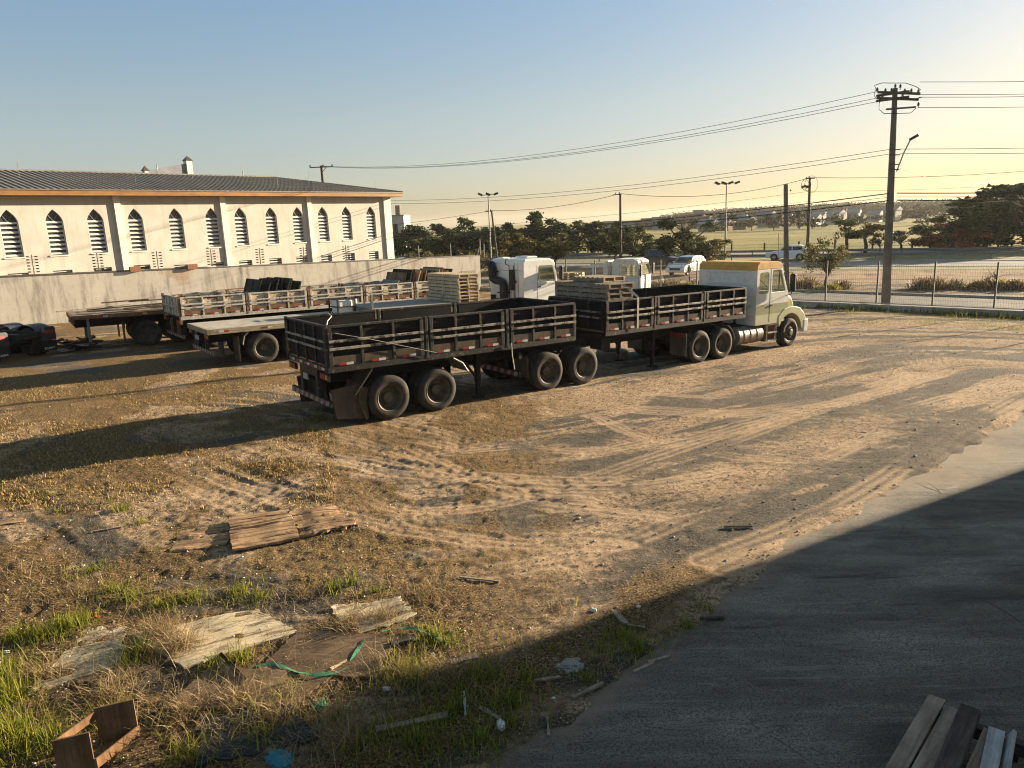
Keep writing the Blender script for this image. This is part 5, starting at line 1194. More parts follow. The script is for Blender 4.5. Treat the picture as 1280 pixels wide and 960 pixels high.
# ------------------------------------------------------------------ perimeter wall
W1 = Vector((-2.1, 56.6, 0)); WD = Vector((math.sin(R(50)), math.cos(R(50)), 0)); WN = Vector((WD.y, -WD.x, 0))
def wall_at(px):
    """distance back from the wall's end for an image column"""
    d = _fw+_r*((px-640)/F_PX)-_u*((325-480)/F_PX); s = d.x/d.y
    return -(W1.x-s*W1.y)/(WD.x-s*WD.y)
def perimeter_wall():
    t = empty('perimeter_wall', (0, 0, 0), label='long stained grey rendered wall behind the parked trailers, capped by a dark rail', cat='wall')
    pm = plaster('stained_wall', (.47, .435, .375), (.56, .52, .45), (.17, .15, .13), 1.1, (.36, .2, .12))
    L = 54; n = 18; hh = 2.60
    m = MB(); c = MB()
    A = W1-WD*L; B = W1
    def q(p, z, o): r = p+WN*o; return (r.x, r.y, gz(p.x, p.y)+z)
    m.add([q(A, -.4, 0), q(B, -.4, 0), q(B, hh, 0), q(A, hh, 0), q(A, -.4, -.2), q(B, -.4, -.2), q(B, hh, -.2), q(A, hh, -.2)], [(0, 1, 2, 3), (7, 6, 5, 4), (0, 4, 5, 1), (1, 5, 6, 2), (2, 6, 7, 3), (3, 7, 4, 0)])
    m.build('wall_panel', pm, t)
    B2 = W1-WD*20.5
    c.add([q(A, hh+.004, .03), q(B2, hh+.004, .03), q(B2, hh+.08, .03), q(A, hh+.08, .03), q(A, hh+.004, -.23), q(B2, hh+.004, -.23), q(B2, hh+.08, -.23), q(A, hh+.08, -.23)], [(0, 1, 2, 3), (7, 6, 5, 4), (0, 4, 5, 1), (1, 5, 6, 2), (2, 6, 7, 3), (3, 7, 4, 0)])
    c.build('cap_rail', MT['cap'], t)
    c = MB(); c.add([q(B2, hh+.004, .03), q(B, hh+.004, .03), q(B, hh+.05, .03), q(B2, hh+.05, .03), q(B2, hh+.004, -.23), q(B, hh+.004, -.23), q(B, hh+.05, -.23), q(B2, hh+.05, -.23)], [(0, 1, 2, 3), (7, 6, 5, 4), (0, 4, 5, 1), (1, 5, 6, 2), (2, 6, 7, 3), (3, 7, 4, 0)]); c.build('coping', MT['galv'], t)
    for px in (167, 239):
        p = W1+WD*wall_at(px); m = MB(); m.box((p.x, p.y, gz(p.x, p.y)+hh+.12), (.55, .3, .28), Matrix.Rotation(R(40), 3, 'Z')); m.build('brick_stub', MT['brick'], t)
    # bricked gate leaf at the very end
    p = W1-WD*1.2+WN*.04; m = MB(); m.box((p.x, p.y, gz(p.x, p.y)+.75), (1.3, .06, 1.5), Matrix.Rotation(R(40), 3, 'Z')); m.build('metal_hatch', MT['galv'], t)
    pos = ['leftmost', 'second from the left', 'third from the left', 'fourth from the left', 'fifth from the left', 'sixth from the left', 'rightmost']
    for i, px in enumerate((40, 122, 197, 265, 326, 381, 434)):
        p = W1+WD*wall_at(px)-WN*.1; z = gz(p.x, p.y)+hh+.08
        e = empty('electric_fence_post', (p.x, p.y, z), 50, label='%s of seven thin insulator posts on top of the stained wall' % pos[i], cat='fence post', group='electric fence posts on the wall')
        m = MB(); m.bx(-.02, .02, -.02, .02, 0, 1.0); m.build('rod', MT['fencepost'], e)
        m = MB()
        for k in range(6):
            for s in (-1, 1): m.box((s*.19, 0, .12+k*.155), (.13, .06, .06)); m.beam((0, 0, .11+k*.155), (s*.13, 0, .12+k*.155), .012, .012)
        m.build('insulator', MT['plastic'], e)
    for px, h, nm in ((525, .85, 'thin galvanised post on the bare right part of the wall top, left one of two'), (565, .95, 'thin galvanised post on the bare right part of the wall top, right one of two'), (602, 1.2, 'braced galvanised post at the right end of the wall')):
        p = W1+WD*wall_at(px)-WN*.1; z = gz(p.x, p.y)+hh+.05; m = MB(); m.bx(-.03, .03, -.03, .03, 0, h)
        if px == 602: m.beam((-.3, 0, 0), (0, 0, h*.7), .035, .035); m.bx(.35, .40, -.03, .03, -.2, h*.7)
        o = m.build('wall_post', MT['galv']); o.matrix_world = frame((p.x, p.y, z), 50, False); tag(o, nm, 'post')
# ------------------------------------------------------------------ yard fence along the street
def yard_fence():
    t = empty('yard_fence', F0, label='wire mesh fence on a low whitewashed kerb between the yard and the street', cat='fence')
    t.location = (0, 0, 0)
    wm = plaster('whitewashed_kerb', (.42, .40, .35), (.30, .28, .24), (.07, .065, .05), 1.25)
    a0, a1 = -25.3, 26.; z = FLAT
    P = lambda a, o, zz: tuple(F0+RD*a+RN*o+Vector((0, 0, zz)))
    m = MB(); m.prism([(-.12, -.3), (.06, -.3), (.06, .30), (-.12, .30)], lambda o, h: P(a0, o, z+h), lambda o, h: P(a1, o, z+h)); m.build('base_wall', wm, t)
    m = MB(); m.prism([(-.05, .344), (-.01, .344), (-.01, .384), (-.05, .384)], lambda o, h: P(a0, o, z+h), lambda o, h: P(a1, o, z+h)); m.build('bottom_rail', MT['galv'], t)
    a = -24.3; posts = []
    while a < a1: posts.append(a); a += 2.52
    for a in posts:
        m = MB(); m.prism([(-.035, -.035), (.035, -.035), (.035, .035), (-.035, .035)], lambda s, o: P(a+s, o-.03, z+.345), lambda s, o: P(a+s, o-.03, z+2.45)); m.build('post', MT['fencepost'], t)
    for a, b in zip(posts, posts[1:]):
        m = MB(); n = 24
        for i in range(1, n):
            s = a+.05+(b-a-.1)*i/n; m.prism([(-.003, -.003), (.003, -.003), (.003, .003), (-.003, .003)], lambda k, o: P(s+k, o-.03, z+.39), lambda k, o: P(s+k, o-.03, z+2.38))
        for k in range(11):
            h = z+.42+k*.195; m.prism([(-.003, -.003), (.003, -.003), (.003, .003), (-.003, .003)], lambda q, o: P(a+.04, o-.03, h+q), lambda q, o: P(b-.04, o-.03, h+q))
        m.build('mesh_panel', MT['fencepost'], t)
# ------------------------------------------------------------------ guard rails and field fence
def guard_rails():
    P0 = Vector((38.4, 72.1, 0))
    for w, a0, a1, nm in ((-.1, -120, 100, 'steel guard rail along the near lanes of the highway'), (9.3, -120, 100, 'steel guard rail along the far lanes of the highway')):
        t = empty('guard_rail', (0, 0, 0), label=nm, cat='guard rail')
        m = MB(); prof = [(-.02, .45), (.03, .50), (-.02, .58), (.03, .66), (-.02, .72), (-.05, .72), (0, .66), (-.05, .58), (0, .50), (-.05, .45)]
        m.prism(prof, lambda o, h: tuple(P0+HW*a0+HN*(w+o)+Vector((0, 0, FLAT+h))), lambda o, h: tuple(P0+HW*a1+HN*(w+o)+Vector((0, 0, FLAT+h)))); m.build('rail', MT['galv'], t)
        pr = None; a = a0
        while a < a1:
            p = P0+HW*a+HN*(w+.09)
            if pr is None: m = MB(); m.bx(-.06, .06, -.04, .04, 0, .74); pr = o = m.build('post', MT['galv'], t)
            else: o = pr.copy(); COL.objects.link(o)
            o.location = (p.x, p.y, FLAT); a += 4 if a > -10 else 8
    t = empty('field_fence', (0, 0, 0), label='line of stubby wooden posts with thin wires along the edge of the dry field', cat='fence'); pr = None; P1 = P0+HN*21
    a = -70
    while a < 60:
        p = P1+HW*a
        if pr is None: m = MB(); m.cyl((0, 0, 0), (0, 0, 1.25), .11, 6); pr = o = m.build('post', MT['woodpole'], t)
        else: o = pr.copy(); COL.objects.link(o)
        o.location = (p.x, p.y, FLAT); o.scale.z = random.uniform(.8, 1.15); a += 4.4
    m = MB()
    for h in (.5, .9): m.tube([tuple(P1+HW*-70+Vector((0, 0, FLAT+h))), tuple(P1+HW*60+Vector((0, 0, FLAT+h)))], .012, 4)
    m.build('wire_strand', MT['wire'], t)
# ------------------------------------------------------------------ poles, lamps, wires
def at_h(x, y, py):
    """height of an image row above a ground point"""
    lo, hi = -5., 40.
    for i in range(50):
        mid = (lo+hi)/2; q = Vector((x, y, mid-CAM_H)); zz = q.dot(_fw)
        if 480-F_PX*q.dot(_u)/zz > py: lo = mid
        else: hi = mid
    return lo
def pole_obj(parent, x, y, z0, z1, w0, w1, mat, name='pole', lean=(0, 0), square=False):
    m = MB(); n = 8
    if square:
        for i in range(1):
            m.add([(x-w0, y-w0*.6, z0), (x+w0, y-w0*.6, z0), (x+w0, y+w0*.6, z0), (x-w0, y+w0*.6, z0), (x+lean[0]-w1, y+lean[1]-w1*.7, z1), (x+lean[0]+w1, y+lean[1]-w1*.7, z1), (x+lean[0]+w1, y+lean[1]+w1*.7, z1), (x+lean[0]-w1, y+lean[1]+w1*.7, z1)], [(0, 1, 5, 4), (1, 2, 6, 5), (2, 3, 7, 6), (3, 0, 4, 7), (4, 5, 6, 7), (3, 2, 1, 0)])
        return m.build(name, mat, parent, bevel=.02)
    m.tube([(x, y, z0), (x+lean[0], y+lean[1], z1)], [w0, w1], 10); return m.build(name, mat, parent, smooth=50)
def insulators(parent, pts, r=.05):
    m = MB()
    for p in pts:
        p = Vector(p); m.lathe([(.02, -.1), (.02, 0), (r, .02), (r*.7, .06), (r, .09), (r*.6, .14), (.02, .17)], p, 'z', 8)
    return m.build('insulator', MT['insul'], parent, smooth=40)
NW = [0]
def wire(a, b, sag, label, group=None, r=.013, n=14):
    a = Vector(a); b = Vector(b); pts = []
    for i in range(n+1):
        t = i/n; p = a.lerp(b, t); p.z -= sag*4*t*(1-t); pts.append(p)
    o = MB().tube(pts, r, 5).build('wire', MT['wire']); return tag(o, label, 'wire', group)
def poles():
    # main concrete pole by the street
    x, y = 19.73, 37.55; lx = -.32; zt = at_h(x+lx, y, 110)
    t = empty('utility_pole', (x, y, FLAT), label='tall concrete utility pole with a tangle of insulators at its top, outside the fence', cat='utility pole'); t.location = (0, 0, 0)
    pole_obj(t, x, y, FLAT-.3, zt, .20, .10, MT['concrete'], 'shaft', (lx, 0), True)
    X = lambda z: x+lx*(z-FLAT)/(zt-FLAT)
    m = MB()
    for z, s in ((zt-.25, .0), (zt-.5, .12)):
        m.beam((X(z)-.95, y-.25+s, z+.05), (X(z)+1.1, y-.25+s, z-.10), .09, .11); m.beam((X(z)-.8, y+.2, z-.05), (X(z)+.8, y+.2, z+.1), .09, .11)
    m.beam((X(zt-.9)-.5, y-.2, zt-1.0), (X(zt-.9)+.95, y-.2, zt-.95), .07, .08); m.build('cross_arm', MT['woodpole'], t)
    insulators(t, [(X(zt)-1.0, y-.25, zt-.15), (X(zt)-.6, y-.25, zt-.2), (X(zt)-.3, y-.25, zt-.2), (X(zt)+.35, y-.25, zt-.25), (X(zt)+.7, y-.2, zt-.25), (X(zt)+1.05, y-.2, zt-.3), (X(zt)+.25, y, zt), (X(zt), y, zt+.02), (X(zt)+.5, y+.2, zt-.4), (X(zt)-.5, y+.2, zt-.45), (X(zt)+1.1, y-.2, zt-.9)], .065)
    m = MB()
    def loop(pts): m.tube(pts, .018, 5)
    c = X(zt)
    loop([(c-1.05, y-.25, zt-.1), (c-1.15, y-.25, zt+.12), (c-.8, y-.25, zt+.22), (c-.2, y-.2, zt+.2), (c+.4, y-.2, zt+.18), (c+.9, y-.2, zt), (c+1.15, y-.2, zt-.15)])
    loop([(c-1.1, y-.25, zt-.1), (c-1.13, y-.25, zt-.35), (c-1.05, y-.25, zt-.45)]); loop([(c-.85, y-.25, zt-.4), (c-.85, y-.25, zt-1.0), (c-.6, y-.25, zt-1.2), (c, y-.25, zt-1.22), (c+.75, y-.2, zt-1.22), (c+1.0, y-.2, zt-1.0)])
    loop([(c+.4, y-.2, zt-.5), (c+.8, y-.2, zt-.58), (c+1.3, y-.2, zt-.5)]); m.build('jumper_cable', MT['wire'], t)
    m = MB()
    for z in (7.0, 6.75, 6.3, 6.05): m.beam((X(z)-.28, y-.25, z), (X(z)+.25, y-.25, z), .05, .05)
    m.build('bracket', MT['woodpole'], t)
    m = MB(); z = 6.0; m.tube([(X(z)+.15, y-.2, z-.05), (X(z)+.35, y-.35, z+.8), (X(z)+.55, y-.55, z+1.45)], .03, 6); la = m.build('lamp_arm', MT['galv'], t)
    m = MB(); m.beam((X(z)+.5, y-.55, z+1.42), (X(z)+.78, y-.85, z+1.62), .16, .10); m.build('lamp_head', MT['plastic'], la)
    # bare pole, double-crossarm pole, two smaller ones, the one behind the church
    z = at_h(17.95, 46.5, 230); t = empty('bare_pole', (0, 0, 0), label='short bare concrete pole without wires, right of the ochre-roofed truck', cat='pole'); pole_obj(t, 17.95, 46.5, FLAT-.2, z, .16, .11, MT['concrete'], 'shaft', (-.35, 0), True)
    MB().lathe([(.02, 0), (.06, .03), (.02, .12)], (17.95-.1, 46.3, z-.45), 'z', 8).build('insulator', MT['insul'], t)
    spec = [((34.9, 84.6), 222, .2, 'slim utility pole with hanging cable coils, behind the bare concrete pole', (-.15, 0)), ((12.15, 78.), 242, .17, 'slim utility pole rising behind the black pickup', (0, 0)), ((-1.1, 88.0), 263, .16, 'slim utility pole right beside the left floodlight mast', (-.5, 0)), ((-18.2, 75.3), 207, .2, 'utility pole top with a crossarm sticking up behind the church roof', (0, 0))]
    tops = []
    for (px_, py_), row, w, lab, lean in spec:
        z = at_h(px_, py_, row); t = empty('utility_pole', (0, 0, 0), label=lab, cat='utility pole'); pole_obj(t, px_, py_, FLAT-.2, z, w, w*.65, MT['woodpole'], 'shaft', lean); c = Vector((px_+lean[0], py_, z)); tops.append(c)
        m = MB(); wd = {0: .5, 1: .55, 2: .6, 3: 1.15}[len(tops)-1]
        if len(tops) == 4:
            m.beam((c.x-wd, c.y-.1, z-.15), (c.x+wd, c.y-.1, z-.15), .1, .1); m.beam((c.x, c.y-.12, z-.7), (c.x+.5, c.y-.12, z-.2), .05, .05)
            insulators(t, [(c.x-wd+.05, c.y-.1, z-.08), (c.x+.2, c.y-.1, z-.08), (c.x+wd-.05, c.y-.1, z-.08)], .09)
        else:
            m.beam((c.x-wd*(1.4 if len(tops) > 1 else 1), c.y-.1, z-.1), (c.x+wd*(.2 if len(tops) > 1 else 1), c.y-.1, z-.1), .08, .08); insulators(t, [(c.x-wd*.9, c.y-.1, z-.05), (c.x-.1, c.y, z)], .07)
        m.build('cross_arm', MT['woodpole'], t)
        if len(tops) == 1:
            k = MB()
            for r_, dx in ((.55, -.45), (.75, .1), (.42, -.6)): k.tube([(c.x+dx+r_*math.cos(a*PI/8), c.y-.2, z-.75+r_*1.25*math.sin(a*PI/8)) for a in range(17)], .02, 4)
            k.build('cable_coil', MT['wire'], t)
            k = MB()
            for i in range(4): k.box((c.x-.9+i*.28, c.y-.2, z-1.0+.08*(i % 2)), (.2, .2, .3))
            k.build('splice_box', MT['woodpole'], t)
    for (px_, py_), row, lab, n in (((-1.75, 80.), 243, 'left slender floodlight mast with a short bar of lamps', 3), ((24.9, 83.3), 229, 'right floodlight mast with a wider bar of lamps, above the highway', 4)):
        z = at_h(px_, py_, row); t = empty('floodlight_mast', (0, 0, 0), label=lab, cat='light mast'); pole_obj(t, px_, py_, FLAT-.2, z, .10, .06, MT['galv'], 'shaft')
        w = .28*n; m = MB(); m.beam((px_-w, py_, z-.08), (px_+w, py_, z+.02), .07, .07); m.build('lamp_bar', MT['galv'], t)
        for i in range(n):
            q = MB(); xx = px_-w+2*w*i/(n-1); q.box((xx, py_-.2, z+.02), (.5, .5, .2), Matrix.Rotation(R(25 if i < n/2 else -20), 3, 'Y')); q.build('lamp_head', MT['plastic'], t)
    # wires
    P404 = tops[3]; g1 = 'cables between the tall concrete pole and the church pole'
    C = Vector((x+lx, y-.2, zt)); E = Vector((70, 41, FLAT))
    for dz, dx, nm in ((-.15, 0, 'highest'), (-.45, .3, 'second highest'), (-.62, -.2, 'third highest')):
        wire(C+Vector((-.9, 0, dz)), P404+Vector((dx, 0, -.05 if dx == 0 else -.08)), 1.2, '%s power cable from the tall concrete pole left to the church pole' % nm, g1)
    for zz, e, nm in ((7.02, 3.2, 'upper'), (6.80, 3.5, 'lower')):
        wire((X(zz)-.3, y-.25, zz), (P404.x, P404.y, P404.z-e), 1.0, '%s of the two service cables left from the middle of the tall pole' % nm, 'service cables left of the tall pole')
        wire((X(zz)+.25, y-.25, zz), (72, 42, zz+1.25 if nm == 'upper' else zz+1.0), .7, '%s of the two service cables right from the middle of the tall pole' % nm, 'service cables right of the tall pole')
    for dz, e in ((.2, 'highest'), (-.38, 'second'), (-.5, 'third'), (-.98, 'lowest')):
        wire(C+Vector((1.1, 0, dz)), (72, 42, zt+1.9+dz*1.1), .8, '%s power cable running right from the head of the tall concrete pole' % e, 'power cables right of the tall pole')
    for zz, zl, nm, rr in ((4.9, 4.05, 'upper', .028), (4.55, 3.62, 'lower', .028), (4.72, 3.85, 'middle', .012)):
        wire((X(zz)-.2, y-.25, zz), (-40., 96., zl+3.0), 2.2, '%s telephone cable left from low on the tall pole' % nm, 'telephone cables left of the tall pole', rr, 20)
        wire((X(zz)+.2, y-.25, zz), (72, 42, zz+.05), .5, '%s telephone cable right from low on the tall pole' % nm, 'telephone cables right of the tall pole', rr, 20)
    zz = 6.15; wire((X(zz)+.2, y-.2, zz), (44, 66, 6.3), .6, 'single cable dropping from the tall pole towards the trees at the right', None, .012)
    a, b, c = tops[0], tops[1], tops[2]
    wire(c, b, .5, 'cable between the left mast pole and the pole behind the black pickup', None, .025); wire(b, a, 1.0, 'cable between the pole behind the black pickup and the pole with coils', None, .025)
    wire(a, (95, 100, a.z+2.6), 1.2, 'thick cable from the pole with coils off to the right edge', None, .028); wire(c, (-30, 78, c.z-1.6), .6, 'cable from the left mast pole towards the church', None, .02)
    for k, nm in ((1.5, 'upper'), (2.6, 'lower')):
        wire(a+Vector((0, 0, -k)), (-40, 92, 4.8-k*.5), 1.2, '%s faint cable low above the dark tree row' % nm, 'faint cables above the trees', .016, 20); wire(a+Vector((0, 0, -k)), (95, 100, a.z+1.6-k), .8, '%s faint cable from the pole with coils to the right' % nm, 'faint cables to the right', .016)
# ------------------------------------------------------------------ distant buildings
def house(x, y, w, d, h, head, wm, rm, label, flat=False, nwin=3, z=FLAT, cat='house', group='houses beyond the field'):
    t = empty('house', (x, y, z), head, tilt=False, label=label, cat=cat, group=group)
    m = MB(); m.bx(-w/2, w/2, -d/2, d/2, -.5, h); wl = m.build('wall', wm, t)
    m = MB()
    if flat: m.bx(-w/2-.15, w/2+.15, -d/2-.15, d/2+.15, h, h+.3)
    else: m.prism_x([(-d/2-.4, h), (d/2+.4, h), (0, h+d*.25)], -w/2-.4, w/2+.4)
    m.build('roof', rm, t)
    for i in range(nwin):
        xx = -w/2+w*(i+.5)/nwin; q = MB(); q.bx(xx-.6, xx+.6, -d/2-.03, -d/2-.002, h*.35, h*.75); q.build('window', MT['chassis'], t)
    return t
def town():
    wm = [M('house_wall_%s' % n, c, tuple(v*.85 for v in c), .3, .9) for n, c in (('white', (.40, .39, .36)), ('grey', (.22, .22, .21)), ('brick', (.20, .12, .08)), ('blue', (.13, .2, .24)), ('tan', (.26, .21, .15)))]
    rm = [M('house_roof_%s' % n, c, tuple(v*.8 for v in c), .5, .9) for n, c in (('tile', (.24, .12, .075)), ('grey', (.22, .22, .22)), ('pale', (.28, .28, .28)))]
    nm = ['white', 'grey', 'brick-coloured', 'blue', 'tan']; rn = ['tile-roofed', 'plain-roofed', 'pale-roofed']
    L = [(885, 1, 2), (903, 0, 0), (917, 2, 0), (930, 4, 1), (943, 1, 0), (957, 3, 2), (970, 2, 0), (988, 4, 1), (1003, 2, 1), (1040, 0, 2), (1048, 0, 1), (1096, 1, 2), (1108, 1, 1), (1128, 0, 2), (1143, 1, 2), (905, 2, 1), (950, 0, 2), (1120, 4, 0)]
    rank = {k: j for j, k in enumerate(sorted(range(len(L)), key=lambda q: L[q][0]))}
    for i, (px, a, r) in enumerate(L):
        Y = 240+((i*37) % 50); d = (px-640)/F_PX; x = d*Y*1.01
        house(x, Y+(i % 3)*25, 4.5+(i*5) % 5, 6, 2.6+((i*7) % 5)*.45, 122+(i*13) % 20, wm[a], rm[r], 'small %s %s house, %s from the left among the far houses past the field' % (nm[a], rn[r], ORDN[rank[i]]), False, 2+i % 2)
    house(-33.5, 200, 14, 8, 8.2, 95, wm[0], rm[1], 'white flat-roofed building by the dark trees right of the church corner', True, 3, group=None, cat='building')
    t = tag(MB().lathe([(0, 0), (.9, 0), (.8, 11.5), (0, 11.5)], (-31, 215, FLAT), 'z', 12).build('chimney_stack', MT['concrete'], smooth=40), 'thin grey chimney stack rising behind the trees right of the church', 'chimney')
    for i, (px, h, w) in enumerate(((770, 4.2, 8), (783, 3.2, 10), (800, 4, 13), (812, 4.8, 5), (826, 5.2, 5), (875, 7.5, 4))):
        Y = 330; x = (px-640)/F_PX*Y
        house(x, Y, w, 9, h, 100, wm[[0, 1, 2, 1, 0, 1][i]], rm[1], '%s block on the hazy skyline between the trees, %s' % (['low white', 'low grey', 'brick-coloured', 'taller grey', 'white', 'narrow grey'][i], ['left of the others', 'broad and plain', 'broadest of them', 'middle height', 'near the big bare-topped tree', 'behind the bare-topped tree']
[i]), True, 3, cat='building', group='blocks on the skyline')
def shed():
    # the warehouse that shades the drive: stands to the right, its corner outside the picture
    e = Vector((math.sin(R(SUN_AZ)), math.cos(R(SUN_AZ)), 0)); n = Vector((e.y, -e.x, 0)); p = Vector((2.6, 8.2, 0))+e*22.5
    t = empty('warehouse', (p.x, p.y, -.8), SUN_AZ, tilt=False, label='plain rendered warehouse right of the drive, outside the picture, shading the drive', cat='warehouse')
    m = MB(); m.bx(0, 26, -24, 0, -.5, 9.2); m.build('wall', plaster('shed_wall', (.5, .47, .42), (.42, .4, .36), (.2, .18, .15), .8), t)
    m = MB(); m.prism_x([(-24.3, 9.2), (.0, 9.2), (-12, 11.2)], .0, 26.3); m.build('roof', roof_mat(), t)
    for x in (6, 14): MB().bx(x, x+4, .002, .06, -.3, 4.2).build('door', MT['galv'], t)
# ------------------------------------------------------------------ trees and plants
def leaf_cloud(blobs, n, size, seed, flat=.55, squash=1.):
    """small leaf-clump faces spread through a set of lumps; returns verts, quads, tone"""
    rg = np.random.default_rng(seed); B = np.array(blobs, float); wgt = B[:, 3]**2.2; wgt /= wgt.sum()
    k = rg.choice(len(B), n, p=wgt); d = rg.normal(size=(n, 3)); d /= np.linalg.norm(d, axis=1)[:, None]
    rad = B[k, 3]*(rg.random(n)**.45); c = B[k, :3]+d*rad[:, None]*np.array([1, 1, squash])
    c += .16*B[k, 3][:, None]*rg.normal(size=(n, 3))
    # holes: drop leaves where a coarse noise is low
    f = vnoise(c[:, 0]*1.1+c[:, 2]*.7+seed, c[:, 1]*1.1-c[:, 2]*.9, seed); keep = f > .27; c = c[keep]; k = k[keep]; n = len(c)
    a = rg.normal(size=(n, 3)); a /= np.linalg.norm(a, axis=1)[:, None]; u = rg.normal(size=(n, 3)); b = np.cross(a, u); b /= np.linalg.norm(b, axis=1)[:, None]
    s = size*(.6+.8*rg.random(n))[:, None]
    V = np.stack([c-a*s, c-b*s*flat, c+a*s, c+b*s*flat], 1).reshape(-1, 3)
    tone = np.clip(.5+.32*(rg.random(len(B))[k]-.5)*2*.8+.22*rg.normal(size=n), 0, 1)
    T = np.repeat(tone, 4); Q = np.arange(4*n).reshape(-1, 4)
    return V, Q, np.stack([T, T, T, np.ones_like(T)], 1)
LEAF = {}
def leaf_mats():
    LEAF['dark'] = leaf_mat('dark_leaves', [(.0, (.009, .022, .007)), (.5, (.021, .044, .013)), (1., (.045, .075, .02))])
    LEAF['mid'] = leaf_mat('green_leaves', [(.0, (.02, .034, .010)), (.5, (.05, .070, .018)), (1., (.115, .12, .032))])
    LEAF['olive'] = leaf_mat('olive_leaves', [(.0, (.04, .04, .013)), (.5, (.10, .09, .028)), (1., (.19, .15, .045))])
    LEAF['flame'] = leaf_mat('flame_leaves', [(.0, (.05, .03, .012)), (.45, (.13, .05, .018)), (.7, (.32, .07, .025)), (1., (.40, .16, .04))])
    LEAF['far'] = leaf_mat('far_leaves', [(.0, (.022, .032, .018)), (1., (.045, .055, .028))], .05); LEAF['wood'] = M('far_wood_leaves', (.025, .036, .02), (.04, .05, .028), .05, 1., spec=0.)
    LEAF['dry'] = leaf_mat('dry_brush', [(.0, (.07, .05, .028)), (.5, (.17, .12, .06)), (1., (.28, .2, .10))], .2)
    LEAF['yellow'] = leaf_mat('yellow_grass', [(.0, (.10, .09, .02)), (.5, (.24, .21, .04)), (1., (.36, .31, .07))], .4)
    MT['bark'] = M('bark', (.05, .038, .028), (.10, .08, .06), 6, .95, bmp=.4, stretch=(1, 1, .2))
_tp = {}
def tree_proto(kind, var):
    """unit tree: about 1 m high crown shapes scaled by the caller; real trunk, limbs and leaf clumps"""
    key = (kind, var)
    if key in _tp: return _tp[key]
    rnd = random.Random(hash(kind) % 1000 if False else sum(map(ord, kind))*7+var); B = []; H = 6.; limbs = MB()
    nb = {'round': 24, 'bushy': 24, 'umbrella': 20, 'thin': 9, 'open': 14}[kind]; tz = {'round': 1.6, 'bushy': .6, 'umbrella': 3.6, 'thin': 3.2, 'open': 1.9}[kind]
    for i in range(nb):
        a = rnd.uniform(0, 2*PI); q = math.sqrt(rnd.random())
        if kind == 'round': r = q*2.0; z = rnd.uniform(1.9, 5.7)-.25*r*r*.3; s = rnd.uniform(.4, .85)
        elif kind == 'bushy': r = q*2.4; z = rnd.uniform(.7, 5.4-.9*r); s = rnd.uniform(.42, .85)
        elif kind == 'umbrella': r = .6+q*2.5; z = 4.7+rnd.uniform(-.2, .8)-.12*r*r; s = rnd.uniform(.5, .85)
        elif kind == 'thin': r = q*1.0; z = rnd.uniform(3.3, 5.7); s = rnd.uniform(.4, .7)
        else: r = q*2.1; z = rnd.uniform(2.3, 5.2); s = rnd.uniform(.45, .85)
        B.append((r*math.cos(a), r*math.sin(a), z, s))
    top = Vector((rnd.uniform(-.2, .2), rnd.uniform(-.2, .2), tz))
    limbs.tube([(0, 0, -.2), (.05, .03, tz*.5), top, top+Vector((.1, 0, 1.2))], [.17, .14, .11, .05], 7)
    for b in B:
        p = Vector(b[:3]); mid = top.lerp(p, .5)+Vector((rnd.uniform(-.2, .2), rnd.uniform(-.2, .2), .15)); limbs.tube([top-Vector((0, 0, rnd.uniform(0, tz*.3))), mid, p], [.07, .045, .015], 5)
    _tp[key] = (B, limbs, rnd.randint(1, 9999)); return _tp[key]
_tree_done = {}
def tree(x, y, z, h, w, kind, var, leaf, label, cat='tree', group=None, n=2600, size=.17, name='tree'):
    key = (kind, var, leaf, n); sx = w/ (4.9 if kind != 'thin' else 2.6); sz = h/6.
    t = empty(name, (x, y, z), label=label, cat=cat, group=group, rotz=random.uniform(0, 6.28)); t.scale = (sx, sx, sz)
    if key in _tree_done:
        for o in _tree_done[key]: c = o.copy(); COL.objects.link(c); c.parent = t
        return t
    B, limbs, seed = tree_proto(kind, var); sq = {'umbrella': .35}.get(kind, .85)
    V, Q, T = leaf_cloud(B, n, size, seed, squash=sq)
    a = limbs.build('trunk', MT['bark'], t, smooth=60); b = raw_mesh('crown', V, Q, LEAF[leaf], {'tone': T}, parent=t); _tree_done[key] = (a, b); return t
def place_tree(px, base, top, wpx, kind, var, leaf, label, **k):
    g = G(px, base); d = g.y*math.cos(PITCH)+(CAM_H-g.z)*math.sin(PITCH); h = at_h(g.x, g.y, top)-g.z
    return tree(g.x, g.y, g.z, h, wpx/F_PX*d, kind, var, leaf, label, **k)
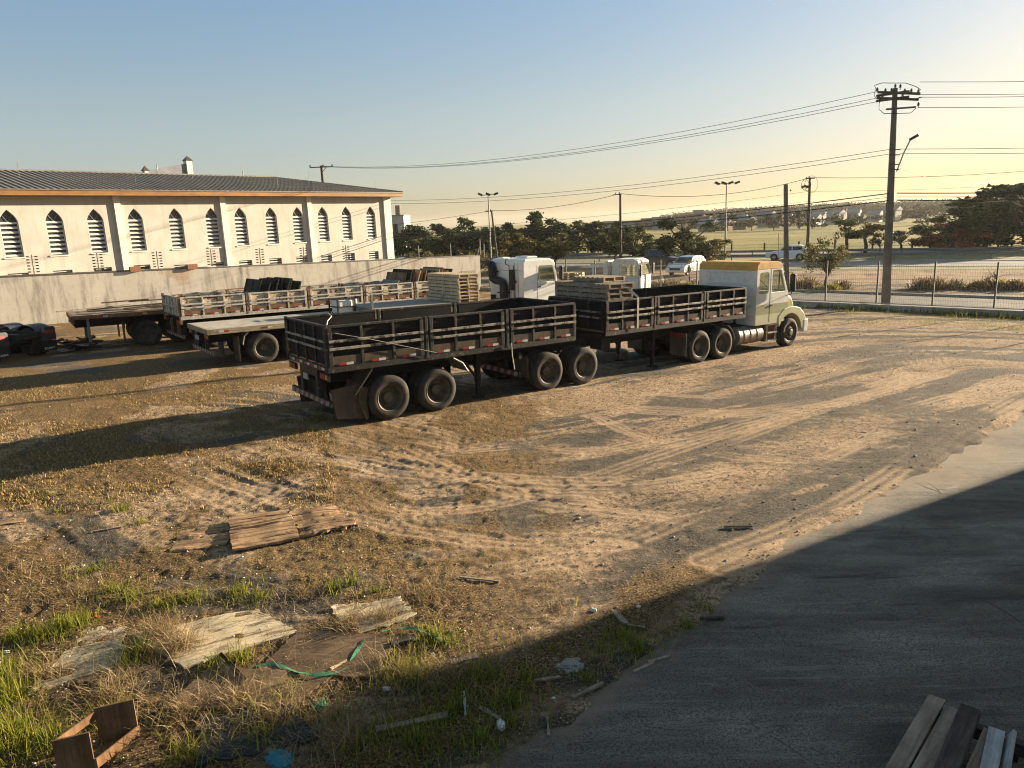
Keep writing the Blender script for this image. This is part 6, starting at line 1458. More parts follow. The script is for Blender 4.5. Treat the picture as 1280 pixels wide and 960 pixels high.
def vegetation():
    leaf_mats()
    # dark row behind the church corner (each its own tree)
    row = [(497, 322, 292, 40), (512, 323, 277, 44), (530, 322, 283, 44), (547, 324, 282, 46), (566, 322, 278, 44), (585, 324, 281, 50), (606, 322, 284, 46), (628, 323, 280, 52), (650, 322, 280, 44), (664, 320, 275, 36), (682, 320, 270, 48), (702, 320, 278, 44), (722, 318, 277, 48), (741, 318, 276, 44), (756, 318, 280, 36), (640, 321, 288, 50), (556, 325, 296, 44), (770, 317, 286, 40)]
    trank = {k: j for j, k in enumerate(sorted(range(len(row)), key=lambda q: row[q][0]))}
    for i, (px, b, tp, w) in enumerate(row):
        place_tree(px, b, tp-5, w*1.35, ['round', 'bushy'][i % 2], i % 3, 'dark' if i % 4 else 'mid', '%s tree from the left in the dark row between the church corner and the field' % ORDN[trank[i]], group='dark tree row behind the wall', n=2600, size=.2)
    for i, (px, b, tp, w) in enumerate(((500, 336, 305, 44), (522, 338, 309, 44), (545, 338, 308, 46), (575, 339, 306, 50), (600, 339, 305, 44), (640, 338, 304, 50))):
        place_tree(px, b, tp, w, 'bushy', i % 3, 'olive', '%s olive scrub bush from the left just behind the right end of the wall' % ORDN[i], cat='bush', group='scrub behind the wall', name='bush', n=1800, size=.16)
    for (px, b, tp, w, kd, v, lf, lab) in (
        (430*0+588, 341, 312, 14, 'bushy', 1, 'yellow', 'small bright green shoot peeping over the right part of the wall'),
        (655, 338, 290, 46, 'open', 0, 'olive', 'brownish tree behind the white sleeper cab, left of a pair'), (693, 336, 291, 50, 'open', 1, 'olive', 'brownish tree behind the white sleeper cab, right of a pair'),
        (768, 330, 286, 42, 'round', 1, 'mid', 'green tree left of the pole behind the black pickup'), (790, 331, 282, 46, 'round', 2, 'mid', 'green tree growing round the pole behind the black pickup'), (815, 331, 290, 44, 'bushy', 0, 'mid', 'low green tree above the bonnet of the black pickup'),
        (856, 332, 272, 62, 'open', 2, 'mid', 'tall tree with bare top twigs above the white compact car'), (886, 331, 288, 50, 'bushy', 2, 'olive', 'yellowish tree right of the bare-topped one'), (838, 330, 296, 40, 'bushy', 1, 'mid', 'dark low tree left of the bare-topped one'),
        (1057, 318, 279, 32, 'thin', 0, 'mid', 'small thin-stemmed tree at the field edge, left of two behind the tall pole'), (1081, 318, 281, 32, 'thin', 1, 'olive', 'small thin-stemmed tree at the field edge, right of two behind the tall pole'), (1126, 312, 284, 40, 'open', 0, 'far', 'pale thin tree right of the tall concrete pole'), (1100, 315, 290, 24, 'open', 2, 'far', 'faint little tree left of the tall concrete pole'),
        (1163, 311, 283, 46, 'bushy', 1, 'mid', 'low bush at the left foot of the big trees on the right'), (1188, 312, 272, 66, 'bushy', 0, 'flame', 'red-flowering tree in the big tree group on the right'), (1202, 309, 256, 80, 'bushy', 2, 'mid', 'leafy tree behind the red-flowering one'), (1232, 309, 253, 76, 'round', 0, 'mid', 'rounded leafy tree in the middle of the right tree group'), (1256, 310, 258, 70, 'bushy', 1, 'dark', 'dark low tree in front of the flat-topped one'), (1282, 306, 220, 100, 'umbrella', 0, 'dark', 'tall flat-topped tree at the right edge'), (1236, 306, 236, 26, 'umbrella', 1, 'dark', 'slender flat-topped tree sticking out above the right tree group'), (1285, 311, 250, 80, 'round', 2, 'dark', 'dark round tree cut by the right edge'), (1330, 308, 235, 100, 'round', 1, 'dark', 'dark tree beyond the right edge')):
        g = G(px, b); w2 = w
        place_tree(px, b, tp-3, w2*1.25, kd, v, lf, lab, n=5200 if w > 40 else 1800, size=.14)
    # small trees standing between the far houses
    rg0 = random.Random(12)
    for i, px in enumerate((878, 893, 909, 922, 938, 951, 965, 979, 996, 1012, 1044, 1068, 1092, 1116, 1138, 1152)):
        d = rg0.uniform(215, 300); x = (px-640)/F_PX*d*1.01
        tree(x, d, FLAT, rg0.uniform(3.2, 6.2), rg0.uniform(4, 8), ['round', 'bushy'][i % 2], i % 3, 'far', '%s small hazy tree from the left between the far houses past the field' % ORDN[i], group='small trees among the far houses', n=700, size=.3)
    # bare twigs on the tall tree
    g = G(856, 332); z1 = at_h(g.x, g.y, 266); m = MB(); rnd = random.Random(4)
    for i in range(46):
        a = rnd.uniform(0, 6.28); e = rnd.uniform(.5, 1.5); z = z1-1.6; p = Vector((g.x, g.y, z-.6)); q = p+Vector((math.cos(a)*e*1.5, math.sin(a)*e*1.5, rnd.uniform(1.0, 2.2))); m.tube([p, p.lerp(q, .5)+Vector((0, 0, .2)), q], [.03, .02, .008], 4)
    tr = [o for o in bpy.data.objects if o.get('label', '').startswith('tall tree with bare')][0]; o = m.build('bare_twig', MT['bark']); o.parent = tr; bpy.context.view_layer.update(); o.matrix_parent_inverse = tr.matrix_world.inverted()
    # small tree by the street with its trunk in the brush, sapling
    place_tree(1031, 363, 282, 64, 'open', 1, 'olive', 'small crooked tree in the dry grass across the street, right of the ochre-roofed truck', n=2600, size=.11)
    place_tree(862, 358, 321, 15, 'thin', 2, 'mid', 'little sapling behind the road train, before the white compact car', n=500, size=.09)
    place_tree(1245, 352, 334, 40, 'open', 2, 'dry', 'leafless shrub in the dry brush across the street near the right edge', cat='shrub', name='shrub', n=160, size=.08)
    # brush and grass clumps on the strip across the street
    for i, (px, b, h, w, lf, lab) in enumerate(((1160, 361, .95, 44, 'dry', 'grey-brown heap of cut brush across the street, right of the tall pole'), (1185, 361, .75, 34, 'dry', 'smaller brown heap of brush right of the big brush heap'), (1232, 361, .95, 44, 'dry', 'brown brush heap with the leafless shrub'), (1272, 362, .8, 30, 'dry', 'brown brush at the right edge across the street'), (1250, 360, .7, 26, 'yellow', 'yellow grass clump between the right brush heaps'), (1218, 360, .6, 20, 'yellow', 'yellow grass clump right of the smaller brush heap'), (1033, 364, .7, 30, 'yellow', 'bright yellow-green grass clump at the foot of the small crooked tree'), (1008, 361, 1.1, 34, 'dry', 'dark brush left of the small crooked tree'), (1050, 361, .7, 20, 'dry', 'pale brush right of the small crooked tree'), (862, 360, .8, 36, 'yellow', 'yellow-green grass clump at the foot of the little sapling'), (835, 359, .85, 56, 'dry', 'tall dry grass in front of the white compact car'), (806, 359, .8, 40, 'dry', 'tall dry grass right of the old stake truck'), (875, 358, .8, 24, 'dry', 'dry grass left of the ochre-roofed truck'))):
        g = G(px, b); d = g.y; w_ = w/F_PX*d; rg = np.random.default_rng(300+i); n = 420; bump_ = [(rg.uniform(-.35, .35)*w_, rg.uniform(.45, 1.), rg.uniform(.12, .25)*w_) for _ in range(5)]
        lx = rg.normal(size=n)*w_*.3; ly = rg.normal(size=n)*w_*.2; hz = .85*h*np.max([b_*np.exp(-((lx-a_)/c_)**2) for a_, b_, c_ in bump_], axis=0)*(.4+.7*rg.random(n))+.06; th = rg.uniform(0, 2*PI, n); wd = .03+.03*rg.random(n)
        ln = rg.normal(size=(n, 2))*.28*h; ux, uy = np.cos(th)*wd, np.sin(th)*wd; z0 = np.full(n, g.z-.05)
        V = np.stack([np.stack([g.x+lx-ux, g.y+ly-uy, z0], 1), np.stack([g.x+lx+ux, g.y+ly+uy, z0], 1), np.stack([g.x+lx+ln[:, 0]+ux*.5, g.y+ly+ln[:, 1]+uy*.5, z0+hz], 1), np.stack([g.x+lx+ln[:, 0]-ux*.5, g.y+ly+ln[:, 1]-uy*.5, z0+hz], 1)], 1).reshape(-1, 3)
        T = np.repeat(rg.random(n), 4); o = raw_mesh('grass_clump' if lf == 'yellow' else 'brush', V, np.arange(4*n).reshape(-1, 4), LEAF[lf], {'tone': np.stack([T, T, T, T], 1)}); tag(o, lab, 'grass' if lf == 'yellow' else 'brush')
    # far woods on the hill: one mass
    rg = np.random.default_rng(77); N = 900; az = np.radians(rg.uniform(12, 48, N)); r = rg.uniform(380, 1000, N)**1.; X = r*np.sin(az); Y = r*np.cos(az); Z, _, _, _ = height(X, Y)
    keep = (fbm(X*.006, Y*.012, 61, 3) > .5) | (r > 880); X, Y, Z = X[keep], Y[keep], Z[keep]; N = len(X); per = 40
    c = np.repeat(np.stack([X, Y, Z+2.5], 1), per, 0)+rg.normal(size=(N*per, 3))*np.array([3.2, 3.2, 1.2]); n = len(c)
    a = rg.normal(size=(n, 3)); a /= np.linalg.norm(a, axis=1)[:, None]; b = np.cross(a, rg.normal(size=(n, 3))); b /= np.linalg.norm(b, axis=1)[:, None]; s = .9
    V = np.stack([c-a*s, c-b*s, c+a*s, c+b*s], 1).reshape(-1, 3); T = np.repeat(rg.random(n), 4)
    tag(raw_mesh('far_woods', V, np.arange(4*n).reshape(-1, 4), LEAF['wood'], {'tone': np.stack([T, T, T, T], 1)}), 'hazy woods on the far hillside', 'woods', kind='stuff')
# ------------------------------------------------------------------ foreground litter
BOARDS = []
def sheet(pts, th, mat, name, label, cat='board', rag=.02, warp=.02, lift=.0, group=None, nx=44, ny=26):
    """rotting board from four ground pixels (around), broken edges, warped, real thickness"""
    P = [G(*p) for p in pts]; BOARDS.append((P, 55)); c = sum(P, Vector())/4; ex = ((P[1]-P[0])+(P[2]-P[3])); L = ex.length/2; ex.normalize(); ey = Vector((0, 0, 1)).cross(ex)
    Q = [((p-c).dot(ex), (p-c).dot(ey)) for p in P]; sd = int(abs(c.x*100+c.y*37)); V = []; F_ = []
    for k in (0, 1):
        for j in range(ny+1):
            for i in range(nx+1):
                u, v = i/nx, j/ny; x = (Q[0][0]*(1-u)+Q[1][0]*u)*(1-v)+(Q[3][0]*(1-u)+Q[2][0]*u)*v; y = (Q[0][1]*(1-u)+Q[1][1]*u)*(1-v)+(Q[3][1]*(1-u)+Q[2][1]*u)*v
                e = float(vnoise(np.array([u*9+v*23.]), np.array([v*9.-u*5]), sd)[0])-.5
                if i in (0, nx): x += e*rag*3
                if j in (0, ny): y += e*rag*2
                w = (float(fbm(np.array([x*2.2+sd]), np.array([y*2.2]), 5, 2)[0])-.5)*warp*2
                V.append((x, y, lift+w+(th if k == 0 else 0)+gz(c.x+x*ex.x+y*ey.x, c.y+x*ex.y+y*ey.y)-gz(c.x, c.y)))
    n = (nx+1)*(ny+1)
    if rag >= .015:      # flaked top layer: some cells stand a few millimetres proud
        for j in range(ny+1):
            for i in range(nx+1):
                x, y, z = V[j*(nx+1)+i]; f = float(fbm(np.array([x*1.6+sd*.3]), np.array([y*9.]), sd+3, 3)[0]); V[j*(nx+1)+i] = (x, y, z+(.012 if f > .52 else (-.006 if f < .4 else 0)))
    for j in range(ny):
        for i in range(nx):
            a = j*(nx+1)+i; F_.append((a, a+1, a+nx+2, a+nx+1)); F_.append((n+a+nx+1, n+a+nx+2, n+a+1, n+a))
    ring = [i for i in range(nx+1)]+[j*(nx+1)+nx for j in range(1, ny+1)]+[ny*(nx+1)+i for i in range(nx-1, -1, -1)]+[j*(nx+1) for j in range(ny-1, 0, -1)]
    for a, b in zip(ring, ring[1:]+ring[:1]): F_.append((a, a+n, b+n, b))
    m = MB(); m.add(V, F_); o = m.build(name, mat, smooth=30); o.location = (c.x, c.y, c.z+yn(c.x, c.y)); o.rotation_euler = (0, 0, math.atan2(ex.y, ex.x)); return tag(o, label, cat, group)
def yn(x, y):
    """real ground height minus the plane"""
    z, _, _, da = height(np.array([x]), np.array([y])); z = float(z[0])
    return max(z-gz(x, y), -.03 if da[0] > 0 else -9)
def gp(px, py, dz=0.):
    g = G(px, py); g.z += yn(g.x, g.y)+dz; return g
def stick(px0, py0, px1, py1, w, th, mat, name, label, cat, dz=.01, group=None):
    a = gp(px0, py0, dz); b = gp(px1, py1, dz); L = (b-a).length; m = MB(); n = 5; vs = []
    for i in range(n+1):
        u = i/n-.5; ww = w/2*(1+.25*math.sin(7*u+px0)); vs += [(u*L, -ww, 0), (u*L, ww, 0), (u*L, ww, th), (u*L, -ww, th)]
    fs = [(0, 1, 2, 3), (4*n+3, 4*n+2, 4*n+1, 4*n)]
    for i in range(n):
        for k in range(4): fs.append((4*i+k, 4*i+(k+1) % 4, 4*i+4+(k+1) % 4, 4*i+4+k))
    m.add(vs, fs); o = m.build(name, mat); c = (a+b)/2; o.location = c; d = b-a; o.rotation_euler = (random.uniform(-.15, .15), -math.atan2(d.z, math.hypot(d.x, d.y)), math.atan2(d.y, d.x)); return tag(o, label, cat, group)
def crumple(px, py, r, mat, name, label, cat, h=.6, seed=1, sub=4, amp=.35, dz=0.):
    bm = bmesh.new(); bmesh.ops.create_icosphere(bm, subdivisions=sub, radius=1); rnd = random.Random(seed)
    for v in bm.verts:
        c = v.co; k = 1+amp*(float(fbm(np.array([c.x*2.2+c.z*1.3+seed]), np.array([c.y*2.2-c.z*1.7]), seed, 3)[0])-.5)*2; q = abs(float(vnoise(np.array([c.x*5+seed]), np.array([c.y*5+c.z*4]), seed)[0])-.5)*amp
        v.co = Vector((c.x*r*k*(1+q), c.y*r*k*.85, max(c.z, -.55)*r*h*k*(1-q)))
    me = bpy.data.meshes.new(name); bm.to_mesh(me); bm.free(); me.materials.append(mat); o = bpy.data.objects.new(name, me); COL.objects.link(o); g = gp(px, py); o.location = (g.x, g.y, g.z+r*h*.5+dz); o.rotation_euler = (0, 0, seed); me.shade_flat() if sub < 4 else me.shade_smooth(); return tag(o, label, cat)
def litter():
    ply = MT['ply']
    sheet([(213, 692), (285, 684), (296, 655), (226, 664)], .03, ply, 'plywood_sheet', 'left of three rotting brown plywood sheets lying in a row in the dry grass', rag=.02, warp=.04)
    sheet([(291, 696), (376, 679), (362, 644), (287, 655)], .035, ply, 'plywood_sheet', 'middle and smoothest of three rotting brown plywood sheets in a row', rag=.012, warp=.03, lift=.02)
    sheet([(378, 676), (446, 664), (424, 637), (364, 646)], .03, ply, 'plywood_sheet', 'right, most decayed of three rotting brown plywood sheets in a row', rag=.035, warp=.05)
    pale = MT['plypale']
    sheet([(33, 874), (150, 838), (158, 786), (108, 790)], .015, pale, 'pale_board', 'pale bleached board at the left under the bright grass', rag=.02, warp=.02)
    sheet([(232, 840), (374, 794), (322, 766), (162, 797)], .02, pale, 'pale_board', 'large pale bleached board beside the brown film-faced boards', rag=.012, warp=.02)
    sheet([(436, 802), (520, 774), (498, 752), (414, 762)], .015, pale, 'pale_board', 'small pale board half buried in straw, right of the large pale one', rag=.03, warp=.03, lift=.02)
    dk = MT['plydark']
    sheet([(318, 846), (470, 852), (500, 800), (376, 792)], .02, dk, 'brown_board', 'brown board with the green strap across it', rag=.012, warp=.012)
    sheet([(205, 893), (365, 890), (420, 848), (262, 842)], .02, dk, 'brown_board', 'brown board below the large pale board, partly under straw', rag=.012, warp=.014, lift=.01)
    sheet([(95, 860), (150, 858), (190, 838), (140, 836)], .02, dk, 'brown_board', 'narrow brown board between the wooden box and the left pale board', rag=.03, warp=.03)
    sheet([(250, 962), (400, 930), (370, 888), (250, 900)], .015, MT['blackply'], 'dark_board', 'black film-faced board in the shade at the bottom', rag=.03, warp=.03, lift=.0)
    m = MB(); a = gp(278, 852); m.bx(-.28, .28, -.01, .01, 0, .16); o = m.build('edge_board', MT['ply']); o.location = a; o.rotation_euler = (R(-55), R(4), R(-45)); tag(o, 'orange-brown strip of ply propped on edge on the brown board', 'board')
    # open wooden box
    g = gp(118, 948); e = empty('wooden_box', (g.x+.02, g.y-.02, g.z), rotz=R(20), label='open brown wooden box frame lying on its side in the grass at lower left', cat='box')
    bw = MT['boxwood']
    for nm, s, q in (('front_board', (-.28, -.13, -.24, -.22, .0, .40), 1), ):
        pass
    MB().bx(-.27, .03, -.16, -.14, .0, .38).build('side_board', bw, e); MB().bx(.02, .36, .18, .20, .0, .40).build('side_board', bw, e)
    m = MB(); m.add([(-.27, -.138, .29), (.02, .178, .30), (.02, .178, .38), (-.27, -.138, .37), (-.25, -.138, .29), (.04, .178, .30), (.04, .178, .38), (-.25, -.138, .37)], [(0, 1, 2, 3), (7, 6, 5, 4), (0, 4, 5, 1), (1, 5, 6, 2), (2, 6, 7, 3), (3, 7, 4, 0)]); m.build('top_rail', bw, e)
    m = MB(); m.add([(.03, -.16, .0), (.36, .18, .0), (.36, .18, .12), (.03, -.16, .10), (.05, -.16, 0), (.38, .18, 0), (.38, .18, .12), (.05, -.16, .10)], [(0, 1, 2, 3), (7, 6, 5, 4), (0, 4, 5, 1), (1, 5, 6, 2), (2, 6, 7, 3), (3, 7, 4, 0)]); m.build('front_rail', bw, e)
    m = MB(); m.add([(-.25, -.14, .012), (.03, -.14, .012), (.34, .18, .012), (.04, .18, .012)], [(0, 1, 2, 3)]); m.build('bottom', bw, e)
    e.scale = (.86, .86, .88)
    # green strap, red strap
    gs = M('green_webbing', (.05, .20, .10), (.09, .28, .16), 14, .6); pts = [(300, 850), (318, 838), (345, 836), (372, 848), (395, 853), (420, 850), (437, 838), (447, 820), (455, 806)]
    def band(pts, w, mat, name, label):
        P = [gp(*p, .035) for p in pts]; P = [p.lerp(q, t) for p, q in zip(P, P[1:]) for t in (0, .5)]+[P[-1]]; m = MB(); vs = []
        for i, p in enumerate(P):
            d = (P[min(i+1, len(P)-1)]-P[max(i-1, 0)]).normalized(); s = Vector((-d.y, d.x, 0)).normalized()*w/2; zz = .01*math.sin(i*1.3); vs += [p-s+Vector((0, 0, zz)), p+s-Vector((0, 0, zz)), p+s+Vector((0, 0, .004-zz)), p-s+Vector((0, 0, .004+zz))]
        fs = []
        for i in range(len(P)-1):
            for k in range(4): fs.append((4*i+k, 4*i+(k+1) % 4, 4*i+4+(k+1) % 4, 4*i+4+k))
        m.add(vs, fs); return tag(m.build(name, mat, smooth=60), label, 'strap')
    band(pts, .035, gs, 'green_strap', 'green webbing strap snaking over the brown board'); band([(478, 796), (500, 791), (520, 792), (540, 801), (556, 808)], .03, gs, 'green_strap', 'short green strap in the straw right of the small pale board')
    band([(93, 776), (105, 773), (118, 774), (124, 779)], .02, M('red_strap', (.4, .03, .02), (.3, .02, .02), 9, .6), 'red_strap', 'short red strap in the bright grass at the left')
    # bag, wrappers
    pm, nt, b = new_mat('clear_film'); b.inputs['Base Color'].default_value = (.75, .78, .78, 1); b.inputs['Roughness'].default_value = .12; b.inputs['Alpha'].default_value = .14; b.inputs['Specular IOR Level'].default_value = .8
    crumple(713, 838, .10, pm, 'plastic_bag', 'clear crumpled plastic bag on the shaded ground', 'bag', .75, 3, 4, .5)
    sil = M('foil', (.6, .62, .62), (.4, .42, .42), 9, .35, .3); crumple(626, 912, .042, sil, 'foil_wrapper', 'small silvery wrapper standing in the shaded grass at the bottom', 'wrapper', 1.3, 5, 3, .5)
    crumple(350, 956, .10, M('turquoise_film', (.012, .11, .15), (.03, .2, .24), 9, .5), 'turquoise_bag', 'crumpled turquoise plastic at the bottom edge', 'bag', .4, 6, 4, .6); crumple(400, 886, .07, M('green_film', (.03, .10, .05), (.05, .16, .09), 9, .5), 'green_rag', 'dark green rag on the shaded edge of the brown board', 'rag', .4, 8, 3, .6)
    for i, (px, py) in enumerate(((585, 886), (541, 820), (484, 864), (740, 762), (798, 760), (742, 765), (432, 770), (104, 708), (8, 818), (303, 700), (724, 650), (1042, 516), (692, 875))):
        crumple(px, py, .018+.009*(i % 3), sil if i % 3 == 0 else M('pale_scrap', (.6, .57, .5), (.45, .42, .36), 9, .8), 'paper_scrap', ['crumpled pale scrap in the shaded grass near the bottom', 'tiny pale scrap at the sunlit edge of the shade', 'tiny pale scrap on the brown straw below the boards', 'pale scrap where sun and shade meet, left of the grey slat', 'pale scrap right of the grey slat', 'pale scrap just left of the grey slat', 'pale scrap between two pale boards', 'pale scrap on the dry ground left of the plywood row', 'pale scrap by the bright grass at the left edge', 'pale stone-like scrap below the middle plywood sheet', 'pale scrap alone on the sunlit middle ground', 'pale scrap on the tyre-marked dirt at the right', 'pale scrap near the stick at the drive edge'][i], 'scrap', .6, 20+i, 2, .5)
    # sticks and slats
    pg = MT['plankgrey']; po = MT['palletold']
    for i, (a, w, th, mt, lab) in enumerate((((716, 875, 754, 855), .035, .02, po, 'pale slat at the grassy edge of the drive, right of the clear bag'), ((767, 767, 783, 783), .06, .02, po, 'short grey slat in the shade near the sunlit edge'), ((785, 784, 806, 787), .02, .015, po, 'pale splinter right of the short grey slat'), ((875, 774, 905, 772), .03, .03, MT['plankdark'], 'dark stick at the edge of the drive, right of the grass'), ((792, 838, 818, 826), .03, .015, po, 'thin brown slat at the drive edge above the pale slat'), ((810, 826, 838, 818), .025, .015, po, 'thin brown splinter on the drive edge'), ((684, 898, 686, 918), .02, .012, po, 'little upright-lying stick on the drive near the bottom'), ((414, 843, 440, 828), .03, .02, MT['pallet'], 'bright wooden peg across the brown board'), ((470, 918, 560, 898), .06, .02, MT['planks'], 'grey weathered slat in the shaded grass at the bottom'), ((580, 870, 582, 900), .02, .02, pg, 'thin grey stick pointing at the camera in the shaded grass'), ((600, 888, 625, 902), .04, .015, po, 'broken grey slat beside the silvery wrapper'), ((195, 755, 252, 741), .03, .02, MT['rust'], 'reddish strip in the grass left of the large pale board'), ((150, 752, 200, 742), .02, .015, MT['planks'], 'thin dark stick left of the reddish strip'), ((0, 658, 32, 653), .10, .02, MT['ply'], 'bit of brown board at the left edge'), ((118, 668, 152, 662), .03, .02, MT['planks'], 'splintered stick under the dark bare patch at the left'), ((490, 812, 520, 802), .10, .03, MT['plankdark'], 'dark lump of wood beside the short green strap'), ((564, 832, 596, 824), .07, .015, MT['planks'], 'grey flake of ply in the shade below the short green strap'), ((575, 724, 625, 730), .03, .015, po, 'straight pale stick on the sunlit dirt below the middle'), ((905, 662, 940, 662), .03, .02, MT['plankdark'], 'thin dark stick on the sunlit dirt toward the drive'), ((668, 855, 700, 850), .03, .02, MT['planks'], 'dark stick behind the clear bag'))):
        stick(*a, w, th, mt, 'wood_stick', lab, 'stick')
    # straw stalks bundles that read individually are part of the straw
    # ruined pallet and boards bottom right
    g = G(1250, 988); g.z = gz(g.x, g.y); base = empty('broken_pallet', g, 44, label='broken pallet of weathered boards on the drive in the bottom right corner', cat='pallet')
    z = .235
    for i, (x, w, mt, L, dx) in enumerate(((.56, .125, 'planks', 1.5, .0), (.415, .13, 'planks', 1.42, -.03), (.13, .12, 'planks', 1.30, -.08), (-.20, .13, 'planks', 1.1, -.12), (-.36, .12, 'planks', 1.05, -.1), (-.55, .12, 'planks', 1.05, -.1))):
        m = MB(); m.bx(-w/2, w/2, -L/2, L/2, 0, .025); o = m.build('board', MT[mt], base, bevel=.003); o.location = (dx-.25, x, z); o.rotation_euler = (0, 0, R(90))
    for y in (-.75, -.15, .45): 
        m = MB(); m.bx(-.04, .04, -.60, .59, 0, .10); o = m.build('bearer', MT['plankdark'], base); o.location = (y-.1, -.02, z-.102)
    for y in (-.6, .0, .6):
        m = MB(); m.bx(-.05, .05, -.85, .65, 0, .03); o = m.build('board', MT['planks'], base); o.location = (-.25, y, .02); o.rotation_euler = (0, 0, R(90))
    for x in (-.9, -.2, .4):
        for y in (-.45, 0, .5): MB().box((x, y, .09), (.12, .1, .08)).build('block', MT['plankdark'], base)
    m = MB(); m.bx(-.07, .07, -.60, .48, 0, .075); o = m.build('dark_beam', MT['plankdark'], bevel=.006); put_on(o, base, (-.18, .285, z+.027), R(92)); tag(o, 'thick dark mossy beam lying on the broken pallet', 'beam')
    m = MB(); m.bx(-.055, .055, -.62, .58, 0, .03); o = m.build('grey_plank', MT['plankgrey'], bevel=.004); put_on(o, base, (-.30, .05, z+.027), R(95)); tag(o, 'silver-grey plank lying flat on the broken pallet', 'plank')
    m = MB(); m.bx(-.05, .05, -.60, .62, 0, .03); o = m.build('grey_plank', MT['plankgrey'], bevel=.004); put_on(o, base, (-.25, -.05, z+.03), R(95), Matrix.Rotation(R(62), 4, 'Y')); tag(o, 'silver-grey plank tipped on its edge on the broken pallet', 'plank')
    q = gp(1288, 985); m = MB(); m.lathe([(.12, .02), (.2, .0), (.27, .05), (.27, .15), (.2, .2), (.12, .18)], axis='z', n=36, closed=True); o = m.build('small_tyre', MT['rubber'], smooth=40); put_on(o, base, (-.72, -.52, z+.03)); tag(o, 'small black tyre lying at the end of the broken pallet, cut by the right edge', 'tyre')
# ------------------------------------------------------------------ grass, straw, stones
def blades(spec, mat, name, label, seed):
    """spec rows: x, y, height, width, lean; every blade is a bent two-part strip"""
    rg = np.random.default_rng(seed); S = np.array([tuple(r)+(0.,)*(7-len(r)) for r in spec]); n = len(S); x, y, h, w, ln, tn, zo = S.T; th = rg.uniform(0, 2*PI, n); ph = rg.uniform(0, 2*PI, n)
    z, _, _, _ = height(x, y); z = z+zo; ux, uy = np.cos(th)*w/2, np.sin(th)*w/2; dx, dy = np.cos(ph)*ln*h, np.sin(ph)*ln*h; hh = h*np.sqrt(np.maximum(.05, 1-np.minimum(ln, .97)**2))
    rows = []
    for f, g_, k in ((0, 0, 1.), (.45, .60, .8), (1., 1., .12)): rows += [np.stack([x+dx*f-ux*k, y+dy*f-uy*k, z-.01+hh*g_], 1), np.stack([x+dx*f+ux*k, y+dy*f+uy*k, z-.01+hh*g_], 1)]
    V = np.stack(rows, 1).reshape(-1, 3); b = np.arange(n)[:, None]*6
    Q = np.concatenate([b+np.array([0, 1, 3, 2]), b+np.array([2, 3, 5, 4])]); T = np.repeat(tn, 6)
    return tag(raw_mesh(name, V, Q, mat, {'tone': np.stack([T, T, T, T], 1)}), label, 'grass', kind='stuff')
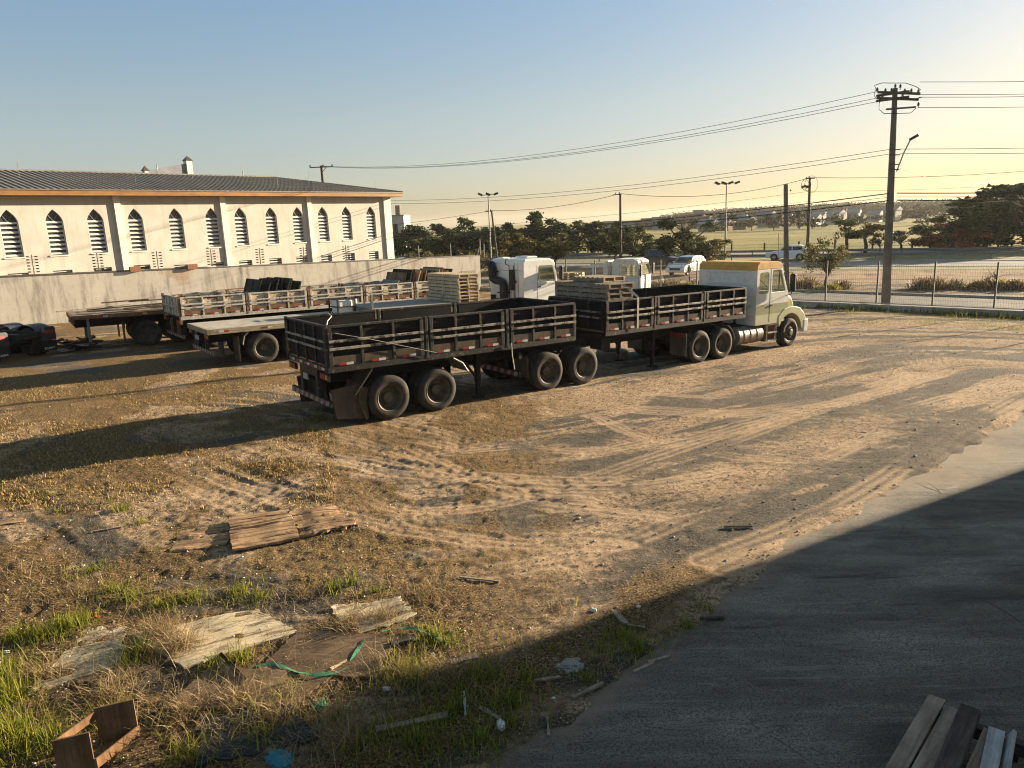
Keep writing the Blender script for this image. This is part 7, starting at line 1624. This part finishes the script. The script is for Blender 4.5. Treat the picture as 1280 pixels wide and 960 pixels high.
def ground_cover():
    rg = np.random.default_rng(5)
    gm = leaf_mat('living_grass', [(0., (.05, .068, .010)), (.5, (.15, .17, .022)), (1., (.36, .32, .05))], .5); sm = leaf_mat('dead_straw', [(0., (.10, .06, .03)), (.5, (.26, .18, .085)), (1., (.44, .34, .19))], .3)
    tufts = [(4, 880, .3, 600, .24), (16, 925, .3, 420, .22), (-6, 930, .35, 500, .26), (0, 850, .24, 350, .22), (60, 935, .3, 250, .2), (85, 788, .28, 420, .17), (50, 798, .22, 220, .15), (20, 800, .22, 200, .15), (105, 780, .2, 200, .15), (140, 742, .4, 330, .10), (115, 715, .3, 200, .10), (165, 750, .25, 200, .12), (205, 760, .35, 350, .11), (240, 752, .25, 200, .13), (300, 745, .3, 260, .12), (325, 752, .2, 140, .12), (152, 640, .2, 150, .12), (60, 618, .5, 220, .07), (130, 630, .25, 90, .08), (75, 640, .25, 90, .08), (175, 655, .2, 120, .1), (172, 820, .28, 330, .16), (162, 838, .2, 120, .12), (270, 838, .25, 240, .14), (298, 828, .2, 180, .15), (345, 880, .25, 150, .14), (418, 740, .25, 130, .12), (440, 733, .2, 120, .12), (470, 742, .2, 100, .12), (545, 800, .3, 260, .12), (560, 806, .2, 140, .12), (500, 838, .35, 380, .13), (520, 855, .4, 380, .14), (600, 850, .4, 380, .14), (640, 880, .35, 320, .14), (570, 890, .4, 380, .15), (520, 930, .5, 480, .16), (600, 930, .45, 380, .15), (460, 935, .4, 260, .15), (660, 850, .25, 160, .12), (780, 800, .35, 360, .12), (800, 812, .3, 320, .13), (750, 815, .3, 200, .10), (860, 782, .28, 240, .11), (880, 760, .3, 160, .08), (735, 850, .2, 150, .1), (640, 905, .3, 180, .1), (235, 950, .3, 160, .2), (145, 905, .2, 130, .22), (330, 925, .3, 150, .16), (420, 905, .3, 180, .15), (690, 812, .3, 120, .08), (310, 480, .8, 60, .05), (1090, 404, 1.5, 160, .18), (1160, 404, 1.6, 190, .2), (1230, 408, 1.8, 220, .2), (1030, 402, 1.2, 120, .16), (1270, 412, 1.2, 160, .2), (1190, 398, 1.4, 120, .3), (1120, 396, 1.4, 120, .25), (1060, 393, 1.2, 120, .28), (1250, 402, 1.4, 120, .25)]
    S = []
    for (px, py, r, n, h) in tufts:
        g = G(px, py); n = int(n*.95)
        for i in range(n):
            a = rg.uniform(0, 2*PI); q = r*abs(rg.normal())*.62; x, y = g.x+q*math.cos(a), g.y+q*math.sin(a)
            S.append((x, y, h*rg.uniform(.25, 1.35), rg.uniform(.005, .011), min(.95, abs(rg.normal())*.5+.15), np.clip(rg.normal(.55, .25), 0, 1)))
    for i in range(5200):     # weeds crowding the foot of the fence kerb
        a = rg.uniform(-24, 14); o_ = -abs(rg.normal())*.55-.12; p = F0+RD*a+RN*o_
        if fbm(np.array([a*.8]), np.array([o_*2.]), 207, 3)[0] < .44: continue
        S.append((p.x, p.y, rg.uniform(.08, .34), rg.uniform(.015, .03), abs(rg.normal())*.4+.1, np.clip(rg.normal(.25, .2), 0, 1)))
    for i in range(5000):     # thin sprinkling over the weedy margin
        px, py = rg.uniform(0, 700), rg.uniform(610, 958); g = G(px, py)
        if fbm(np.array([g.x*1.6]), np.array([g.y*1.6]), 201, 3)[0] < .52: continue
        S.append((g.x, g.y, rg.uniform(.03, .13), rg.uniform(.004, .008), abs(rg.normal())*.5+.1, np.clip(rg.normal(.6, .25), 0, 1)))
    blades(S, gm, 'green_grass', 'green weeds and grass tufts in the rubbish-strewn margin', 21)
    S = []
    for i in range(46000):    # dead straw lying about, thick around the boards
        px, py = rg.uniform(-20, 920), 560+400*rg.random()**.8; g = G(px, py); f = fbm(np.array([g.x*1.3]), np.array([g.y*1.3]), 203, 3)[0]
        if asph_d(np.array([g.x]), np.array([g.y]))[0] > .1 or rg.random() > np.clip((f-.33)*3.2, .04, 1)*np.clip((880-px)/700, .12, 1)*(1 if py > 690 else .55): continue
        S.append((g.x, g.y, rg.uniform(.03, .16)*(1 if rg.random() > .06 else 2.4), rg.uniform(.003, .007), rg.uniform(.75, .97), np.clip(rg.normal(.5, .28), 0, 1)))
    for (px, py, r, n, h) in ((200, 800, .35, 500, .3), (225, 815, .3, 450, .3), (140, 870, .5, 500, .22), (230, 895, .5, 600, .22), (300, 880, .4, 380, .22), (480, 775, .5, 500, .22), (440, 785, .3, 350, .2), (500, 850, .5, 500, .24), (560, 850, .6, 500, .22), (430, 930, .6, 600, .24), (350, 900, .4, 400, .22), (60, 850, .4, 350, .2), (530, 745, .5, 350, .2), (100, 740, .6, 350, .14), (380, 745, .5, 350, .14), (700, 760, .4, 250, .1), (680, 735, .5, 250, .1), (830, 790, .4, 300, .14), (760, 835, .3, 220, .12), (20, 720, .6, 300, .14)):
        g = G(px, py)
        for i in range(n):
            a = rg.uniform(0, 2*PI); q = r*abs(rg.normal())*.5; S.append((g.x+q*math.cos(a), g.y+q*math.sin(a), h*rg.uniform(.4, 1.3), rg.uniform(.003, .007), rg.uniform(.5, .95), np.clip(rg.normal(.55, .28), 0, 1)))
    for quad, nn in BOARDS:    # straw blown over the boards
        for i in range(nn):
            a, b = rg.random(), rg.random(); p = (quad[0]*(1-a)+quad[1]*a)*(1-b)+(quad[3]*(1-a)+quad[2]*a)*b
            S.append((p.x, p.y, rg.uniform(.05, .2), rg.uniform(.003, .006), rg.uniform(.88, .99), np.clip(rg.normal(.55, .28), 0, 1), .05))
    blades(S, sm, 'dead_straw', 'dead straw and dry stalks littering the ground', 22)
    # short dry stubble on the far left of the yard
    S = []
    for i in range(30000):
        px, py = rg.uniform(-20, 420), rg.uniform(468, 640); g = G(px, py); f = fbm(np.array([g.x*.7]), np.array([g.y*.7]), 205, 3)[0]
        if rg.random() > np.clip((f-.36)*4, 0, 1): continue
        S.append((g.x, g.y, rg.uniform(.03, .08), rg.uniform(.010, .022), rg.uniform(.2, .8), np.clip(rg.normal(.5, .3), 0, 1)))
    blades(S, leaf_mat('yellowed_stubble', [(0., (.12, .075, .03)), (.5, (.28, .19, .065)), (1., (.46, .34, .13))], .3), 'dry_stubble', 'yellowed stubble on the left of the yard', 23)
    # stones
    n = 10000; px = rg.uniform(-20, 1300, n); py = 415+545*rg.random(n)**1.0; P = np.array([[*G(a, b)][:2] for a, b in zip(px, py)]); X, Y = P.T; Z, _, _, da = height(X, Y); k = (da < .05); X, Y, Z = X[k], Y[k], Z[k]; n = len(X)
    rr = np.hypot(X, Y); s = (.005+.012*rg.random(n)**4)*(.8+rr*.05); oc = np.array([(1, 0, 0), (0, 1, 0), (-1, 0, 0), (0, -1, 0), (0, 0, .8), (0, 0, -.5)], float)
    V = oc[None]*(.6+.8*rg.random((n, 6, 1)))*s[:, None, None]; a = rg.uniform(0, 2*PI, n); ca, sa = np.cos(a)[:, None], np.sin(a)[:, None]
    V = np.stack([V[..., 0]*ca-V[..., 1]*sa, V[..., 0]*sa+V[..., 1]*ca, V[..., 2]], -1)+np.stack([X, Y, Z+s*.2], 1)[:, None]
    F3 = np.array([(0, 1, 4), (1, 2, 4), (2, 3, 4), (3, 0, 4), (1, 0, 5), (2, 1, 5), (3, 2, 5), (0, 3, 5)]); Q = (np.arange(n)[:, None, None]*6+F3[None]).reshape(-1, 3); T = np.repeat(rg.random(n), 6)
    tag(raw_mesh('gravel', V.reshape(-1, 3), Q, leaf_mat('stones', [(0., (.09, .08, .07)), (.6, (.24, .21, .17)), (1., (.45, .4, .33))], 0.), {'tone': np.stack([T, T, T, T], 1)}), 'small stones scattered over the yard', 'gravel', kind='stuff')

def air():
    """thin evening haze: one closed box of even density round the whole scene"""
    m = bpy.data.materials.new('evening_haze'); m.use_nodes = True; nt = m.node_tree; nt.nodes.remove(nt.nodes['Principled BSDF'])
    v = nt.nodes.new('ShaderNodeVolumePrincipled'); v.inputs['Color'].default_value = (.95, .93, .88, 1); v.inputs['Density'].default_value = HAZE; v.inputs['Anisotropy'].default_value = .35
    nt.links.new(v.outputs[0], nt.nodes['Material Output'].inputs['Volume'])
    o = MB().bx(-2700, 2700, -2700, 2700, -4, 32).build('haze', m); tag(o, kind='stuff')
HAZE = .00012
# ------------------------------------------------------------------ build everything
DENOISE = True
def settings():
    v = SC.view_settings; v.view_transform = 'Standard'; v.look = 'None'; v.exposure = EXPO; v.gamma = 1.; v.use_curve_mapping = False
    c = SC.cycles; c.use_denoising = DENOISE; c.filter_width = 1.1; c.use_adaptive_sampling = False; c.max_bounces = 6; c.transparent_max_bounces = 12; c.diffuse_bounces = 3; c.glossy_bounces = 3; c.volume_bounces = 0
    try: c.denoiser = 'OPENIMAGEDENOISE'
    except Exception: pass
sky_light(); camera(); ground(); driveway(); roads()
vehicles(); cars()
church(); perimeter_wall(); yard_fence(); guard_rails(); poles(); town(); shed()
vegetation(); litter(); ground_cover(); air()
settings()
